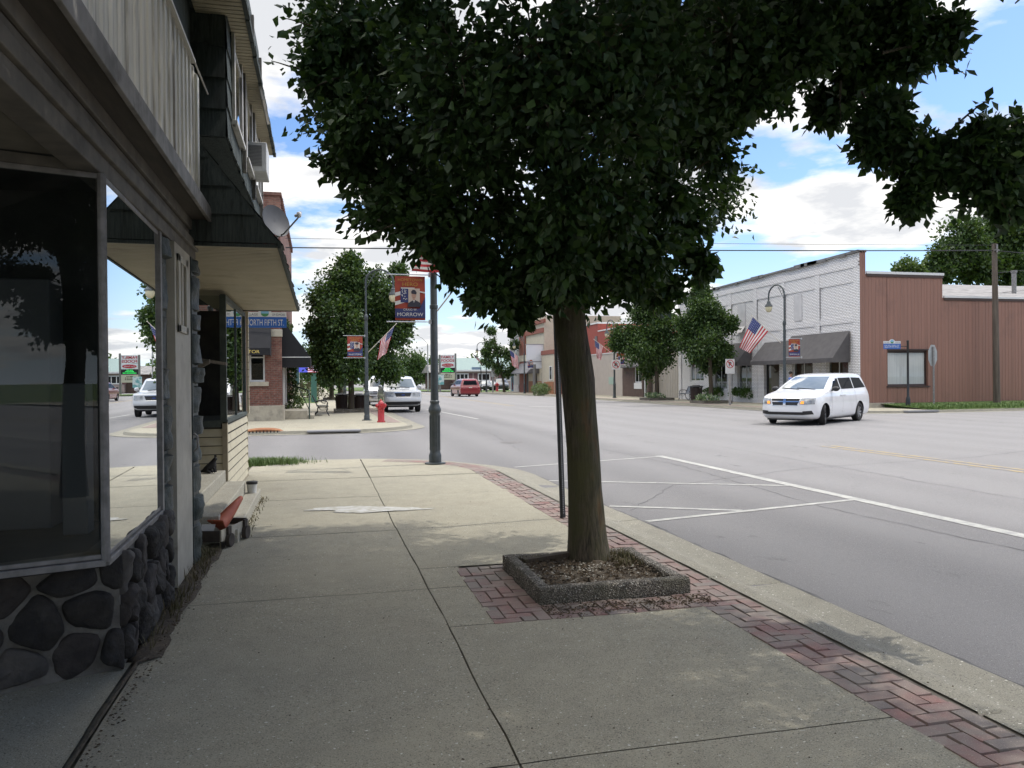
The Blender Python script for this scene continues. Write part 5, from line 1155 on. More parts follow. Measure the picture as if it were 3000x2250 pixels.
lf_near = [leafmat('pear leaf dark', (.022, .050, .015), .16, .5, .35), leafmat('pear leaf', (.032, .068, .019), .2, .5, .35), leafmat('pear leaf pale', (.045, .088, .024), .26, .45, .4)]
FK = (2.06, 6.4, 1.95)
upper = []  # crown above the view, widened to shade the pavement
r_ = random.Random(12)
while len(upper) < 150:
    x, y, z = r_.uniform(-.9, 6.1), 2.2 + 8 * r_.random() ** 1.3, r_.uniform(4.7, 8.4)
    e = ((x - 2.75) / (3.3)) ** 2 + ((y - 6.3) / 4.0) ** 2 + ((z - 5.0) / 3.6) ** 2
    if e < 1 and (e > .3 or r_.random() < .4) and z > 1.9 + .52 * y + .3: upper.append((x, y, z, r_.uniform(.42, .66)))
upper += [(5.2, 3.8, 5.0, .5), (5.8, 4.2, 5.6, .5), (4.9, 3.4, 5.3, .5), (6.2, 3.4, 6.2, .5), (5.6, 5.0, 5.6, .45), (5.0, 4.9, 5.2, .4), (5.6, 3.2, 5.6, .5), (4.6, 7.7, 5.2, .45), (4.3, 7.2, 5.4, .5), (4.7, 7.9, 5.8, .5), (3.6, 8.6, 5.2, .5), (1.9, 6.9, 3.9, .35), (2.6, 6.9, 4.9, .4), (2.2, 7.1, 4.3, .4), (3.4, 7.4, 5.2, .5), (5.3, 2.6, 5.4, .5), (4.4, 2.6, 5.2, .5), (6.0, 2.4, 6.2, .5)]  # unseen lobes added to close sun gaps on the pavement
back = [(2.1 + 1.9 * cos(a), 7.6 + 1.5 * sin(a), z, .5) for a, z in ((.2, 3.6), (.7, 4.4), (1.2, 3.7), (1.7, 4.4), (2.2, 3.6), (2.8, 4.4), (3.1, 4.9), (1.0, 5.2), (2.0, 5.3))] + [(2.9, 6.2, 4.3, .3), (2.2, 5.9, 2.52, .2), (1.85, 6.1, 2.42, .2), (2.5, 6.15, 2.48, .18), (2.1, 5.85, 2.68, .3), (2.5, 5.9, 2.7, .28), (1.75, 6.0, 2.7, .28), (2.25, 6.7, 2.45, .25), (3.3, 6.6, 4.0, .35), (3.7, 6.9, 4.6, .4), (4.1, 6.2, 4.7, .35), (4.0, 5.6, 4.35, .22), (3.2, 6.4, 4.8, .4), (2.9, 6.8, 3.7, .3), (3.5, 5.6, 4.6, .3), (4.4, 5.3, 4.4, .2), (3.4, 5.2, 3.95, .2), (3.1, 5.3, 3.75, .22)]
fro = [(1.6, 4.0, 4.9, .5), (2.6, 4.1, 4.8, .5), (3.4, 4.4, 4.9, .45), (1.0, 4.5, 4.8, .45), (2.2, 3.4, 5.3, .5), (3.0, 3.6, 5.2, .45), (3.9, 4.5, 4.9, .4), (4.4, 4.7, 4.8, .3), (.4, 5.0, 4.9, .4), (1.0, 3.5, 5.4, .45), (4.9, 4.5, 3.2, .22), (5.2, 4.6, 3.15, .2), (5.1, 4.4, 2.95, .18), (4.85, 4.65, 3.05, .15), (3.9, 4.85, 3.45, .12)]
SPR = [((4.3, 4.7, 3.3), (4.55, 4.6, 3.52), 14), ((4.6, 4.6, 3.2), (4.9, 4.5, 3.50), 14), ((4.5, 4.6, 2.95), (4.62, 4.5, 2.66), 14), ((4.2, 4.8, 3.0), (4.12, 4.7, 2.72), 12), ((4.3, 5.1, 4.05), (4.72, 5.0, 3.85), 16), ((3.8, 5.2, 3.8), (3.72, 5.1, 3.48), 12), ((4.0, 4.8, 3.3), (3.86, 4.75, 3.05), 12), ((.9, 6.0, 2.75), (.62, 5.9, 2.5), 10), ((.3, 6.1, 3.9), (-.06, 6.0, 3.72), 12), ((.15, 6.2, 4.2), (-.25, 6.2, 4.32), 12), ((.05, 6.3, 3.9), (-.33, 6.3, 4.03), 13), ((.25, 6.0, 3.45), (-.10, 6.0, 3.40), 12), ((.2, 6.3, 3.2), (-.09, 6.3, 3.32), 10), ((.5, 6.2, 2.95), (.15, 6.2, 2.82), 12), ((.7, 6.0, 2.8), (.38, 6.0, 2.68), 12), ((.95, 6.0, 2.6), (.70, 6.0, 2.55), 10),
       ((2.6, 6.1, 2.55), (3.11, 6.1, 2.55), 4), ((3.0, 6.0, 3.3), (3.42, 5.8, 3.47), 4), ((4.0, 5.0, 3.95), (4.75, 5.0, 4.02), 30), ((3.9, 4.8, 3.1), (4.06, 4.8, 2.80), 16), ((4.4, 4.7, 3.1), (4.42, 4.7, 2.72), 16), ((3.9, 5.1, 3.7), (4.0, 5.1, 3.45), 12), ((2.75, 6.2, 2.5), (2.72, 6.2, 2.12), 12), ((3.05, 6.1, 2.57), (3.14, 6.1, 2.42), 18), ((3.06, 6.1, 2.50), (3.1, 6.1, 2.36), 14)]
near = tree('large leafy street tree with a mossy trunk standing in the low square pebble bed', (2.2, 6.37, 0), [(2.2, 6.37, -.03), (2.19, 6.39, .35), (2.16, 6.4, 1.0), (2.12, 6.4, 1.6), (2.06, 6.4, 2.0), (2.03, 6.42, 2.5), (2.05, 6.5, 3.4), (2.1, 6.6, 5.0), (2.1, 6.6, 7.0)], FK,
            [(x + (.15 if x < .7 else 0), y, z + (.10 if z < 2.6 else 0), r) for x, y, z, r in NEAR] + fro + back + upper, lf_near, tbark, 44, .086, .147, 5, 22, 10, name='street_tree', spray=SPR, clump=.13, shell=.3)
# the same kind of tree further back along the pavement, seen only in the window glass and by its shade
c2 = copy_tree(near); c2.location = (2.0, -3.0, 0); c2.rotation_euler.z = radians(140)
relabel(c2, 'street tree standing behind the viewer, mirrored in the shop window')
lf_mid = [leafmat('maple leaf', (.045, .088, .020), .28), leafmat('maple leaf light', (.065, .115, .026), .3), leafmat('maple leaf deep', (.030, .062, .018), .2)]
def up(x, y, z0, z1): return [(x, y, z0), (x + .03, y, z0 + (z1 - z0) * .35), (x - .02, y, z0 + (z1 - z0) * .7), (x, y, z1)]
GT = 'street trees along the pavements'
T1 = [q for q in T1 if q[2] > 2.0] + [(.9, 42, 2.6, .7), (1.9, 42, 2.5, .7)]
T1 += [(1.9, 42, 5.9, 1.0), (.9, 42, 3.9, 1.0), (2.2, 42.5, 3.9, 1.1), (3.2, 42, 5.4, .9), (1.0, 42.4, 6.3, .7)]
tree('full rounded street tree behind the lamp post with a rubbish bin at its foot', (1.57, 41.8, 0), up(1.57, 41.8, 0, 3.0), None, T1, lf_mid, bark, 70, .19, .17, 5, 34, 4, group=GT, name='street_tree', clump=.24, shell=.25)
tree('street tree beyond the black bench, half hidden behind the full rounded one', (1.72, 71, 0), up(1.72, 69, 0, 2.6), None, T2, lf_mid, bark, 40, .26, .26, 6, 26, 4, group=GT, name='street_tree', clump=.2, shell=.25)
tree('second trunked street tree just left of the one beyond the bench', (1.0, 72, 0), up(1.0, 70, 0, 2.6), None, [(x - .7, y + 2, z + .3, r) for x, y, z, r in T2[1:]], lf_mid, bark, 34, .26, .22, 7, 22, 4, group=GT, name='street_tree', clump=.2, shell=.25)
T3 += [(21.4, 51.6, 4.3, .9), (22.6, 51.4, 4.4, 1.1), (23.2, 52, 6.2, .7), (21.9, 52, 6.4, .8), (22.4, 51, 3.1, .9)]; T4 += [(22.6, 43.6, 4.4, .9), (22.1, 43.5, 5.9, .6), (22.9, 43.4, 5.6, .6), (21.8, 43.2, 3.1, .6)]
tree('spreading street tree in front of the brown brick shop across the street', (22.55, 50.9, .2), up(22.55, 50.9, .15, 3.2), None, T3, lf_mid, bark, 62, .19, .16, 8, 34, 4, group=GT, name='street_tree', clump=.22, shell=.25)
tree('conical street tree in front of the white brick shop beside the dark bin', (22.5, 43.05, .2), up(22.5, 43.05, .15, 3.0), None, T4, lf_mid, bark, 70, .17, .14, 9, 34, 4, group=GT, name='street_tree', clump=.2, shell=.25)
tree('tall loose street tree at the far end of the right pavement', (21.3, 92, .1), [(21.3, 92, .1), (21.2, 92, 1.5), (20.6, 92, 3.5), (20.2, 92, 6.5)], None, T5, lf_mid, bark, 40, .24, .15, 10, 22, 4, group=GT, name='street_tree', clump=.2, shell=.25)
tree('big dark tree rising behind the brown metal building', (62, 63, .1), up(62, 63, .1, 11), None, BIG, lf_mid, bark, 70, .42, .5, 11, 40, 4, name='background_tree', clump=.3, shell=.3)
tree('small tree top showing over the brown metal roof', (48.8, 58, .1), up(48.8, 58, .1, 9.5), None, SMALL, [lf_mid[1]], bark, 40, .26, .2, 12, 22, 4, name='background_tree', clump=.2, shell=.3)
r_ = random.Random(5)
kinds = ['dark rounded tree in the far distance left of the grocery', 'pale green tree in the far distance behind the white vehicles', 'bushy distant tree beside the low white business sign', 'distant tree behind the small brown roofed grocery wing', 'distant green tree far along the left side of the street', 'low distant tree at the end of the street', 'distant treetop left of the dark rounded tree']
for k, (x, y, h, w, lab) in enumerate(((16.2, 150, 7.0, 3.6, 0), (10.6, 150, 4.6, 3.0, 1), (12.0, 138, 3.6, 2.2, 2), (19.6, 160, 6.0, 3.0, 3), (-3.5, 130, 6, 3.2, 4), (3.2, 230, 7, 4, 5), (12.6, 175, 6.4, 3.4, 6))):
    lb = [(x + r_.uniform(-w, w) * .7, y + r_.uniform(-w, w) * .6, h * r_.uniform(.3, .85), w * r_.uniform(.35, .55)) for _ in range(12)]
    tree(kinds[lab], (x, y, 0), up(x, y, 0, h * .5), None, lb, [lf_mid[(k) % 3], lf_mid[0]], bark, 34, .45, .25, 40 + k, 16, 4, name='background_tree', clump=.3, shell=.2, skip=1)
for k in range(7):
    x = -60 + k * 36; y = 330
    lb = [(x + r_.uniform(-18, 18), y + r_.uniform(-8, 8), r_.uniform(1.5, 9), r_.uniform(2.5, 4.5)) for _ in range(16)]
    m = leaf_mesh('t', np.concatenate([np.array(l[:3])[None] + np.random.default_rng(k).normal(0, l[3] * .55, (150, 3)) for l in lb]), np.zeros((150 * 16, 3)) + (0, 0, .2), 1.6, lf_mid[:2], k, 4)
    o = link('distant_wood', m); o['kind'] = 'stuff'; o['label'] = 'hazy line of distant woodland at the end of the street'; o['category'] = 'wood'
# plants: bush, hostas in the tree beds, ivy, hedge, ferns
def bush(label, name, lobes, lm, leaf, n, seed, loc, cat='bush', droop=-.3, group=None):
    g = np.random.default_rng(seed); P = []; O = []
    for x, y, z, r, f in lobes:
        d = g.normal(0, 1, (n, 3)); d /= np.linalg.norm(d, axis=1)[:, None]; q = d * (r * g.uniform(.5, 1.0, n))[:, None]; q[:, 2] *= f
        P.append(np.array((x, y, z)) + q); O.append(d + np.array((0, 0, .6)))
    P = np.concatenate(P); P[:, 2] = np.maximum(P[:, 2], .11 if loc[0] > 15 else .02)
    me = leaf_mesh(name, P, np.concatenate(O), leaf, lm, seed, 4, droop, .6)
    o = link(name, me, loc=loc); return tag(o, label, cat, group)
sage = [leafmat('sage leaf', (.15, .20, .11), .2), leafmat('sage leaf deep', (.09, .14, .05), .2)]
bush('wide grey green bush on the pavement in front of the orange panels', 'bush', [(20.6, 74.6, .6, .65, .8), (21.2, 75.4, .65, .7, .85), (21.8, 76.4, .6, .7, .8), (20.9, 73.8, .45, .5, .8)], sage, .16, 420, 4, (21.1, 75, .1))
hosta = [leafmat('hosta leaf', (.09, .17, .07), .2), leafmat('hosta edge', (.30, .36, .24), .2)]
for x, y, lab in ((22.3, 43.0, 'clump of variegated leaves in the bed of the conical tree'), (22.4, 50.8, 'low green clump in the bed of the spreading tree across the street')):
    bush(lab, 'plant', [(x - .15, y + .65, .36, .3, .7), (x - .3, y + .2, .34, .26, .7), (x - .2, y - .5, .36, .32, .7), (x + .3, y - .2, .32, .3, .7)], hosta, .17, 70, int(y), (x, y, .3), 'plant')
ivy = [leafmat('ivy', (.028, .058, .015), .15), leafmat('ivy light', (.06, .095, .022), .2)]
bush('column of ivy climbing beside the doorway of the brick building', 'ivy', [(-1.22, 37.9, .6 + k * .28, .30 - .015 * k, 1.1) for k in range(10)] + [(-1.15, 37.7, .35, .42, .7)], ivy, .12, 150, 8, (-1.2, 37.9, .1), 'ivy')
bush('ivy hanging from the wall above the black side awning', 'ivy', [(-1.42, 35.2 + .4 * k, 3.7 + .05 * k, .28, 1.2) for k in range(8)], ivy, .12, 60, 9, (-1.4, 36, 3.5), 'ivy')
bush('dry brown clipped hedge in front of the pale house', 'hedge', [(-5 + k * .75, 73, .8, .9, 1.0) for k in range(8)], [leafmat('hedge', (.14, .13, .075), .1), leafmat('hedge deep', (.09, .085, .045), .1)], .2, 260, 14, (-2, 73, 0), 'hedge')
bush('low shrub at the foot of the ivy by the far pavement', 'bush', [(-1.3, 47, .4, .5, .8), (-1.4, 48, .35, .45, .8)], ivy, .14, 160, 15, (-1.3, 47.5, 0))
for y, w_ in ((47.6, 'left'), (44.1, 'right')):
    o = bush('green ferns in a window box below the ' + ('HOME DECOR' if w_ == 'left' else 'CLOTHING') + ' window', 'plant', [(25.1, y - .75 + k * .4, .62 + .08 * (k % 2), .28, .8) for k in range(5)], [leafmat('fern' + w_, (.05, .10, .02), .2)], .2, 80, int(y * 3), (25.1, y, .5), 'plant')
# ---------------------------------------------------------------- vehicles
def crom(a, b, c, d, t): return tuple(.5 * ((2 * q) + (-p + r) * t + (2 * p - 5 * q + 4 * r - s) * t * t + (-p + 3 * q - 3 * r + s) * t ** 3) for p, q, r, s in zip(a, b, c, d))
class Body:
    """car body as a stack of plan outlines; x runs backwards from the nose, y to the right, z up.
    level: z, xf, xr, half width, front corner radius, rear corner radius, bow of the front"""
    def __init__(s, lv, steps=3):
        out = []
        for i in range(len(lv) - 1):
            p = lv[max(i - 1, 0)], lv[i], lv[i + 1], lv[min(i + 2, len(lv) - 1)]
            for k in range(steps): out.append(crom(*p, k / steps))
        out.append(tuple(lv[-1]))
        for i in range(1, len(out)):
            if out[i][0] <= out[i - 1][0]: out[i] = (out[i - 1][0] + .002,) + out[i][1:]
        s.lv = out
    def at(s, z):
        L = s.lv
        if z <= L[0][0]: return L[0]
        for a, b in zip(L[:-1], L[1:]):
            if a[0] <= z <= b[0]:
                t = (z - a[0]) / (b[0] - a[0]); return tuple(p + (q - p) * t for p, q in zip(a, b))
        return L[-1]
    @staticmethod
    def half(l, nf=7, nc=6, ns=14, nr=6):
        z, xf, xr, w, rf, rr, bow = l; rf = min(rf, w * .8); rr = min(rr, w * .8); P = []
        for i in range(nf): y = (w - rf) * i / nf; P.append((xf + bow * (y / w) ** 2, y))
        xe = xf + bow * ((w - rf) / w) ** 2; fx = rf * 1.25
        for i in range(nc): a = pi / 2 * i / nc; P.append((xe + fx * (1 - cos(a)), w - rf + rf * sin(a)))
        x0, x1 = xe + fx, xr - rr
        for i in range(ns): P.append((x0 + (x1 - x0) * i / ns, w))
        for i in range(nc): a = pi / 2 * i / nc; P.append((x1 + rr * sin(a), w - rr + rr * cos(a)))
        for i in range(nr + 1): t = 1 - i / nr; y = (w - rr) * t; P.append((xr - .02 * (y / w) ** 2 + .02 * ((w - rr) / w) ** 2 * 0, y))
        return P
    def mesh(s, b):
        rows = []
        for l in s.lv:
            h = s.half(l); rows.append([(x, y, l[0]) for x, y in h] + [(x, -y, l[0]) for x, y in h[-2:0:-1]])
        idx = b.grid([r[::-1] for r in rows], True); b.f.append(idx[0]); b.f.append(idx[-1][::-1]); b.m += [b.k, b.k]
    def front(s, y, z):
        l = s.at(z); h = s.half(l, 14, 14, 2, 2)[:29]; ya = abs(y)
        for (xa, a), (xb, c) in zip(h[:-1], h[1:]):
            if a <= ya <= c + 1e-9: return xa + (xb - xa) * ((ya - a) / (c - a) if c > a else 0)
        return h[-1][0]
    def side(s, x, z):
        l = s.at(z); h = s.half(l, 10, 20, 20, 3)
        for (xa, a), (xb, c) in zip(h[:-1], h[1:]):
            if xa <= x <= xb and xb > xa: return a + (c - a) * (x - xa) / (xb - xa)
        return l[3]
    def patch(s, b, kind, q, off=.006, nu=6, nz=4, sg=1):
        """bilinear patch; q = four (u,z) corners: low start, low end, high end, high start. u is y on front/rear, x on sides"""
        rows = []
        for j in range(nz + 1):
            t = j / nz; r = []
            for i in range(nu + 1):
                k = i / nu
                u = (q[0][0] * (1 - k) + q[1][0] * k) * (1 - t) + (q[3][0] * (1 - k) + q[2][0] * k) * t; z = (q[0][1] * (1 - k) + q[1][1] * k) * (1 - t) + (q[3][1] * (1 - k) + q[2][1] * k) * t
                if kind == 'f': r.append((s.front(u, z) - off, u, z + off * .4))
                elif kind == 'r': r.append((s.at(z)[2] + off, u, z + off * .3))
                else: r.append((u, sg * (s.side(u, z) + off), z + off * .3))
            rows.append(r)
        flip = (kind == 'f') == False
        if kind == 's' and sg > 0: flip = not flip
        b.grid([r[::-1] for r in rows] if flip else rows)
tyre_m = mat('tyre rubber', (.012, .012, .012), .85); rim_m = mat('alloy rim', (.42, .42, .43), .3, metal=.8); chrome = mat('chrome', (.6, .6, .62), .15, metal=1)
blackp = mat('black trim plastic', (.014, .014, .015), .5); lamp_m = mat('headlamp', (.42, .44, .45), .08, (.16, .17, .18), 9, coat=1); amber = mat('amber lamp', (.6, .2, .03), .3, emit=((1, .38, .05), .9)); redlamp = mat('tail lamp', (.22, .01, .012), .15, coat=1)
carglass = mat('car side glass', (.004, .006, .010), .03, spec=.03); screen_m = mat('windscreen', (.20, .225, .225), .05, (.14, .165, .17), 1.3, coat=1); darkscreen = mat('dark windscreen', (.05, .058, .058), .04, (.08, .09, .09), 1.5, coat=1)  # pale grey windscreen base stands in for reflected cloud
def paint(name, c, r=.28): return mat(name, c, r, coat=1.0, dirt=[q * .9 for q in c], dscale=2)
def wheel(root, x, y, r, w, steer=0, hub=rim_m, rims=True):
    T = Matrix.Translation((x, y, r)) @ Matrix.Rotation(steer, 4, 'Z') @ Matrix.Rotation(-pi / 2 if y > 0 else pi / 2, 4, 'X')
    m = MB().tf(T); q = w / 2; m.lathe([(r * .62, -q), (r * .93, -q), (r, -q * .75), (r, q * .75), (r * .93, q), (r * .66, q), (r * .62, q * .7), (r * .62, -q)], n=28, cap=False)
    wh = m.build('wheel', tyre_m, root, smooth=40)
    if rims:
        m = MB().tf(T); m.lathe([(0.001, q * .35), (r * .2, q * .55), (r * .24, q * .2), (r * .58, q * .15), (r * .64, q * .85)], n=24, cap=False)
        for k in range(7):
            a = 2 * pi * k / 7; m.prism([(r * .14 * cos(a - .35), r * .14 * sin(a - .35), q * .45), (r * .6 * cos(a - .13), r * .6 * sin(a - .13), q * .62), (r * .6 * cos(a + .13), r * .6 * sin(a + .13), q * .62), (r * .14 * cos(a + .35), r * .14 * sin(a + .35), q * .45)], (0, 0, .02))
        m.build('rim', hub, wh, smooth=35)
def car(name, label, cat, loc, rz, lv, pm, wheels, wr, parts, group=None, steer=0, steps=3, arch=True, rims=True, rim=rim_m, ww=.22):
    B = Body(lv, steps); L = lv[len(lv) // 3][2]; t = thing(name, label, cat, loc, rz, group)
    m = MB(); B.mesh(m)
    sh = -L / 2
    me_o = m.build('body', [pm, blackp], t, smooth=32, weld=True)
    W_ = max(l[3] for l in lv)
    if arch:
        cu = MB()
        for x in wheels:
            for sg in (-1, 1): cu.tube([(x, sg * (W_ - .32), wr), (x, sg * (W_ + .2), wr)], wr * 1.17, 26)
        co_ = cu.build('cut', blackp, weld=True); co_.parent = t; bo = me_o.modifiers.new('b', 'BOOLEAN'); bo.operation = 'DIFFERENCE'; bo.object = co_; bo.solver = 'EXACT'
        try: bo.material_mode = 'TRANSFER'
        except Exception: pass
        bpy.context.view_layer.update(); me2 = bpy.data.meshes.new_from_object(me_o.evaluated_get(bpy.context.evaluated_depsgraph_get())); me_o.modifiers.clear()
        me_o.data = me2; bpy.data.objects.remove(co_); me2.set_sharp_from_angle(angle=radians(32))
    for x in wheels:
        for sg in (-1, 1): wheel(t, x, sg * (W_ - ww / 2 - .015), wr, ww, steer if x == wheels[0] else 0, rim, rims)
    for nm, mt, fn, *sub in parts:
        b = MB(); fn(B, b); p = b.build(nm, mt, t, smooth=40)
        for n2, m2, f2 in sub: b = MB(); f2(B, b); b.build(n2, m2, p, smooth=40)
    for o in t.children: o.location.x += sh
    return t
def PA(kind, *qs, **kw):
    def f(B, b):
        for q in qs:
            if kind == 's':
                B.patch(b, 's', q, sg=kw.get('sg', 1), off=kw.get('off', .006), nu=kw.get('nu', 8))
            else: B.patch(b, kind, q, off=kw.get('off', .006), nu=kw.get('nu', 8))
    return f
def mirror(x, y, z, sg, sx=.10, sy=.13, sz=.085):
    def f(B, b):
        yb = B.side(x, z - .05); b.ball((x, sg * (yb + .15), z), (sx, sy, sz), 12, 8); b.tube([(x + .02, sg * (yb - .02), z - .06), (x + .02, sg * (yb + .1), z - .03)], .03, 6)
    return f
white = paint('white car paint', (.72, .73, .75)); 
# -- white minivan turning through the crossing
MV = [(.20, .20, 4.95, .86, .3, .2, .12), (.27, .06, 5.06, .95, .36, .2, .14), (.42, .0, 5.12, .985, .40, .2, .15), (.62, .0, 5.13, 1.0, .42, .2, .16), (.80, .03, 5.12, 1.0, .42, .2, .17), (.93, .10, 5.10, .99, .40, .2, .19), (1.00, .26, 5.09, .975, .36, .2, .2), (1.08, .68, 5.07, .955, .30, .2, .18), (1.14, 1.02, 5.05, .935, .26, .2, .16), (1.20, 1.20, 5.03, .915, .22, .2, .17), (1.45, 1.72, 4.95, .83, .20, .2, .2), (1.62, 2.14, 4.86, .765, .22, .2, .24), (1.70, 2.50, 4.74, .71, .26, .24, .28), (1.745, 3.0, 4.5, .58, .3, .3, .2), (1.755, 3.4, 4.2, .4, .3, .3, .1)]
def sidewin(sg, dx=0):
    return PA('s', ((1.62, 1.16), (2.42, 1.18), (2.42, 1.56), (2.12, 1.54)), ((2.50, 1.18), (3.62, 1.19), (3.62, 1.585), (2.50, 1.57)), ((3.70, 1.19), (4.78, 1.22), (4.52, 1.57), (3.70, 1.585)), sg=sg, nu=6)
mvparts = [('windscreen', screen_m, PA('f', ((-.80, 1.19), (.80, 1.19), (.62, 1.62), (-.62, 1.62)), nu=12), ('wiper', blackp, lambda B, b: [b.tube([(B.front(y0, 1.185) - .03, y0, 1.19), (B.front(y1, 1.22) - .03, y1, 1.235)], .011, 5) for y0, y1 in ((-.55, .1), (.0, .66))]))]
for sg in (-1, 1):
    mvparts += [('side_window', carglass, sidewin(sg)), ('mirror', blackp, mirror(1.62, 0, 1.20, sg)),
                ('headlight', lamp_m, PA('f', (((.50 if sg > 0 else -.92), .70), ((.92 if sg > 0 else -.50), .70), ((.93 if sg > 0 else -.54), .90), ((.54 if sg > 0 else -.93), .90)), off=.012), ('indicator', amber, PA('f', (((.52 if sg > 0 else -.64), .71), ((.64 if sg > 0 else -.52), .71), ((.64 if sg > 0 else -.55), .80), ((.55 if sg > 0 else -.64), .80)), off=.018))),
                ('door_handle', chrome if 0 else white, lambda B, b, sg=sg: [b.box(x, sg * (B.side(x, .98) + .005), .96, x + .18, sg * (B.side(x, .98) + .028), .99) for x in (2.25, 2.55)]),
                ('side_moulding', white, PA('s', ((1.5, .44), (3.58, .44), (3.58, .475), (1.5, .475)), sg=sg, off=.014)),
                ('door_seam', blackp, lambda B, b, sg=sg: [B.patch(b, 's', ((x, .36), (x + .008, .36), (x + .008, 1.14), (x, 1.14)), .003, 1, 8, sg) for x in (1.52, 2.46, 3.66)])]
mvparts += [('grille', blackp, PA('f', ((-.42, .66), (.42, .66), (.50, .89), (-.50, .89)), off=.012),
             ('grille_bar', chrome, lambda B, b: (B.patch(b, 'f', ((-.50, .765), (.50, .765), (.50, .80), (-.50, .80)), .028, 10), B.patch(b, 'f', ((-.045, .66), (.045, .66), (.045, .89), (-.045, .89)), .030, 3), B.patch(b, 'f', ((-.51, .888), (.51, .888), (.52, .905), (-.52, .905)), .020, 10), B.patch(b, 'f', ((-.44, .645), (.44, .645), (.45, .662), (-.45, .662)), .020, 10)))),
            ('air_intake', blackp, lambda B, b: (B.patch(b, 'f', ((-.62, .345), (.62, .345), (.60, .44), (-.60, .44)), .010, 10), B.patch(b, 'f', ((-.90, .37), (-.60, .345), (-.60, .47), (-.86, .49)), .011), B.patch(b, 'f', ((.60, .345), (.90, .37), (.86, .49), (.60, .47)), .011))),
            ('bumper_lip', white, PA('f', ((-.88, .275), (.88, .275), (.90, .31), (-.90, .31)), off=.03)),
            ('rear_window', carglass, PA('r', ((-.74, 1.18), (.74, 1.18), (.60, 1.58), (-.60, 1.58)))),
            ('underbody', blackp, lambda B, b: b.box(.35, -.78, .15, 4.8, .78, .23))]
car('minivan', 'white minivan turning through the crossing with its front wheels steered', 'minivan', (17.34, 25.25, -.012), radians(32.7), MV, white, (.98, 4.06), .34, mvparts, steer=radians(18))
# -- silver white off-roader parked at the left kerb
SV = [(.36, .14, 5.05, .84, .2, .15, .05), (.44, .02, 5.15, .95, .22, .15, .06), (.60, -.02, 5.2, .985, .20, .15, .06), (.72, .0, 5.2, .99, .18, .15, .05), (.90, .06, 5.18, 1.0, .16, .15, .05), (1.06, .08, 5.17, .99, .15, .15, .05), (1.13, .16, 5.16, .97, .15, .15, .06), (1.19, .75, 5.15, .95, .14, .15, .07), (1.24, 1.35, 5.13, .93, .14, .15, .08), (1.30, 1.50, 5.12, .915, .13, .15, .09), (1.62, 1.86, 5.06, .82, .13, .15, .11), (1.82, 2.12, 4.98, .76, .16, .18, .13), (1.90, 2.4, 4.85, .70, .2, .2, .15), (1.935, 2.9, 4.5, .5, .3, .3, .1)]
silver = paint('silver white paint', (.52, .535, .55), .3)
def svparts(pm, grille_q=((-.36, .82), (.36, .82), (.44, 1.04), (-.44, 1.04)), oval=True, scr=screen_m):
    P = [('windscreen', scr, PA('f', ((-.78, 1.32), (.78, 1.32), (.66, 1.78), (-.66, 1.78)), nu=12), ('wiper', blackp, lambda B, b: [b.tube([(B.front(y0, 1.3) - .03, y0, 1.30), (B.front(y1, 1.34) - .03, y1, 1.36)], .012, 5) for y0, y1 in ((-.5, .05), (.05, .6))])),
         ('grille', blackp, PA('f', *[grille_q], off=.014), ('grille_surround', chrome, lambda B, b: (B.patch(b, 'f', ((-.46, 1.035), (.46, 1.035), (.47, 1.06), (-.47, 1.06)), .02, 8), B.patch(b, 'f', ((-.38, .80), (.38, .80), (.37, .82), (-.37, .82)), .02, 8)))),
         ('bumper', chrome if 0 else pm, PA('f', ((-.95, .56), (.95, .56), (.96, .76), (-.96, .76)), off=.07, nu=14)),
         ('air_dam', blackp, PA('f', ((-.88, .40), (.88, .40), (.92, .56), (-.92, .56)), off=.03, nu=14)),
         ('rear_window', carglass, PA('r', ((-.7, 1.3), (.7, 1.3), (.6, 1.75), (-.6, 1.75)))), ('underbody', blackp, lambda B, b: b.box(.4, -.75, .28, 4.9, .75, .40))]
    if oval: P.append(('badge', mat('blue badge', (.02, .05, .2), .3), lambda B, b: b.prism([(B.front(0, .93) - .02, .10 * cos(k * pi / 10), .93 + .042 * sin(k * pi / 10)) for k in range(20)], (-.015, 0, 0))))
    for sg in (-1, 1):
        a = (.50, .90) if sg > 0 else (-.90, -.50)
        P += [('headlight', lamp_m, PA('f', ((a[0], .83), (a[1], .84), (a[1], 1.03), (a[0], 1.04)), off=.014)), ('side_window', carglass, PA('s', ((1.72, 1.30), (2.6, 1.31), (2.6, 1.74), (2.14, 1.74)), ((2.68, 1.31), (3.7, 1.31), (3.7, 1.75), (2.68, 1.74)), ((3.78, 1.31), (4.9, 1.32), (4.78, 1.74), (3.78, 1.75)), sg=sg, nu=5)),
              ('mirror', pm if oval else blackp, mirror(1.75, 0, 1.36, sg, .08, .12, .10)), ('side_moulding', blackp, PA('s', ((1.6, .74), (3.45, .74), (3.45, .80), (1.6, .80)), sg=sg, off=.012))]
    return P
car('off_roader', 'silver white off-roader parked at the left kerb facing the crossing, dark oval grille', 'off-roader', (4.28, 44.6, -.09), radians(90), SV, silver, (.95, 4.0), .38, svparts(silver), ww=.25)
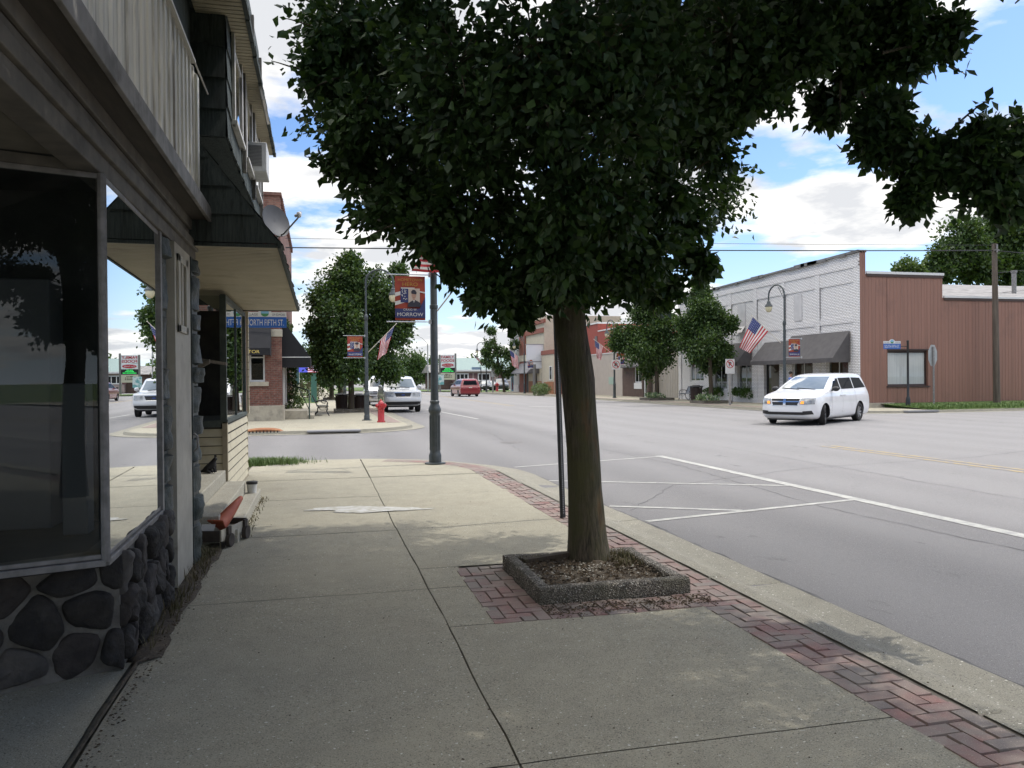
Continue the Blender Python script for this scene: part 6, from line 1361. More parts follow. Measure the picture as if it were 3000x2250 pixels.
# -- older white van behind it
VN = [(.32, .12, 5.0, .86, .2, .12, .06), (.42, .0, 5.1, .95, .2, .12, .06), (.7, .0, 5.1, .99, .18, .12, .06), (.95, .05, 5.1, 1.0, .16, .12, .06), (1.08, .14, 5.1, .985, .16, .12, .07), (1.15, .45, 5.1, .97, .15, .12, .08), (1.22, .85, 5.1, .955, .14, .12, .1), (1.30, 1.0, 5.1, .94, .14, .12, .1), (1.75, 1.42, 5.05, .86, .14, .12, .12), (1.92, 1.7, 5.0, .79, .18, .15, .14), (1.99, 2.0, 4.85, .7, .2, .2, .14), (2.02, 2.6, 4.5, .5, .3, .3, .1)]
def vnparts(pm):
    P = [('windscreen', darkscreen, PA('f', ((-.80, 1.28), (.80, 1.28), (.70, 1.80), (-.70, 1.80)), nu=10)), ('grille', mat('grey grille', (.10, .10, .105), .4), PA('f', ((-.80, .78), (.80, .78), (.82, 1.02), (-.82, 1.02)), off=.012, nu=12), ('grille_bar', chrome, PA('f', ((-.8, .885), (.8, .885), (.8, .905), (-.8, .905)), off=.02, nu=12))),
         ('bumper', chrome, PA('f', ((-.94, .50), (.94, .50), (.95, .68), (-.95, .68)), off=.06, nu=12)), ('underbody', blackp, lambda B, b: b.box(.4, -.75, .26, 4.9, .75, .36))]
    for sg in (-1, 1):
        a = (.60, .92) if sg > 0 else (-.92, -.60)
        P += [('headlight', lamp_m, PA('f', ((a[0], .82), (a[1], .82), (a[1], 1.0), (a[0], 1.0)), off=.016)), ('mirror', blackp, mirror(1.3, 0, 1.36, sg, .08, .10, .13)), ('side_window', carglass, PA('s', ((1.3, 1.3), (2.1, 1.3), (2.1, 1.76), (1.62, 1.76)), ((2.2, 1.3), (3.5, 1.3), (3.5, 1.76), (2.2, 1.76)), ((3.6, 1.3), (4.9, 1.3), (4.86, 1.76), (3.6, 1.76)), sg=sg, nu=4))]
    return P
car('van', 'older boxy white van parked behind the off-roader at the left kerb', 'van', (4.05, 55.6, -.09), radians(90), VN, white, (.85, 3.7), .35, vnparts(white), ww=.23)
# -- red minivan driving away
redp = paint('dark red paint', (.22, .014, .018), .3)
rparts = [('rear_window', carglass, PA('r', ((-.70, 1.14), (.70, 1.14), (.60, 1.55), (-.60, 1.55)))), ('windscreen', screen_m, PA('f', ((-.8, 1.19), (.8, 1.19), (.62, 1.62), (-.62, 1.62)), nu=10)),
          ('number_plate', mat('number plate', (.55, .5, .42), .6), lambda B, b: b.box(5.12, -.16, .80, 5.145, .16, .93)), ('bumper', redp, lambda B, b: b.box(5.06, -.92, .36, 5.17, .92, .62)), ('tailgate_seam', blackp, PA('r', ((-.72, .66), (.72, .66), (.72, .675), (-.72, .675)), off=.012)), ('underbody', blackp, lambda B, b: b.box(.35, -.78, .18, 5.0, .78, .24))]
for sg in (-1, 1):
    rparts += [('tail_light', redlamp, PA('r', (((.78 if sg > 0 else -.93), .78), ((.93 if sg > 0 else -.78), .78), ((.90 if sg > 0 else -.76), 1.12), ((.76 if sg > 0 else -.90), 1.12)), off=.014)), ('side_window', carglass, sidewin(sg)), ('mirror', blackp, mirror(1.62, 0, 1.2, sg))]
MVr = [(l[0], l[1], l[2] + (.03 if l[0] < 1 else 0), l[3], l[4], .14, l[6]) for l in MV]
car('minivan', 'dark red minivan driving away down the street', 'minivan', (14.1, 78.5, -.03), radians(-90 + 3), MVr, redp, (.98, 4.06), .33, rparts)
# -- cars parked in front of the grocery
SD = [(.22, .15, 4.5, .78, .25, .2, .08), (.32, .02, 4.65, .87, .28, .2, .1), (.55, .0, 4.7, .90, .3, .2, .12), (.72, .08, 4.68, .90, .28, .2, .12), (.80, .3, 4.66, .88, .26, .2, .12), (.88, .95, 4.6, .86, .22, .2, .12), (.94, 1.2, 4.4, .83, .2, .2, .12), (1.2, 1.65, 4.0, .72, .2, .2, .12), (1.38, 2.0, 3.6, .62, .2, .2, .1), (1.43, 2.4, 3.2, .45, .2, .2, .05)]
def sdparts(sc):
    P = [('windscreen', screen_m, PA('f', ((-.72, .97), (.72, .97), (.58, 1.33), (-.58, 1.33)), nu=6)), ('grille', blackp, PA('f', ((-.4, .5), (.4, .5), (.42, .66), (-.42, .66)), off=.012)), ('air_intake', blackp, PA('f', ((-.7, .28), (.7, .28), (.7, .40), (-.7, .40)), off=.012))]
    for sg in (-1, 1):
        a = (.48, .82) if sg > 0 else (-.82, -.48); P += [('headlight', lamp_m, PA('f', ((a[0], .56), (a[1], .56), (a[1], .7), (a[0], .7)), off=.012)), ('side_window', carglass, PA('s', ((1.5, .97), (3.9, .97), (3.5, 1.30), (1.9, 1.30)), sg=sg))]
    return P
GP = 'cars parked in front of the grocery'
navy = paint('dark navy paint', (.012, .014, .022)); black_p = paint('black car paint', (.01, .01, .011)); maroon = paint('maroon paint', (.09, .012, .016)); greyp = paint('dark grey paint', (.05, .052, .056))
SD2 = [(z * 1.18, a, b, w * 1.05, c, d, e) for z, a, b, w, c, d, e in SD]
for x, y, p, lv, lab in ((21.2, 111.2, greyp, SD, 'dark grey car parked nearest the red minivan in front of the grocery'), (22.9, 108.6, black_p, SD, 'black car parked facing the street behind the two dark posts'), (24.3, 112.0, maroon, SD, 'maroon car parked between two dark cars in front of the grocery'), (25.0, 107.6, navy, SD2, 'taller navy car parked by the second red hydrant')):
    car('parked_car', lab, 'car', (x, y + 2.3, .06), radians(90 - 8), lv, p, (.85, 3.55), .31, sdparts(p) if lv is SD else [], GP, steps=2, arch=False, rims=False)
car('car', 'tiny red car far down the street beyond the white van', 'car', (5.0, 190, -.08), radians(90), SD, maroon, (.85, 3.55), .31, [], None, steps=1, arch=False, rims=False)
# ---------------------------------------------------------------- street furniture
lampm = mat('grey green lamp metal', (.042, .052, .055), .45, (.065, .075, .078), 7, metal=.2, dirt=(.10, .105, .10), dscale=5, dlo=.62, dhi=.78)
globem = mat('lamp globe', (.62, .57, .38), .3, (.55, .5, .34), 4)
def lamp_proto(label, side=1, tall=6.1, cat='street lamp', group='gooseneck street lamps along the pavements'):
    """gooseneck lamp; the arm swings to local +x"""
    t = thing('street_lamp', label, cat, (0, 0, 0), 0, group)
    m = MB(); m.lathe([(.20, 0), (.20, .025), (.16, .035)], n=20); m.build('base_plate', lampm, t, smooth=30)
    m = MB(); m.lathe([(.120, .03), (.120, .17), (.108, .20), (.098, .24), (.096, .95), (.10, .97), (.118, 1.0), (.122, 1.03), (.112, 1.07), (.088, 1.13), (.084, 1.16), (.092, 1.18), (.092, 1.20), (.074, 1.22)], n=16, cap=False)
    for k in range(12):
        a = 2 * pi * k / 12; m.box(.095 * cos(a) - .008, .095 * sin(a) - .008, .26, .095 * cos(a) + .008, .095 * sin(a) + .008, .93)
    m.build('base', lampm, t, smooth=35)
    m = MB(); m.lathe([(.076, 1.21), (.069, 2.95), (.066, 2.96), (.080, 2.97), (.080, 3.03), (.066, 3.04), (.064, 4.0), (.064, 4.05), (.085, 4.08), (.085, 4.2), (.07, 4.25), (.042, 4.3)], n=16)
    m.build('pole', lampm, t, smooth=40)
    m = MB(); c = tall - .5; pts = [(0, 0, 4.25), (0, 0, c)] + [(.55 - .55 * cos(radians(a)), 0, c + .5 * sin(radians(a))) for a in range(15, 181, 15)] + [(1.1, 0, c - .12)]
    m.tube(pts, .038, 8); m.tube([(.02, 0, c - .25), (.14, 0, c - .05), (.30, 0, c + .22), (.45, 0, c + .40)], .014, 5)
    for (x, z, r) in ((.16, c + .12, .09), (.30, c + .33, .06)): m.tube([(x + r * cos(radians(a)), 0, z + r * sin(radians(a))) for a in range(0, 361, 30)], .012, 4)
    m.build('arm', lampm, t, smooth=50)
    z = c - .12
    m = MB(); m.lathe([(.03, 0), (.05, -.05), (.05, -.12), (.09, -.16), (.09, -.24), (.19, -.36), (.20, -.41), (.17, -.42)], (1.1, 0, z), 18); m.build('lamp_shade', lampm, t, smooth=40)
    m = MB(); m.lathe([(.165, -.42), (.17, -.50), (.15, -.60), (.09, -.68), (.02, -.70)], (1.1, 0, z), 18); m.build('globe', globem, t, smooth=60)
    return t
P0 = lamp_proto('grey street lamp pole at the near pavement corner carrying the large hero banner')
P0.location = (2.14, 15.15, 0)
def place_lamp(x, y, z, rz, label):
    c = copy_tree(P0); c.location = (x, y, z); c.rotation_euler.z = rz; relabel(c, label); return c
P0.rotation_euler.z = radians(75)
place_lamp(1.86, 32.7, 0, radians(-8), 'gooseneck street lamp behind the red hydrant on the far left corner')
place_lamp(1.61, 53, 0, radians(-8), 'street lamp half hidden behind the rubbish bin under the rounded tree')
place_lamp(22.3, 35.0, .10, radians(100), 'gooseneck street lamp in front of the white brick shop door')
place_lamp(22.3, 58.3, .10, radians(100), 'street lamp with the no U turn sign in front of the red and beige wall')
place_lamp(21.2, 82, .10, radians(150), 'street lamp in front of the cream building with the blank sign box')
place_lamp(19.9, 95.6, .10, radians(170), 'farthest street lamp at the end of the right pavement beside the grocery lot')

# ---- banners
skin = mat('portrait skin', (.42, .26, .20), .8); khaki = mat('portrait backdrop', (.50, .42, .36), .8)
bred = mat('banner red', (.27, .035, .024), .7, (.33, .06, .03), 3); bblue = mat('banner navy', (.03, .04, .13), .7); bwht = mat('banner white', (.60, .58, .56), .7); bgold = mat('banner gold', (.42, .24, .05), .7)
dkuni = mat('portrait uniform', (.035, .035, .05), .8); rod = mat('banner rod', (.55, .56, .57), .3, metal=.6)
def banner(label, o, xd, w, h, title, l1, l2, cap='beret', group='hero banners on the lamp posts', back=True):
    """o = inner top corner at the pole side; xd = unit direction from the outer edge to the pole"""
    t = thing('banner', label, 'banner', o, 0, group); xd = Vector(xd); T = plane_T(Vector(o) - xd * (w / 2 + .06) + Vector((0, 0, -h / 2 - .03)), xd, (0, 0, 1)); nrm = T.to_3x3() @ Vector((0, 0, 1))
    def at(x, y, z=0): return T @ Vector((x * w, y * h, z))
    m = MB(); rows = []
    for j in range(9): rows.append([at(-.5 + i / 8, -.5 + j / 8, .012 * sin(i * .9) * sin(j * .5)) for i in range(9)])
    def ragf(): pass
    m.grid(rows); m.grid([[p - nrm * .006 for p in r][::-1] for r in rows]); fb = m.build('fabric', bred, t, True)
    def quad(b, x0, y0, x1, y1, z): b.poly([at(x0, y0, z), at(x1, y0, z), at(x1, y1, z), at(x0, y1, z)])
    def disc(b, cx, cy, rx, ry, z, a0=0, a1=360): b.poly([at(cx + rx * cos(radians(a)), cy + ry * sin(radians(a)), z) for a in np.linspace(a0, a1, 18)[: 18 if a1 - a0 < 360 else 17]])
    m = MB(); quad(m, -.5, -.45, .5, -.24, .016); m.poly([at(.30, -.24, .0161), at(.5, -.24, .0161), at(.5, .02, .0161)]); quad(m, -.32, -.1, -.05, .24, .017); m.build('blue_field', bblue, fb)
    m = MB()
    for k in range(2): m.poly([at(-.5, -.17 + k * .2, .0165), at(-.18, -.10 + k * .2, .0165), at(-.18, -.02 + k * .2, .0165), at(-.5, -.08 + k * .2, .0165)]); 
    m.poly([at(.28, .14, .0165), at(.5, .11, .0165), at(.5, .14, .0165), at(.28, .17, .0165)]); quad(m, -.3, .215, .15, .24, .0175)
    for k in range(22): x, y = rnd.uniform(-.3, -.08), rnd.uniform(-.08, .2); disc(m, x, y, .013, .011, .019)
    m.build('stripes', bwht, fb)
    m = MB(); quad(m, -.06, -.20, .32, .22, .020); pt = m.build('portrait', khaki, fb)
    m = MB(); m.poly([at(x, y, .022) for x, y in ((-.10, -.20), (.36, -.20), (.34, -.11), (.22, -.06), (.13, -.03), (.06, -.06), (-.06, -.11))]); m.build('uniform', dkuni, pt)
    m = MB(); disc(m, .12, .06, .075, .085, .024); quad(m, .085, -.05, .155, .0, .0235); m.build('face', skin, pt)
    m = MB(); m.poly([at(.09, -.045, .0242), at(.15, -.045, .0242), at(.12, -.15, .0242)]); m.build('shirt', bwht, pt)
    m = MB()
    if cap == 'beret': m.poly([at(x, y, .026) for x, y in ((.04, .10), (.20, .085), (.215, .13), (.16, .185), (.08, .19), (.03, .15))])
    else: m.poly([at(x, y, .026) for x, y in ((.0, .14), (.24, .14), (.26, .19), (.12, .22), (-.02, .19))]); quad(m, .03, .10, .21, .14, .0262)
    m.prism([at(.09, .065, .0255), at(.10, .065, .0255), at(.10, .073, .0255), at(.09, .073, .0255)], nrm * .0004); m.prism([at(.14, .065, .0255), at(.15, .065, .0255), at(.15, .073, .0255), at(.14, .073, .0255)], nrm * .0004); quad(m, .10, .015, .14, .022, .0255)
    m.prism([at(.113, -.06, .0255), at(.127, -.06, .0255), at(.132, -.15, .0255), at(.108, -.15, .0255)], nrm * .0004)
    m.build('cap', dkuni, pt)
    b = text_mb(title[0], h * .065, w * .80, T @ Matrix.Translation((0, h * .385, .018))); text_mb(title[1], h * .085, w * .50, T @ Matrix.Translation((0, h * .275, .018)), mb=b); b.build('title_lettering', bgold, fb)
    b = text_mb(l1, h * .05, w * .46, T @ Matrix.Translation((0, -h * .285, .019))); text_mb(l2, h * .085, w * .86, T @ Matrix.Translation((0, -h * .41, .019)), mb=b)
    if b.v: b.build('name_lettering', bwht, fb)
    m = MB(); e = Vector(o)
    for dz in (0, -h - .06): m.tube([e + xd * .04 + Vector((0, 0, dz)), e - xd * (w + .22) + Vector((0, 0, dz))], .012, 6); m.tube([e + xd * .03 + Vector((0, 0, dz - .04)), e + xd * .03 + Vector((0, 0, dz + .04))], .03, 6)
    m.build('rod', rod, t, True); return t
banner('large hero banner reading CRAIG W. MORROW on the near lamp pole', (2.03, 15.10, 3.60), (1, 0, 0), .57, .83, ('HOMETOWN', 'HERO'), 'CRAIG W.', 'MORROW')
banner('hero banner reading WHITSTONE on the lamp behind the red hydrant', (1.77, 32.65, 3.42), (1, 0, 0), .60, .83, ('HOMETOWN', 'HERO'), '', 'WHITSTONE', 'peaked')
def banner_right(label, o, l1, l2): return banner(label, o, (1, 0, 0), .62, .86, ('HOMETOWN', 'HERO'), l1, l2, 'peaked')
banner_right('hero banner on the lamp in front of the white brick shop', (23.15, 34.9, 3.50), '', 'SIMPSON JR')
banner_right('small dark hero banner on the lamp with the no U turn sign', (23.15, 58.2, 3.6), '', '')
banner_right('hero banner on the lamp in front of the cream building', (22.2, 81.9, 3.7), '', '')

# ---- flags
fred = mat('flag red', (.42, .025, .035), .7); fwht = mat('flag white', (.62, .60, .58), .7); fblue = mat('flag blue', (.03, .045, .16), .7); staffm = mat('flag staff', (.50, .46, .38), .5)
def flag(label, p, q, w, h, fall=(0, 0, -1), seed=0, swirl=.12, k=.25, group='flags on the lamp posts'):
    """staff from p (bracket) to q (tip); cloth hangs from the outer end of the staff"""
    p, q = Vector(p), Vector(q); t = thing('flag', label, 'flag', p, 0, group)
    m = MB(); m.tube([p, q + (q - p).normalized() * .06], .014, 6); m.ball(q + (q - p).normalized() * .07, .025, 8, 6); m.build('staff', staffm, t, True)
    d = (p - q).normalized(); f = Vector(fall).normalized(); side = d.cross(f).normalized(); nx, ny = 26, 26
    def pt(i, j):                                           # i along the hoist (0 at the tip), j out along the fly
        u, v = i / nx, j / ny
        fold = swirl * v * sin(u * 9 + v * 3 + seed) + .04 * sin(v * 11 + seed + u * 4) * v
        drop = f * (v * w * (1 - .10 * u)) + d * (u * h * (1 - k * v) + .10 * h * v * k) + side * fold
        return q + d * .03 + drop
    parts = {0: MB(), 1: MB(), 2: MB()}
    for i in range(nx):
        for j in range(ny):
            st = 1 if (i // 2) % 2 else 0
            c = 2 if (i < 14 and j < 10) else st
            parts[c].poly([pt(i, j), pt(i + 1, j), pt(i + 1, j + 1), pt(i, j + 1)])
    cl = MB(); cl.k = 0; cl.merge(parts[0]); n0 = len(cl.f); cl.k = 1; cl.merge(parts[1]); cl.m = [0] * n0 + [1] * (len(cl.f) - n0)
    o = cl.build('striped_cloth', [fred, fwht], t, True, weld=True, smooth=80)
    o2 = parts[2].build('canton', fblue, o, weld=True, smooth=80)
    s = MB(); nrm = side
    for a in range(5):
        for b_ in range(6):
            c = pt(1.6 + a * 2.6, .9 + b_ * 1.55) ; r = .02
            for sg in (-1, 1): s.poly([c + side * (.006 * sg) + (d * cos(2 * pi * e / 10) + f * sin(2 * pi * e / 10)) * (r if e % 2 == 0 else r * .42) for e in range(10)])
    s.build('stars', fwht, o2); return t
flag('striped flag leaning out from the lamp behind the red hydrant', (1.93, 32.7, 2.75), (3.02, 32.6, 3.86), 1.15, .80, (-.30, 0, -1), 1, .10, .3)
flag('striped flag hanging over the sidewalk in front of the white brick shop', (22.22, 35.2, 3.30), (21.15, 36.0, 4.66), 1.65, 1.05, (-.42, .2, -1), 2, .10, .40)
flag('striped flag with a long drooping tail on the lamp with the no U turn sign', (22.2, 58.3, 3.5), (20.9, 58.9, 4.65), 1.45, .85, (.10, 0, -1), 3, .08, .55)
flag('striped flag on the lamp in front of the cream building, broad and billowing', (21.1, 82, 3.6), (19.7, 82.4, 4.8), 1.7, 1.1, (.15, 0, -1), 4, .15, .2)
flag('farthest striped flag blowing sideways at the end of the right pavement', (19.8, 95.6, 3.5), (18.2, 95.9, 4.9), 1.6, 1.0, (.55, 0, -.75), 5, .10, .2)
flag('striped flag tucked behind the big tree on the near lamp pole', (2.20, 15.1, 2.92), (3.15, 14.4, 4.2), 1.2, .8, (-.9, .3, .02), 6, .06, .1)

# ---- tree bed with the pebble kerb
t = thing('tree_bed', 'low square tree bed with an exposed pebble kerb around the near tree', 'planter', (2.06, 6.0, 0))
peb, ntp, bpp = nodes('exposed pebble concrete'); vp = N(ntp, 'ShaderNodeTexCoord').outputs['Object']
vo = N(ntp, 'ShaderNodeTexVoronoi', Scale=85.0); ntp.links.new(vp, vo.inputs['Vector']); sepc = N(ntp, 'ShaderNodeSeparateColor'); ntp.links.new(vo.outputs['Color'], sepc.inputs[0])
cp = mixc(ntp, sepc.outputs[0], (.10, .09, .075), (.30, .27, .225)); cp = mixc(ntp, ramp(ntp, sepc.outputs[1], .86, .9), cp, (.55, .52, .46)); cp = mixc(ntp, ramp(ntp, vo.outputs['Distance'], .35, .62), cp, (.06, .052, .042)); cp = mixc(ntp, ramp(ntp, noise_tex(ntp, vp, 4, 6), .48, .7), cp, (.075, .07, .05))
ntp.links.new(cp, bpp.inputs['Base Color']); bpp.inputs['Roughness'].default_value = .95; b1 = N(ntp, 'ShaderNodeBump', Strength=1, Distance=.012); b1.invert = True; ntp.links.new(vo.outputs['Distance'], b1.inputs['Height']); ntp.links.new(b1.outputs[0], bpp.inputs['Normal'])
X0, X1, Y0, Y1, HT = 1.50, 2.66, 5.43, 6.58, .115
m = MB()
def kerbrun(x0, y0, x1, y1):
    n = 14; rows = []
    lx, ly = x1 - x0, y1 - y0; al = lx > ly
    for i in range(n + 1):
        u = i / n
        if al: ring = [(x0 + lx * u, y0, -.03), (x0 + lx * u, y0, HT - .015), (x0 + lx * u, y0 + .015, HT), (x0 + lx * u, y1 - .015, HT), (x0 + lx * u, y1, HT - .015), (x0 + lx * u, y1, -.03)]
        else: ring = [(x1, y0 + ly * u, -.03), (x1, y0 + ly * u, HT - .015), (x1 - .015, y0 + ly * u, HT), (x0 + .015, y0 + ly * u, HT), (x0, y0 + ly * u, HT - .015), (x0, y0 + ly * u, -.03)]
        rows.append([(x + .006 * fbm((x, y, z), 7), y + .006 * fbm((y, x, z), 7), z + .006 * fbm((x, z, y), 6)) for x, y, z in ring])
    idx = m.grid(rows); m.f.append(idx[0]); m.f.append(idx[-1][::-1]); m.m += [m.k, m.k]
kerbrun(X0, Y0, X1, Y0 + .105); kerbrun(X0, Y1 - .105, X1, Y1); kerbrun(X0 + .003, Y0 + .1, X0 + .105, Y1 - .1); kerbrun(X1 - .105, Y0 + .1, X1 - .003, Y1 - .1)
m.build('pebble_kerb', peb, t, True, smooth=50)
m = MB(); rows = []
for j in range(25):
    rows.append([(X0 + .09 + (X1 - X0 - .18) * i / 24, Y0 + .09 + (Y1 - Y0 - .18) * j / 24, .062 + .03 * fbm((i * .3, j * .3, 0), 1) + .045 * max(0, 1 - ((X0 + .09 + (X1 - X0 - .18) * i / 24 - 2.2) ** 2 + (Y0 + .09 + (Y1 - Y0 - .18) * j / 24 - 6.37) ** 2) / .12)) for i in range(25)])
m.grid(rows); m.build('soil', soil, t, True, smooth=60)
def inbed(r): return (r.uniform(X0 + .12, X1 - .12), r.uniform(Y0 + .12, Y1 - .12))
litter('mulch', 'bark mulch and dead leaves in the near tree bed', 700, lambda r: (*inbed(r), .085 + r.uniform(-.015, .02)), leafbit, .008, .026, 21)
litter('pebbles', 'pale pebbles strewn over the soil of the near tree bed', 330, lambda r: (min(max(r.gauss(2.0, .25), X0 + .12), X1 - .12), min(max(r.gauss(5.95, .2), Y0 + .12), Y1 - .12), .085 + r.uniform(-.01, .018)), chip, .005, .016, 22)
m = MB(); m.prism([(1.62, 6.28, .10), (2.05, 6.36, .12), (2.06, 6.42, .12), (1.61, 6.36, .10)], (0, 0, .03)); tag(m.build('bark_slab', bark, loc=(1.8, 6.3, .1)), 'dark slab of broken bark lying at the back of the near tree bed', 'bark')
grass_blades('weeds', 'small weeds in the far corner of the near tree bed', lambda r: (r.uniform(2.3, 2.55), r.uniform(6.0, 6.45), .08), .07, 260, drym, .8, .004, 31)
for x, y, w_, lab in ((22.5, 43.05, .9, 'low kerbed bed of the conical tree'), (22.55, 50.9, .9, 'low kerbed bed of the spreading tree'), (1.57, 41.8, .85, 'low kerbed bed of the rounded tree by the bench'), (1.4, 71, 1.1, 'long low kerbed bed of the two trunked trees')):
    t = thing('tree_bed', lab, 'planter', (x, y, .1)); zb = .1 if x > 10 else 0
    m = MB(); m.box(x - w_, y - w_, zb - .02, x + w_, y - w_ + .15, zb + .17); m.box(x - w_, y + w_ - .15, zb - .02, x + w_, y + w_, zb + .17); m.box(x - w_, y - w_ + .151, zb - .02, x - w_ + .15, y + w_ - .151, zb + .165); m.box(x + w_ - .15, y - w_ + .151, zb - .02, x + w_, y + w_ - .151, zb + .165); m.build('kerb', peb, t, True)
    m = MB(); m.box(x - w_ + .151, y - w_ + .151, zb - .02, x + w_ - .151, y + w_ - .151, zb + .12); m.build('soil', soil, t, True)

# ---- posts and signs
t = thing('sign_post', 'dark perforated steel sign post standing by the kerb just behind the near tree', 'sign post', (2.72, 8.8, 0))
pm_ = mat('dark galvanised post', (.075, .08, .085), .4, (.11, .115, .12), 9, metal=.5)
m = MB(); lean = -.055
def LP(x, y, z): return (2.72 + x + lean * z * .5, 8.8 + y, z)
for (xa, xb, ya, yb) in ((-.033, -.012, .0, .004), (-.012, -.008, -.03, .0), (-.008, .008, -.034, -.030), (.008, .012, -.03, .0), (.012, .033, .0, .004)):
    m.prism([LP(xa, ya, -.02), LP(xb, ya, -.02), LP(xb, yb, -.02), LP(xa, yb, -.02)], Vector(LP(0, 0, 3.0)) - Vector(LP(0, 0, -.02)))
m.build('channel', pm_, t, True)
m = MB()
for k in range(110):
    z = .06 + k * .0254; c = LP(0, -.0345, z); m.poly([(c[0] + .0062 * cos(a * pi / 4), c[1], c[2] + .0062 * sin(a * pi / 4)) for a in range(8)])
m.build('holes', mat('lit holes', (.62, .62, .64), .8), t, True)
m = MB(); m.box(2.42, 8.77, 2.5, 2.84, 8.774, 3.0); m.build('sign_panel', alum, t, True)
blue_s = mat('street sign blue', (.02, .10, .36), .4)
def street_sign(label, pos, w, txt, post=None, zt=None, facing=1, seam=True, scale=1, txt2=('VILLAGE', 'OF EDMORE')):
    """blade in the XZ plane, centre at pos"""
    x, y, z = pos; t = thing('street_sign', label, 'street sign', (post[0], post[1], post[2]) if post else pos)
    h = .20 * scale
    m = MB(); m.box(x - w / 2, y - .004, z - h / 2, x + w / 2, y + .004, z + h / 2); bl = m.build('blade', blue_s, t, True, bevel=.003)
    text_mb(txt, h * .60, w * .88, plane_T((x, y - .006, z - h * .30), (1, 0, 0), (0, 0, 1))).build('lettering', bwht, bl)
    m = MB(); hh = .09 * scale; z1 = z + h / 2 + .003; m.box(x - w / 2, y - .004, z1, x + w / 2, y + .004, z1 + hh)
    m.prism([(x + .13 * scale * cos(radians(a)), y - .0045, z1 + hh * .55 + .11 * scale * sin(radians(a))) for a in range(0, 181, 15)], (0, .009, 0)); hd = m.build('header', mat('sign header white', (.6, .6, .58), .5), t, True)
    b = text_mb(txt2[0], .045 * scale, w * .30, plane_T((x - w * .31, y - .0055, z1 + .022), (1, 0, 0), (0, 0, 1))); text_mb(txt2[1], .045 * scale, w * .30, plane_T((x + w * .32, y - .0055, z1 + .022), (1, 0, 0), (0, 0, 1)), mb=b); b.build('lettering', mat('sign dark text', (.05, .06, .07), .6), hd)
    m = MB(); m.poly([(x + .075 * scale * cos(radians(a)), y - .0065, z1 + .075 * scale + .07 * scale * sin(radians(a))) for a in range(0, 360, 20)]); em = m.build('emblem', mat('emblem sky', (.20, .40, .55), .6), hd)
    m = MB(); m.poly([(x + .075 * scale * cos(radians(a)), y - .0075, z1 + .075 * scale + .07 * scale * sin(radians(a))) for a in range(190, 351, 20)]); m.build('emblem_field', mat('emblem green', (.06, .22, .08), .6), em)
    if post:
        m = MB(); m.lathe([(.14, 0), (.14, .05), (.11, .08), (.10, .40), (.075, .50), (.052, .55), (.048, zt - .08), (.06, zt - .06), (.055, zt - .02), (.01, zt)], (post[0], post[1], post[2]), 14); m.build('post', mat('sign post black', (.014, .016, .018), .45), t, True, smooth=40)
        m = MB(); m.tube([(post[0], post[1], z), (x + (w / 2 if post[0] > x else -w / 2), y, z)], .02, 6); m.build('bracket', MATS['sign post black'], t, True)
    return t
street_sign('NORTH FIFTH ST. street sign beyond the cream soffit corner', (-.985, 15.7, 2.72), .78, 'NORTH FIFTH ST.', (-1.95, 15.7, -.02), 3.05, txt2=('VILLAGE', 'OF EDMORE'))
street_sign('SOUTH FIFTH ST. street sign on a dark post before the brown metal wall', (25.7, 31.6, 2.98), .92, 'SOUTH FIFTH ST.', (26.55, 31.6, .12), 3.15, scale=1.25)
t = thing('stop_sign', 'octagonal road sign seen from behind on a grey post before the brown metal wall', 'road sign', (28.7, 32.4, .2))
m = MB(); cx, cy, cz = 28.62, 32.4, 2.58
m.prism([(cx + .46 * cos(radians(22.5 + 45 * k)) * .82, cy + .46 * .0 + .12 * cos(radians(22.5 + 45 * k)), cz + .55 * sin(radians(22.5 + 45 * k))) for k in range(8)], (.0, .006, 0)); m.build('sign_panel', mat('sign back', (.36, .37, .37), .4, (.30, .31, .31), 5, metal=.4), t, True)
m = MB(); m.box(28.58, 32.33, .12, 28.66, 32.37, 3.0); m.build('post', alum, t, True)
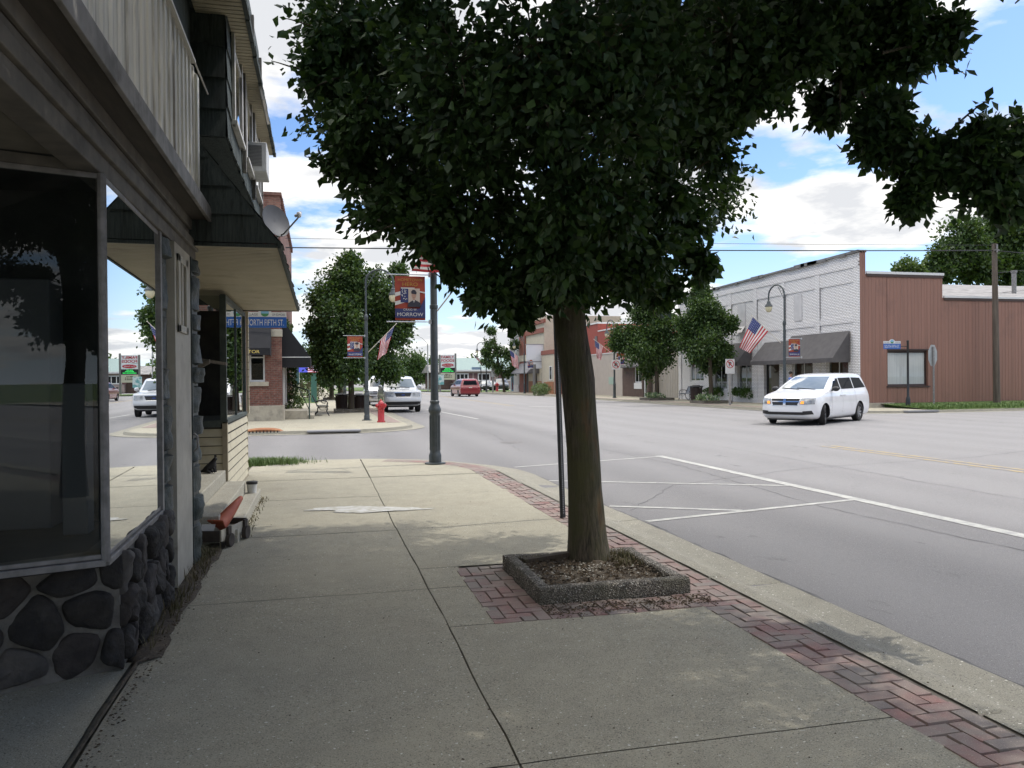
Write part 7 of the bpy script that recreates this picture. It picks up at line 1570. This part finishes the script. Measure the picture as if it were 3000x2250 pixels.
def sign_small(label, x, y, z0, zt, w, h, symbol, post_m, name='no_parking_sign', own_post=True, pw=.06):
    t = thing(name, label, 'road sign', (x, y, z0))
    if own_post: m = MB(); m.box(x - pw, y - pw * .5, z0, x + pw, y + pw * .5, zt - .05); m.build('post', post_m, t, True)
    m = MB(); m.box(x - w / 2, y - pw * .5 - .02, zt - h, x + w / 2, y - pw * .5 - .005, zt); pn = m.build('panel', MATS['sign header white'], t, True)
    yy = y - pw * .5 - .024; c = (x, yy, zt - w * .5); R = w * .42
    m = MB(); n = 28
    ring = [[(c[0] + r * cos(2 * pi * k / n), yy, c[2] + r * sin(2 * pi * k / n)) for k in range(n)] for r in (R, R * .83)]; m.grid(ring, True)
    s = R * .83 * .7071; wd = R * .09; m.poly([(c[0] - s - wd, yy - .001, c[2] + s - wd), (c[0] - s + wd, yy - .001, c[2] + s + wd), (c[0] + s + wd, yy - .001, c[2] - s + wd), (c[0] + s - wd, yy - .001, c[2] - s - wd)])
    m.build('prohibition_ring', redl, pn)
    if symbol == 'P': text_mb('P', R * 1.1, R * .7, plane_T((c[0], yy + .001, c[2] - R * .55), (1, 0, 0), (0, 0, 1)), bold=.02).build('symbol', dark, pn)
    else:
        m = MB(); pts = [(c[0] + R * .28, yy + .001, c[2] - R * .55), (c[0] + R * .28, yy + .001, c[2] + R * .15)] + [(c[0] + R * .28 * cos(radians(a)), yy + .001, c[2] + R * .15 + R * .28 * sin(radians(a))) for a in range(30, 181, 30)] + [(c[0] - R * .28, yy + .001, c[2] - R * .2)]
        m.tube(pts, R * .10, 4); m.poly([(c[0] - R * .55, yy - .0005, c[2] - R * .15), (c[0], yy - .0005, c[2] - R * .15), (c[0] - R * .28, yy - .0005, c[2] - R * .55)]); m.build('symbol', dark, pn)
    return t
galv = mat('galvanised post', (.36, .35, .34), .5, (.28, .28, .27), 6, metal=.3)
sg_ = sign_small('no parking sign on a grey post at the kerb before the CLOTHING window', 21.8, 39.5, .1, 2.62, .55, .80, 'P', galv)
sign_small('no U turn sign on the lamp post in front of the red and beige wall', 22.28, 58.05, .1, 3.05, .72, .75, 'U', galv, 'no_u_turn_sign', False, .3)
t = thing('parking_sign', 'small white sign on a wooden post at the far right pavement before the parked cars', 'road sign', (19.7, 92.5, .1)); m = MB(); m.box(19.95, 92.5, .1, 20.15, 92.6, 2.0); m.build('post', galv, t, True); m = MB(); m.box(19.85, 92.44, 1.95, 20.3, 92.48, 3.0); m.build('panel', MATS['sign header white'], t, True)
t = thing('street_sign', 'far blue street sign on a dark post beside the farthest street lamp', 'street sign', (19.15, 95.2, .1)); m = MB(); m.tube([(19.15, 95.2, .1), (19.15, 95.2, 3.15)], .06, 8); m.build('post', MATS['sign post black'], t, True); m = MB(); m.box(18.0, 95.15, 2.85, 19.1, 95.2, 3.15); m.build('blade', mat('sun faded blue', (.25, .36, .5), .5), t, True)

# ---- hydrants
def hydrant(label, loc, s=1, rz=0):
    t = thing('hydrant', label, 'fire hydrant', loc, rz); hm = mat('hydrant red', (.42, .022, .024), .35, (.34, .018, .02), 5, coat=.4)
    m = MB(); m.lathe([(r * s, z * s) for r, z in ((.16, 0), (.16, .03), (.135, .04), (.125, .06), (.125, .50), (.15, .52), (.15, .57), (.125, .585), (.12, .70), (.10, .77), (.055, .82), (.035, .835), (.035, .88), (.02, .89))], n=18); m.build('barrel', hm, t, smooth=35)
    for a, r, l in ((0, .075, .20), (180, .075, .20), (-90, .095, .22)):
        d = Vector((cos(radians(a)), sin(radians(a)), 0)); m = MB(); c = Vector((0, 0, .64 * s)); m.tube([c + d * .08 * s, c + d * l * .8 * s], r * s * .85, 12); m.tube([c + d * l * .75 * s, c + d * l * s], r * s, 8); m.tube([c + d * l * s, c + d * (l + .03) * s], r * s * .35, 5); m.build('outlet_cap', hm, t, smooth=35)
    m = MB()
    for k in range(8): a = 2 * pi * k / 8; m.lathe([(.016 * s, .03 * s), (.016 * s, .055 * s)], (.143 * s * cos(a), .143 * s * sin(a), 0), 6); m.lathe([(.016 * s, .57 * s), (.016 * s, .595 * s)], (.138 * s * cos(a), .138 * s * sin(a), 0), 6)
    m.build('flange_bolts', hm, t); return t
hydrant('bright red fire hydrant at the far left corner in front of the off-roader', (2.30, 31.0, 0), 1.0, radians(20))
hydrant('small distant red fire hydrant by the parked cars on the right', (22.1, 99.5, .1), 1.35)
# ---- benches
def bench(label, loc, rz, slatm, length=1.8):
    t = thing('bench', label, 'bench', loc, rz); im = mat('black cast iron', (.012, .012, .013), .45)
    m = MB()
    for k in range(5): y = -.02 + k * .095; m.box(-length / 2, y, .43 + .012 * (k == 4), length / 2, y + .075, .455 + .012 * (k == 4))
    m.build('seat', slatm, t, bevel=.004)
    m = MB()
    for k in range(5): z = .50 + k * .085; y = -.05 - (z - .45) * .42; m.prism([(-length / 2, y, z), (-length / 2, y - .028, z + .07), (-length / 2, y - .046, z + .064), (-length / 2, y - .018, z - .006)], (length, 0, 0))
    m.build('backrest', slatm, t)
    for x in (-length / 2 + .08, length / 2 - .08):
        m = MB(); 
        m.tube([(x, -.27, .93), (x, -.16, .70), (x, -.06, .46), (x, .02, .40), (x, .38, .40), (x, .45, .43)], .022, 6)
        m.tube([(x, .0, .40), (x, -.05, .30), (x, -.02, .20), (x, -.12, .10), (x, -.19, .02), (x, -.23, .0)], .022, 6); m.tube([(x, .38, .40), (x, .42, .30), (x, .36, .2), (x, .42, .10), (x, .47, .02), (x, .50, .0)], .022, 6)
        m.tube([(x, -.12, .62), (x, .0, .68), (x, .2, .69), (x, .36, .66), (x, .43, .57), (x, .38, .48)], .02, 6); m.tube([(x, .10, .67), (x, .20, .58), (x, .30, .56), (x, .33, .62)], .012, 5); m.tube([(x, .0, .38), (x, .1, .27), (x, .28, .27), (x, .38, .38)], .014, 5)
        m.build('end_frame', im, t, smooth=50)
    return t
bench('black bench with curled iron arms on the far left pavement', (-.05, 38.5, 0), radians(-90), mat('dark bench slats', (.02, .02, .022), .5))
bench('blue grey slatted bench in front of the white brick shop window', (24.5, 49.8, .1), radians(88), mat('blue grey slats', (.17, .20, .25), .6, (.13, .16, .2), 8))
def bin_(label, loc, s=1, group='ribbed litter bins'):
    t = thing('litter_bin', label, 'litter bin', loc, 0, group); cm = mat('brown bin metal', (.035, .022, .018), .55, (.05, .03, .024), 6)
    m = MB(); m.lathe([(.27 * s, .03), (.30 * s, .8 * s)], n=24, cap=False)
    for k in range(26): a = 2 * pi * k / 26; m.prism([(.28 * s * cos(a - .06), .28 * s * sin(a - .06), .03), (.30 * s * cos(a - .03), .30 * s * sin(a - .03), .03), (.30 * s * cos(a + .03), .30 * s * sin(a + .03), .03), (.28 * s * cos(a + .06), .28 * s * sin(a + .06), .03)], (.035 * s * cos(a), .035 * s * sin(a), .84 * s))
    m.lathe([(.29 * s, 0), (.30 * s, .05)], n=24); m.build('body', cm, t, smooth=30)
    m = MB(); m.lathe([(.38 * s, .85 * s), (.38 * s, .90 * s), (.30 * s, .93 * s), (.20 * s, .90 * s), (.18 * s, .7 * s)], n=24, cap=False); m.tube([(.2 * s * cos(a), .2 * s * sin(a), .95 * s) for a in np.linspace(0, 2 * pi, 18)], .02, 5); m.build('rim', blackp, t, smooth=40); return t
bin_('brown ribbed litter bin by the kerb in front of the white brick shop', (22.35, 44.6, .1), 1.1)
bin_('dark litter bin beside the trunk of the rounded tree on the left', (1.15, 43.4, 0), 1.0); bin_('second dark litter bin just right of the trunk of the rounded tree', (2.05, 43.3, 0), .95)
# ---- storm drain, crossing plates
t = thing('drain_grate', 'rusty orange curved storm drain grate at the far kerb', 'drain grate', (-1.75, 26.72, 0))
rust = mat('rusty iron', (.30, .12, .05), .85, (.20, .08, .035), 14, dirt=(.36, .19, .07), dscale=7)
m = MB(); rows = []
for i in range(13):
    u = -1 + 2 * i / 12; w_ = sqrt(max(0, 1 - u * u)); rows.append([(-1.75 + u * .60, 26.62 + .0, -.08), (-1.75 + u * .60, 26.62, -.08 + .15 * w_ ** .6), (-1.75 + u * .60, 26.80, -.05 + .17 * w_ ** .6), (-1.75 + u * .60, 26.95, .005)])
m.grid(rows); m.build('hood', rust, t, True, smooth=60)
m = MB()
for k in range(9): x = -2.18 + k * .108; m.box(x - .018, 26.608, -.06, x + .018, 26.618, .02 + .02 * (1 - abs(k - 4) / 4))
m.build('slots', dark, t, True)
m = MB(); m.box(-.4, 26.3, -.05, 1.3, 26.74, .012); struct(m.build('kerb_ramp', mat('tactile plate', (.22, .22, .23), .8, (.18, .18, .19), 10), bevel=.02)); m = MB(); m.box(24.6, 29.3, .02, 26.2, 29.62, .116); struct(m.build('kerb_ramp', MATS['tactile plate'], bevel=.02))
m = MB(); m.lathe([(.30, .0), (.29, .004)], (5.0, 20.8, roadz(5) + .003), 24); tag(m.build('manhole_cover', mat('iron cover', (.10, .09, .085), .7, (.16, .15, .14), 9), loc=(5, 20.8, roadz(5))), 'round iron manhole cover in the side street mouth', 'manhole cover')
# ---- utility pole and overhead lines
t = thing('utility_pole', 'tall weathered wooden utility pole standing in the grass before the brown metal wall', 'utility pole', (32.3, 32.4, .15))
m = MB(); m.tube([(32.32, 32.4, .1), (32.28, 32.4, 3), (32.22, 32.4, 8.05)], [.165, .15, .12], 12); m.build('pole', mat('pole wood', (.085, .065, .05), .9, (.15, .125, .10), 4, stretch=(5, 5, .4), dirt=(.04, .03, .025), dscale=2, bump=.006, bscale=20), t, True, smooth=60)
m = MB(); m.tube([(32.2, 32.22, 7.6), (32.2, 32.22, 8.0)], .04, 6); m.box(32.1, 32.2, 7.7, 32.34, 32.3, 7.74); m.build('insulator', alum, t, True)
def wire(label, p, q, r, sag, n=24):
    p, q = Vector(p), Vector(q); m = MB(); m.tube([p.lerp(q, i / n) - Vector((0, 0, sag * 4 * (i / n) * (1 - i / n))) for i in range(n + 1)], r, 5); tag(m.build('overhead_wire', mat('black cable', (.015, .015, .018), .6), loc=p), label, 'overhead wire')
wire('thick black overhead wire crossing the street at roof height', (-1.3, 34.1, 7.12), (32.25, 32.4, 7.72), .026, .05)
wire('thin upper overhead wire just above the thick black one', (-1.3, 34.1, 7.50), (32.25, 32.4, 7.98), .009, .05)
wire('wire running right from the utility pole top', (32.25, 32.4, 7.72), (62, 31, 6.4), .02, .1); wire('lower wire running behind the utility pole across the dark tree', (32.2, 32.4, 6.6), (60, 29, 9.8), .012, .1); wire('lowest wire sloping across the dark tree behind the utility pole', (27, 40, 5.2), (60, 30, 8.8), .012, .1)
for x, y, z, l, lab in ((14.9, 112, 8.0, 3.2, 'far cobra head street light reaching over the road, seen left of the near lamp pole'), (11.4, 116, 5.6, 3.2, 'farther cobra head street light above the white vehicles')):
    t = thing('street_light', lab, 'street light', (x, y, 0)); m = MB(); m.tube([(x, y, 0), (x, y, z - 1.3)], [.11, .08], 8); m.build('pole', galv, t, True); m = MB(); m.tube([(x, y, z - 1.3), (x - .7, y, z - .5), (x - 1.5, y, z - .05), (x - l * .7, y, z)], .04, 5); m.build('arm', galv, t, True); m = MB(); m.ball((x - l * .75, y, z - .02), (.42, .16, .09), 10, 6); m.build('lamp_head', galv, t, True)
# ---- passer-by behind the minivan
def person(label, loc, rz):
    t = thing('person', label, 'person', loc, rz)
    vs = [((0, 0, .95), .13), ((0, .0, 1.12), .12), ((0, .0, 1.32), .145), ((0, .01, 1.45), .10), ((0, .0, 1.50), .055), ((0, -.01, 1.57), .06), ((0, -.015, 1.66), .088), ((0, -.005, 1.74), .07),
          ((.19, 0, 1.42), .062), ((.25, .02, 1.15), .045), ((.22, -.10, .92), .034), ((.215, -.13, .84), .03), ((-.19, 0, 1.42), .062), ((-.25, .02, 1.15), .045), ((-.23, -.08, .92), .034), ((-.225, -.11, .84), .03),
          ((.09, 0, .85), .095), ((.10, -.04, .48), .062), ((.10, .04, .09), .045), ((.11, -.12, .04), .035), ((-.09, 0, .85), .095), ((-.10, .03, .48), .062), ((-.10, .08, .09), .045), ((-.11, -.08, .04), .035)]
    ed = [(0, 1), (1, 2), (2, 3), (3, 4), (4, 5), (5, 6), (6, 7), (3, 8), (8, 9), (9, 10), (10, 11), (3, 12), (12, 13), (13, 14), (14, 15), (0, 16), (16, 17), (17, 18), (18, 19), (0, 20), (20, 21), (21, 22), (22, 23)]
    sk_, bl_, jn_, hr_ = mat('person skin', (.40, .24, .17), .6), mat('blue shirt', (.10, .19, .52), .8), mat('dark jeans', (.03, .035, .06), .9), mat('dark hair', (.02, .014, .01), .7)
    me = bpy.data.meshes.new('body'); me.from_pydata([v for v, _ in vs], ed, []); o = bpy.data.objects.new('b', me); C.objects.link(o); sk = o.modifiers.new('s', 'SKIN'); o.modifiers.new('u', 'SUBSURF').levels = 2
    for i, (_, r) in enumerate(vs): me.skin_vertices[0].data[i].radius = (r, r)
    me.skin_vertices[0].data[0].use_root = True; bpy.context.view_layer.update(); m2 = bpy.data.meshes.new_from_object(o.evaluated_get(bpy.context.evaluated_depsgraph_get())); bpy.data.objects.remove(o)
    m2.materials.clear()
    for q in (sk_, bl_, jn_): m2.materials.append(q)
    for p in m2.polygons:
        z = p.center.z; p.use_smooth = True; p.material_index = 2 if z < .93 and abs(p.center.x) < .19 else 1 if 1.02 < z < 1.49 or (z > .9 and abs(p.center.x) < .17 and z < 1.49) else 0
    b = link('body', m2, t)
    m = MB(); m.ball((0, .012, 1.72), (.092, .10, .085), 14, 10); m.build('hair', hr_, t, smooth=80)
    for sg in (-1, 1):
        for k in range(4): m = MB() if k == 0 else m; x = sg * .215 + (k - 1.5) * .018; m.tube([(x, -.13, .83), (x, -.145, .79), (x, -.14, .75 + .01 * abs(k - 1.5))], [.009, .009, .007], 6)
        m.tube([(sg * .185, -.14, .83), (sg * .17, -.165, .79)], [.011, .008], 6); m.build('fingers', sk_, b)
    m = MB(); m.ball((0, -.095, 1.655), (.014, .022, .02), 8, 6); m.build('nose', sk_, b)
    m = MB()
    for sg in (-1, 1): m.ball((sg * .033, -.082, 1.685), (.011, .008, .007), 8, 6)
    m.build('eyes', dark, b); return t
person('person in a blue shirt standing by the lamp post behind the white minivan', (24.0, 37.1, .1), radians(70))
# ---- the block across the road behind the viewer, mirrored in the shop glass
t = thing('opposite_building', 'plain brick building behind the viewer mirrored in the shop window', 'building', (30, -20, 0))
m = MB(); m.box(25, -45, 0, 36, 12, 6.2); m.build('wall', brickmat('plain brick', 1, (.24, .13, .10), (.20, .11, .085), (.3, .27, .24)), t, True)
b = MB(); b.poly([(21.2, -60, .1), (60, -60, .1), (60, 16, .1), (21.2, 16, .1)]); struct(b.build('sidewalk', conc))
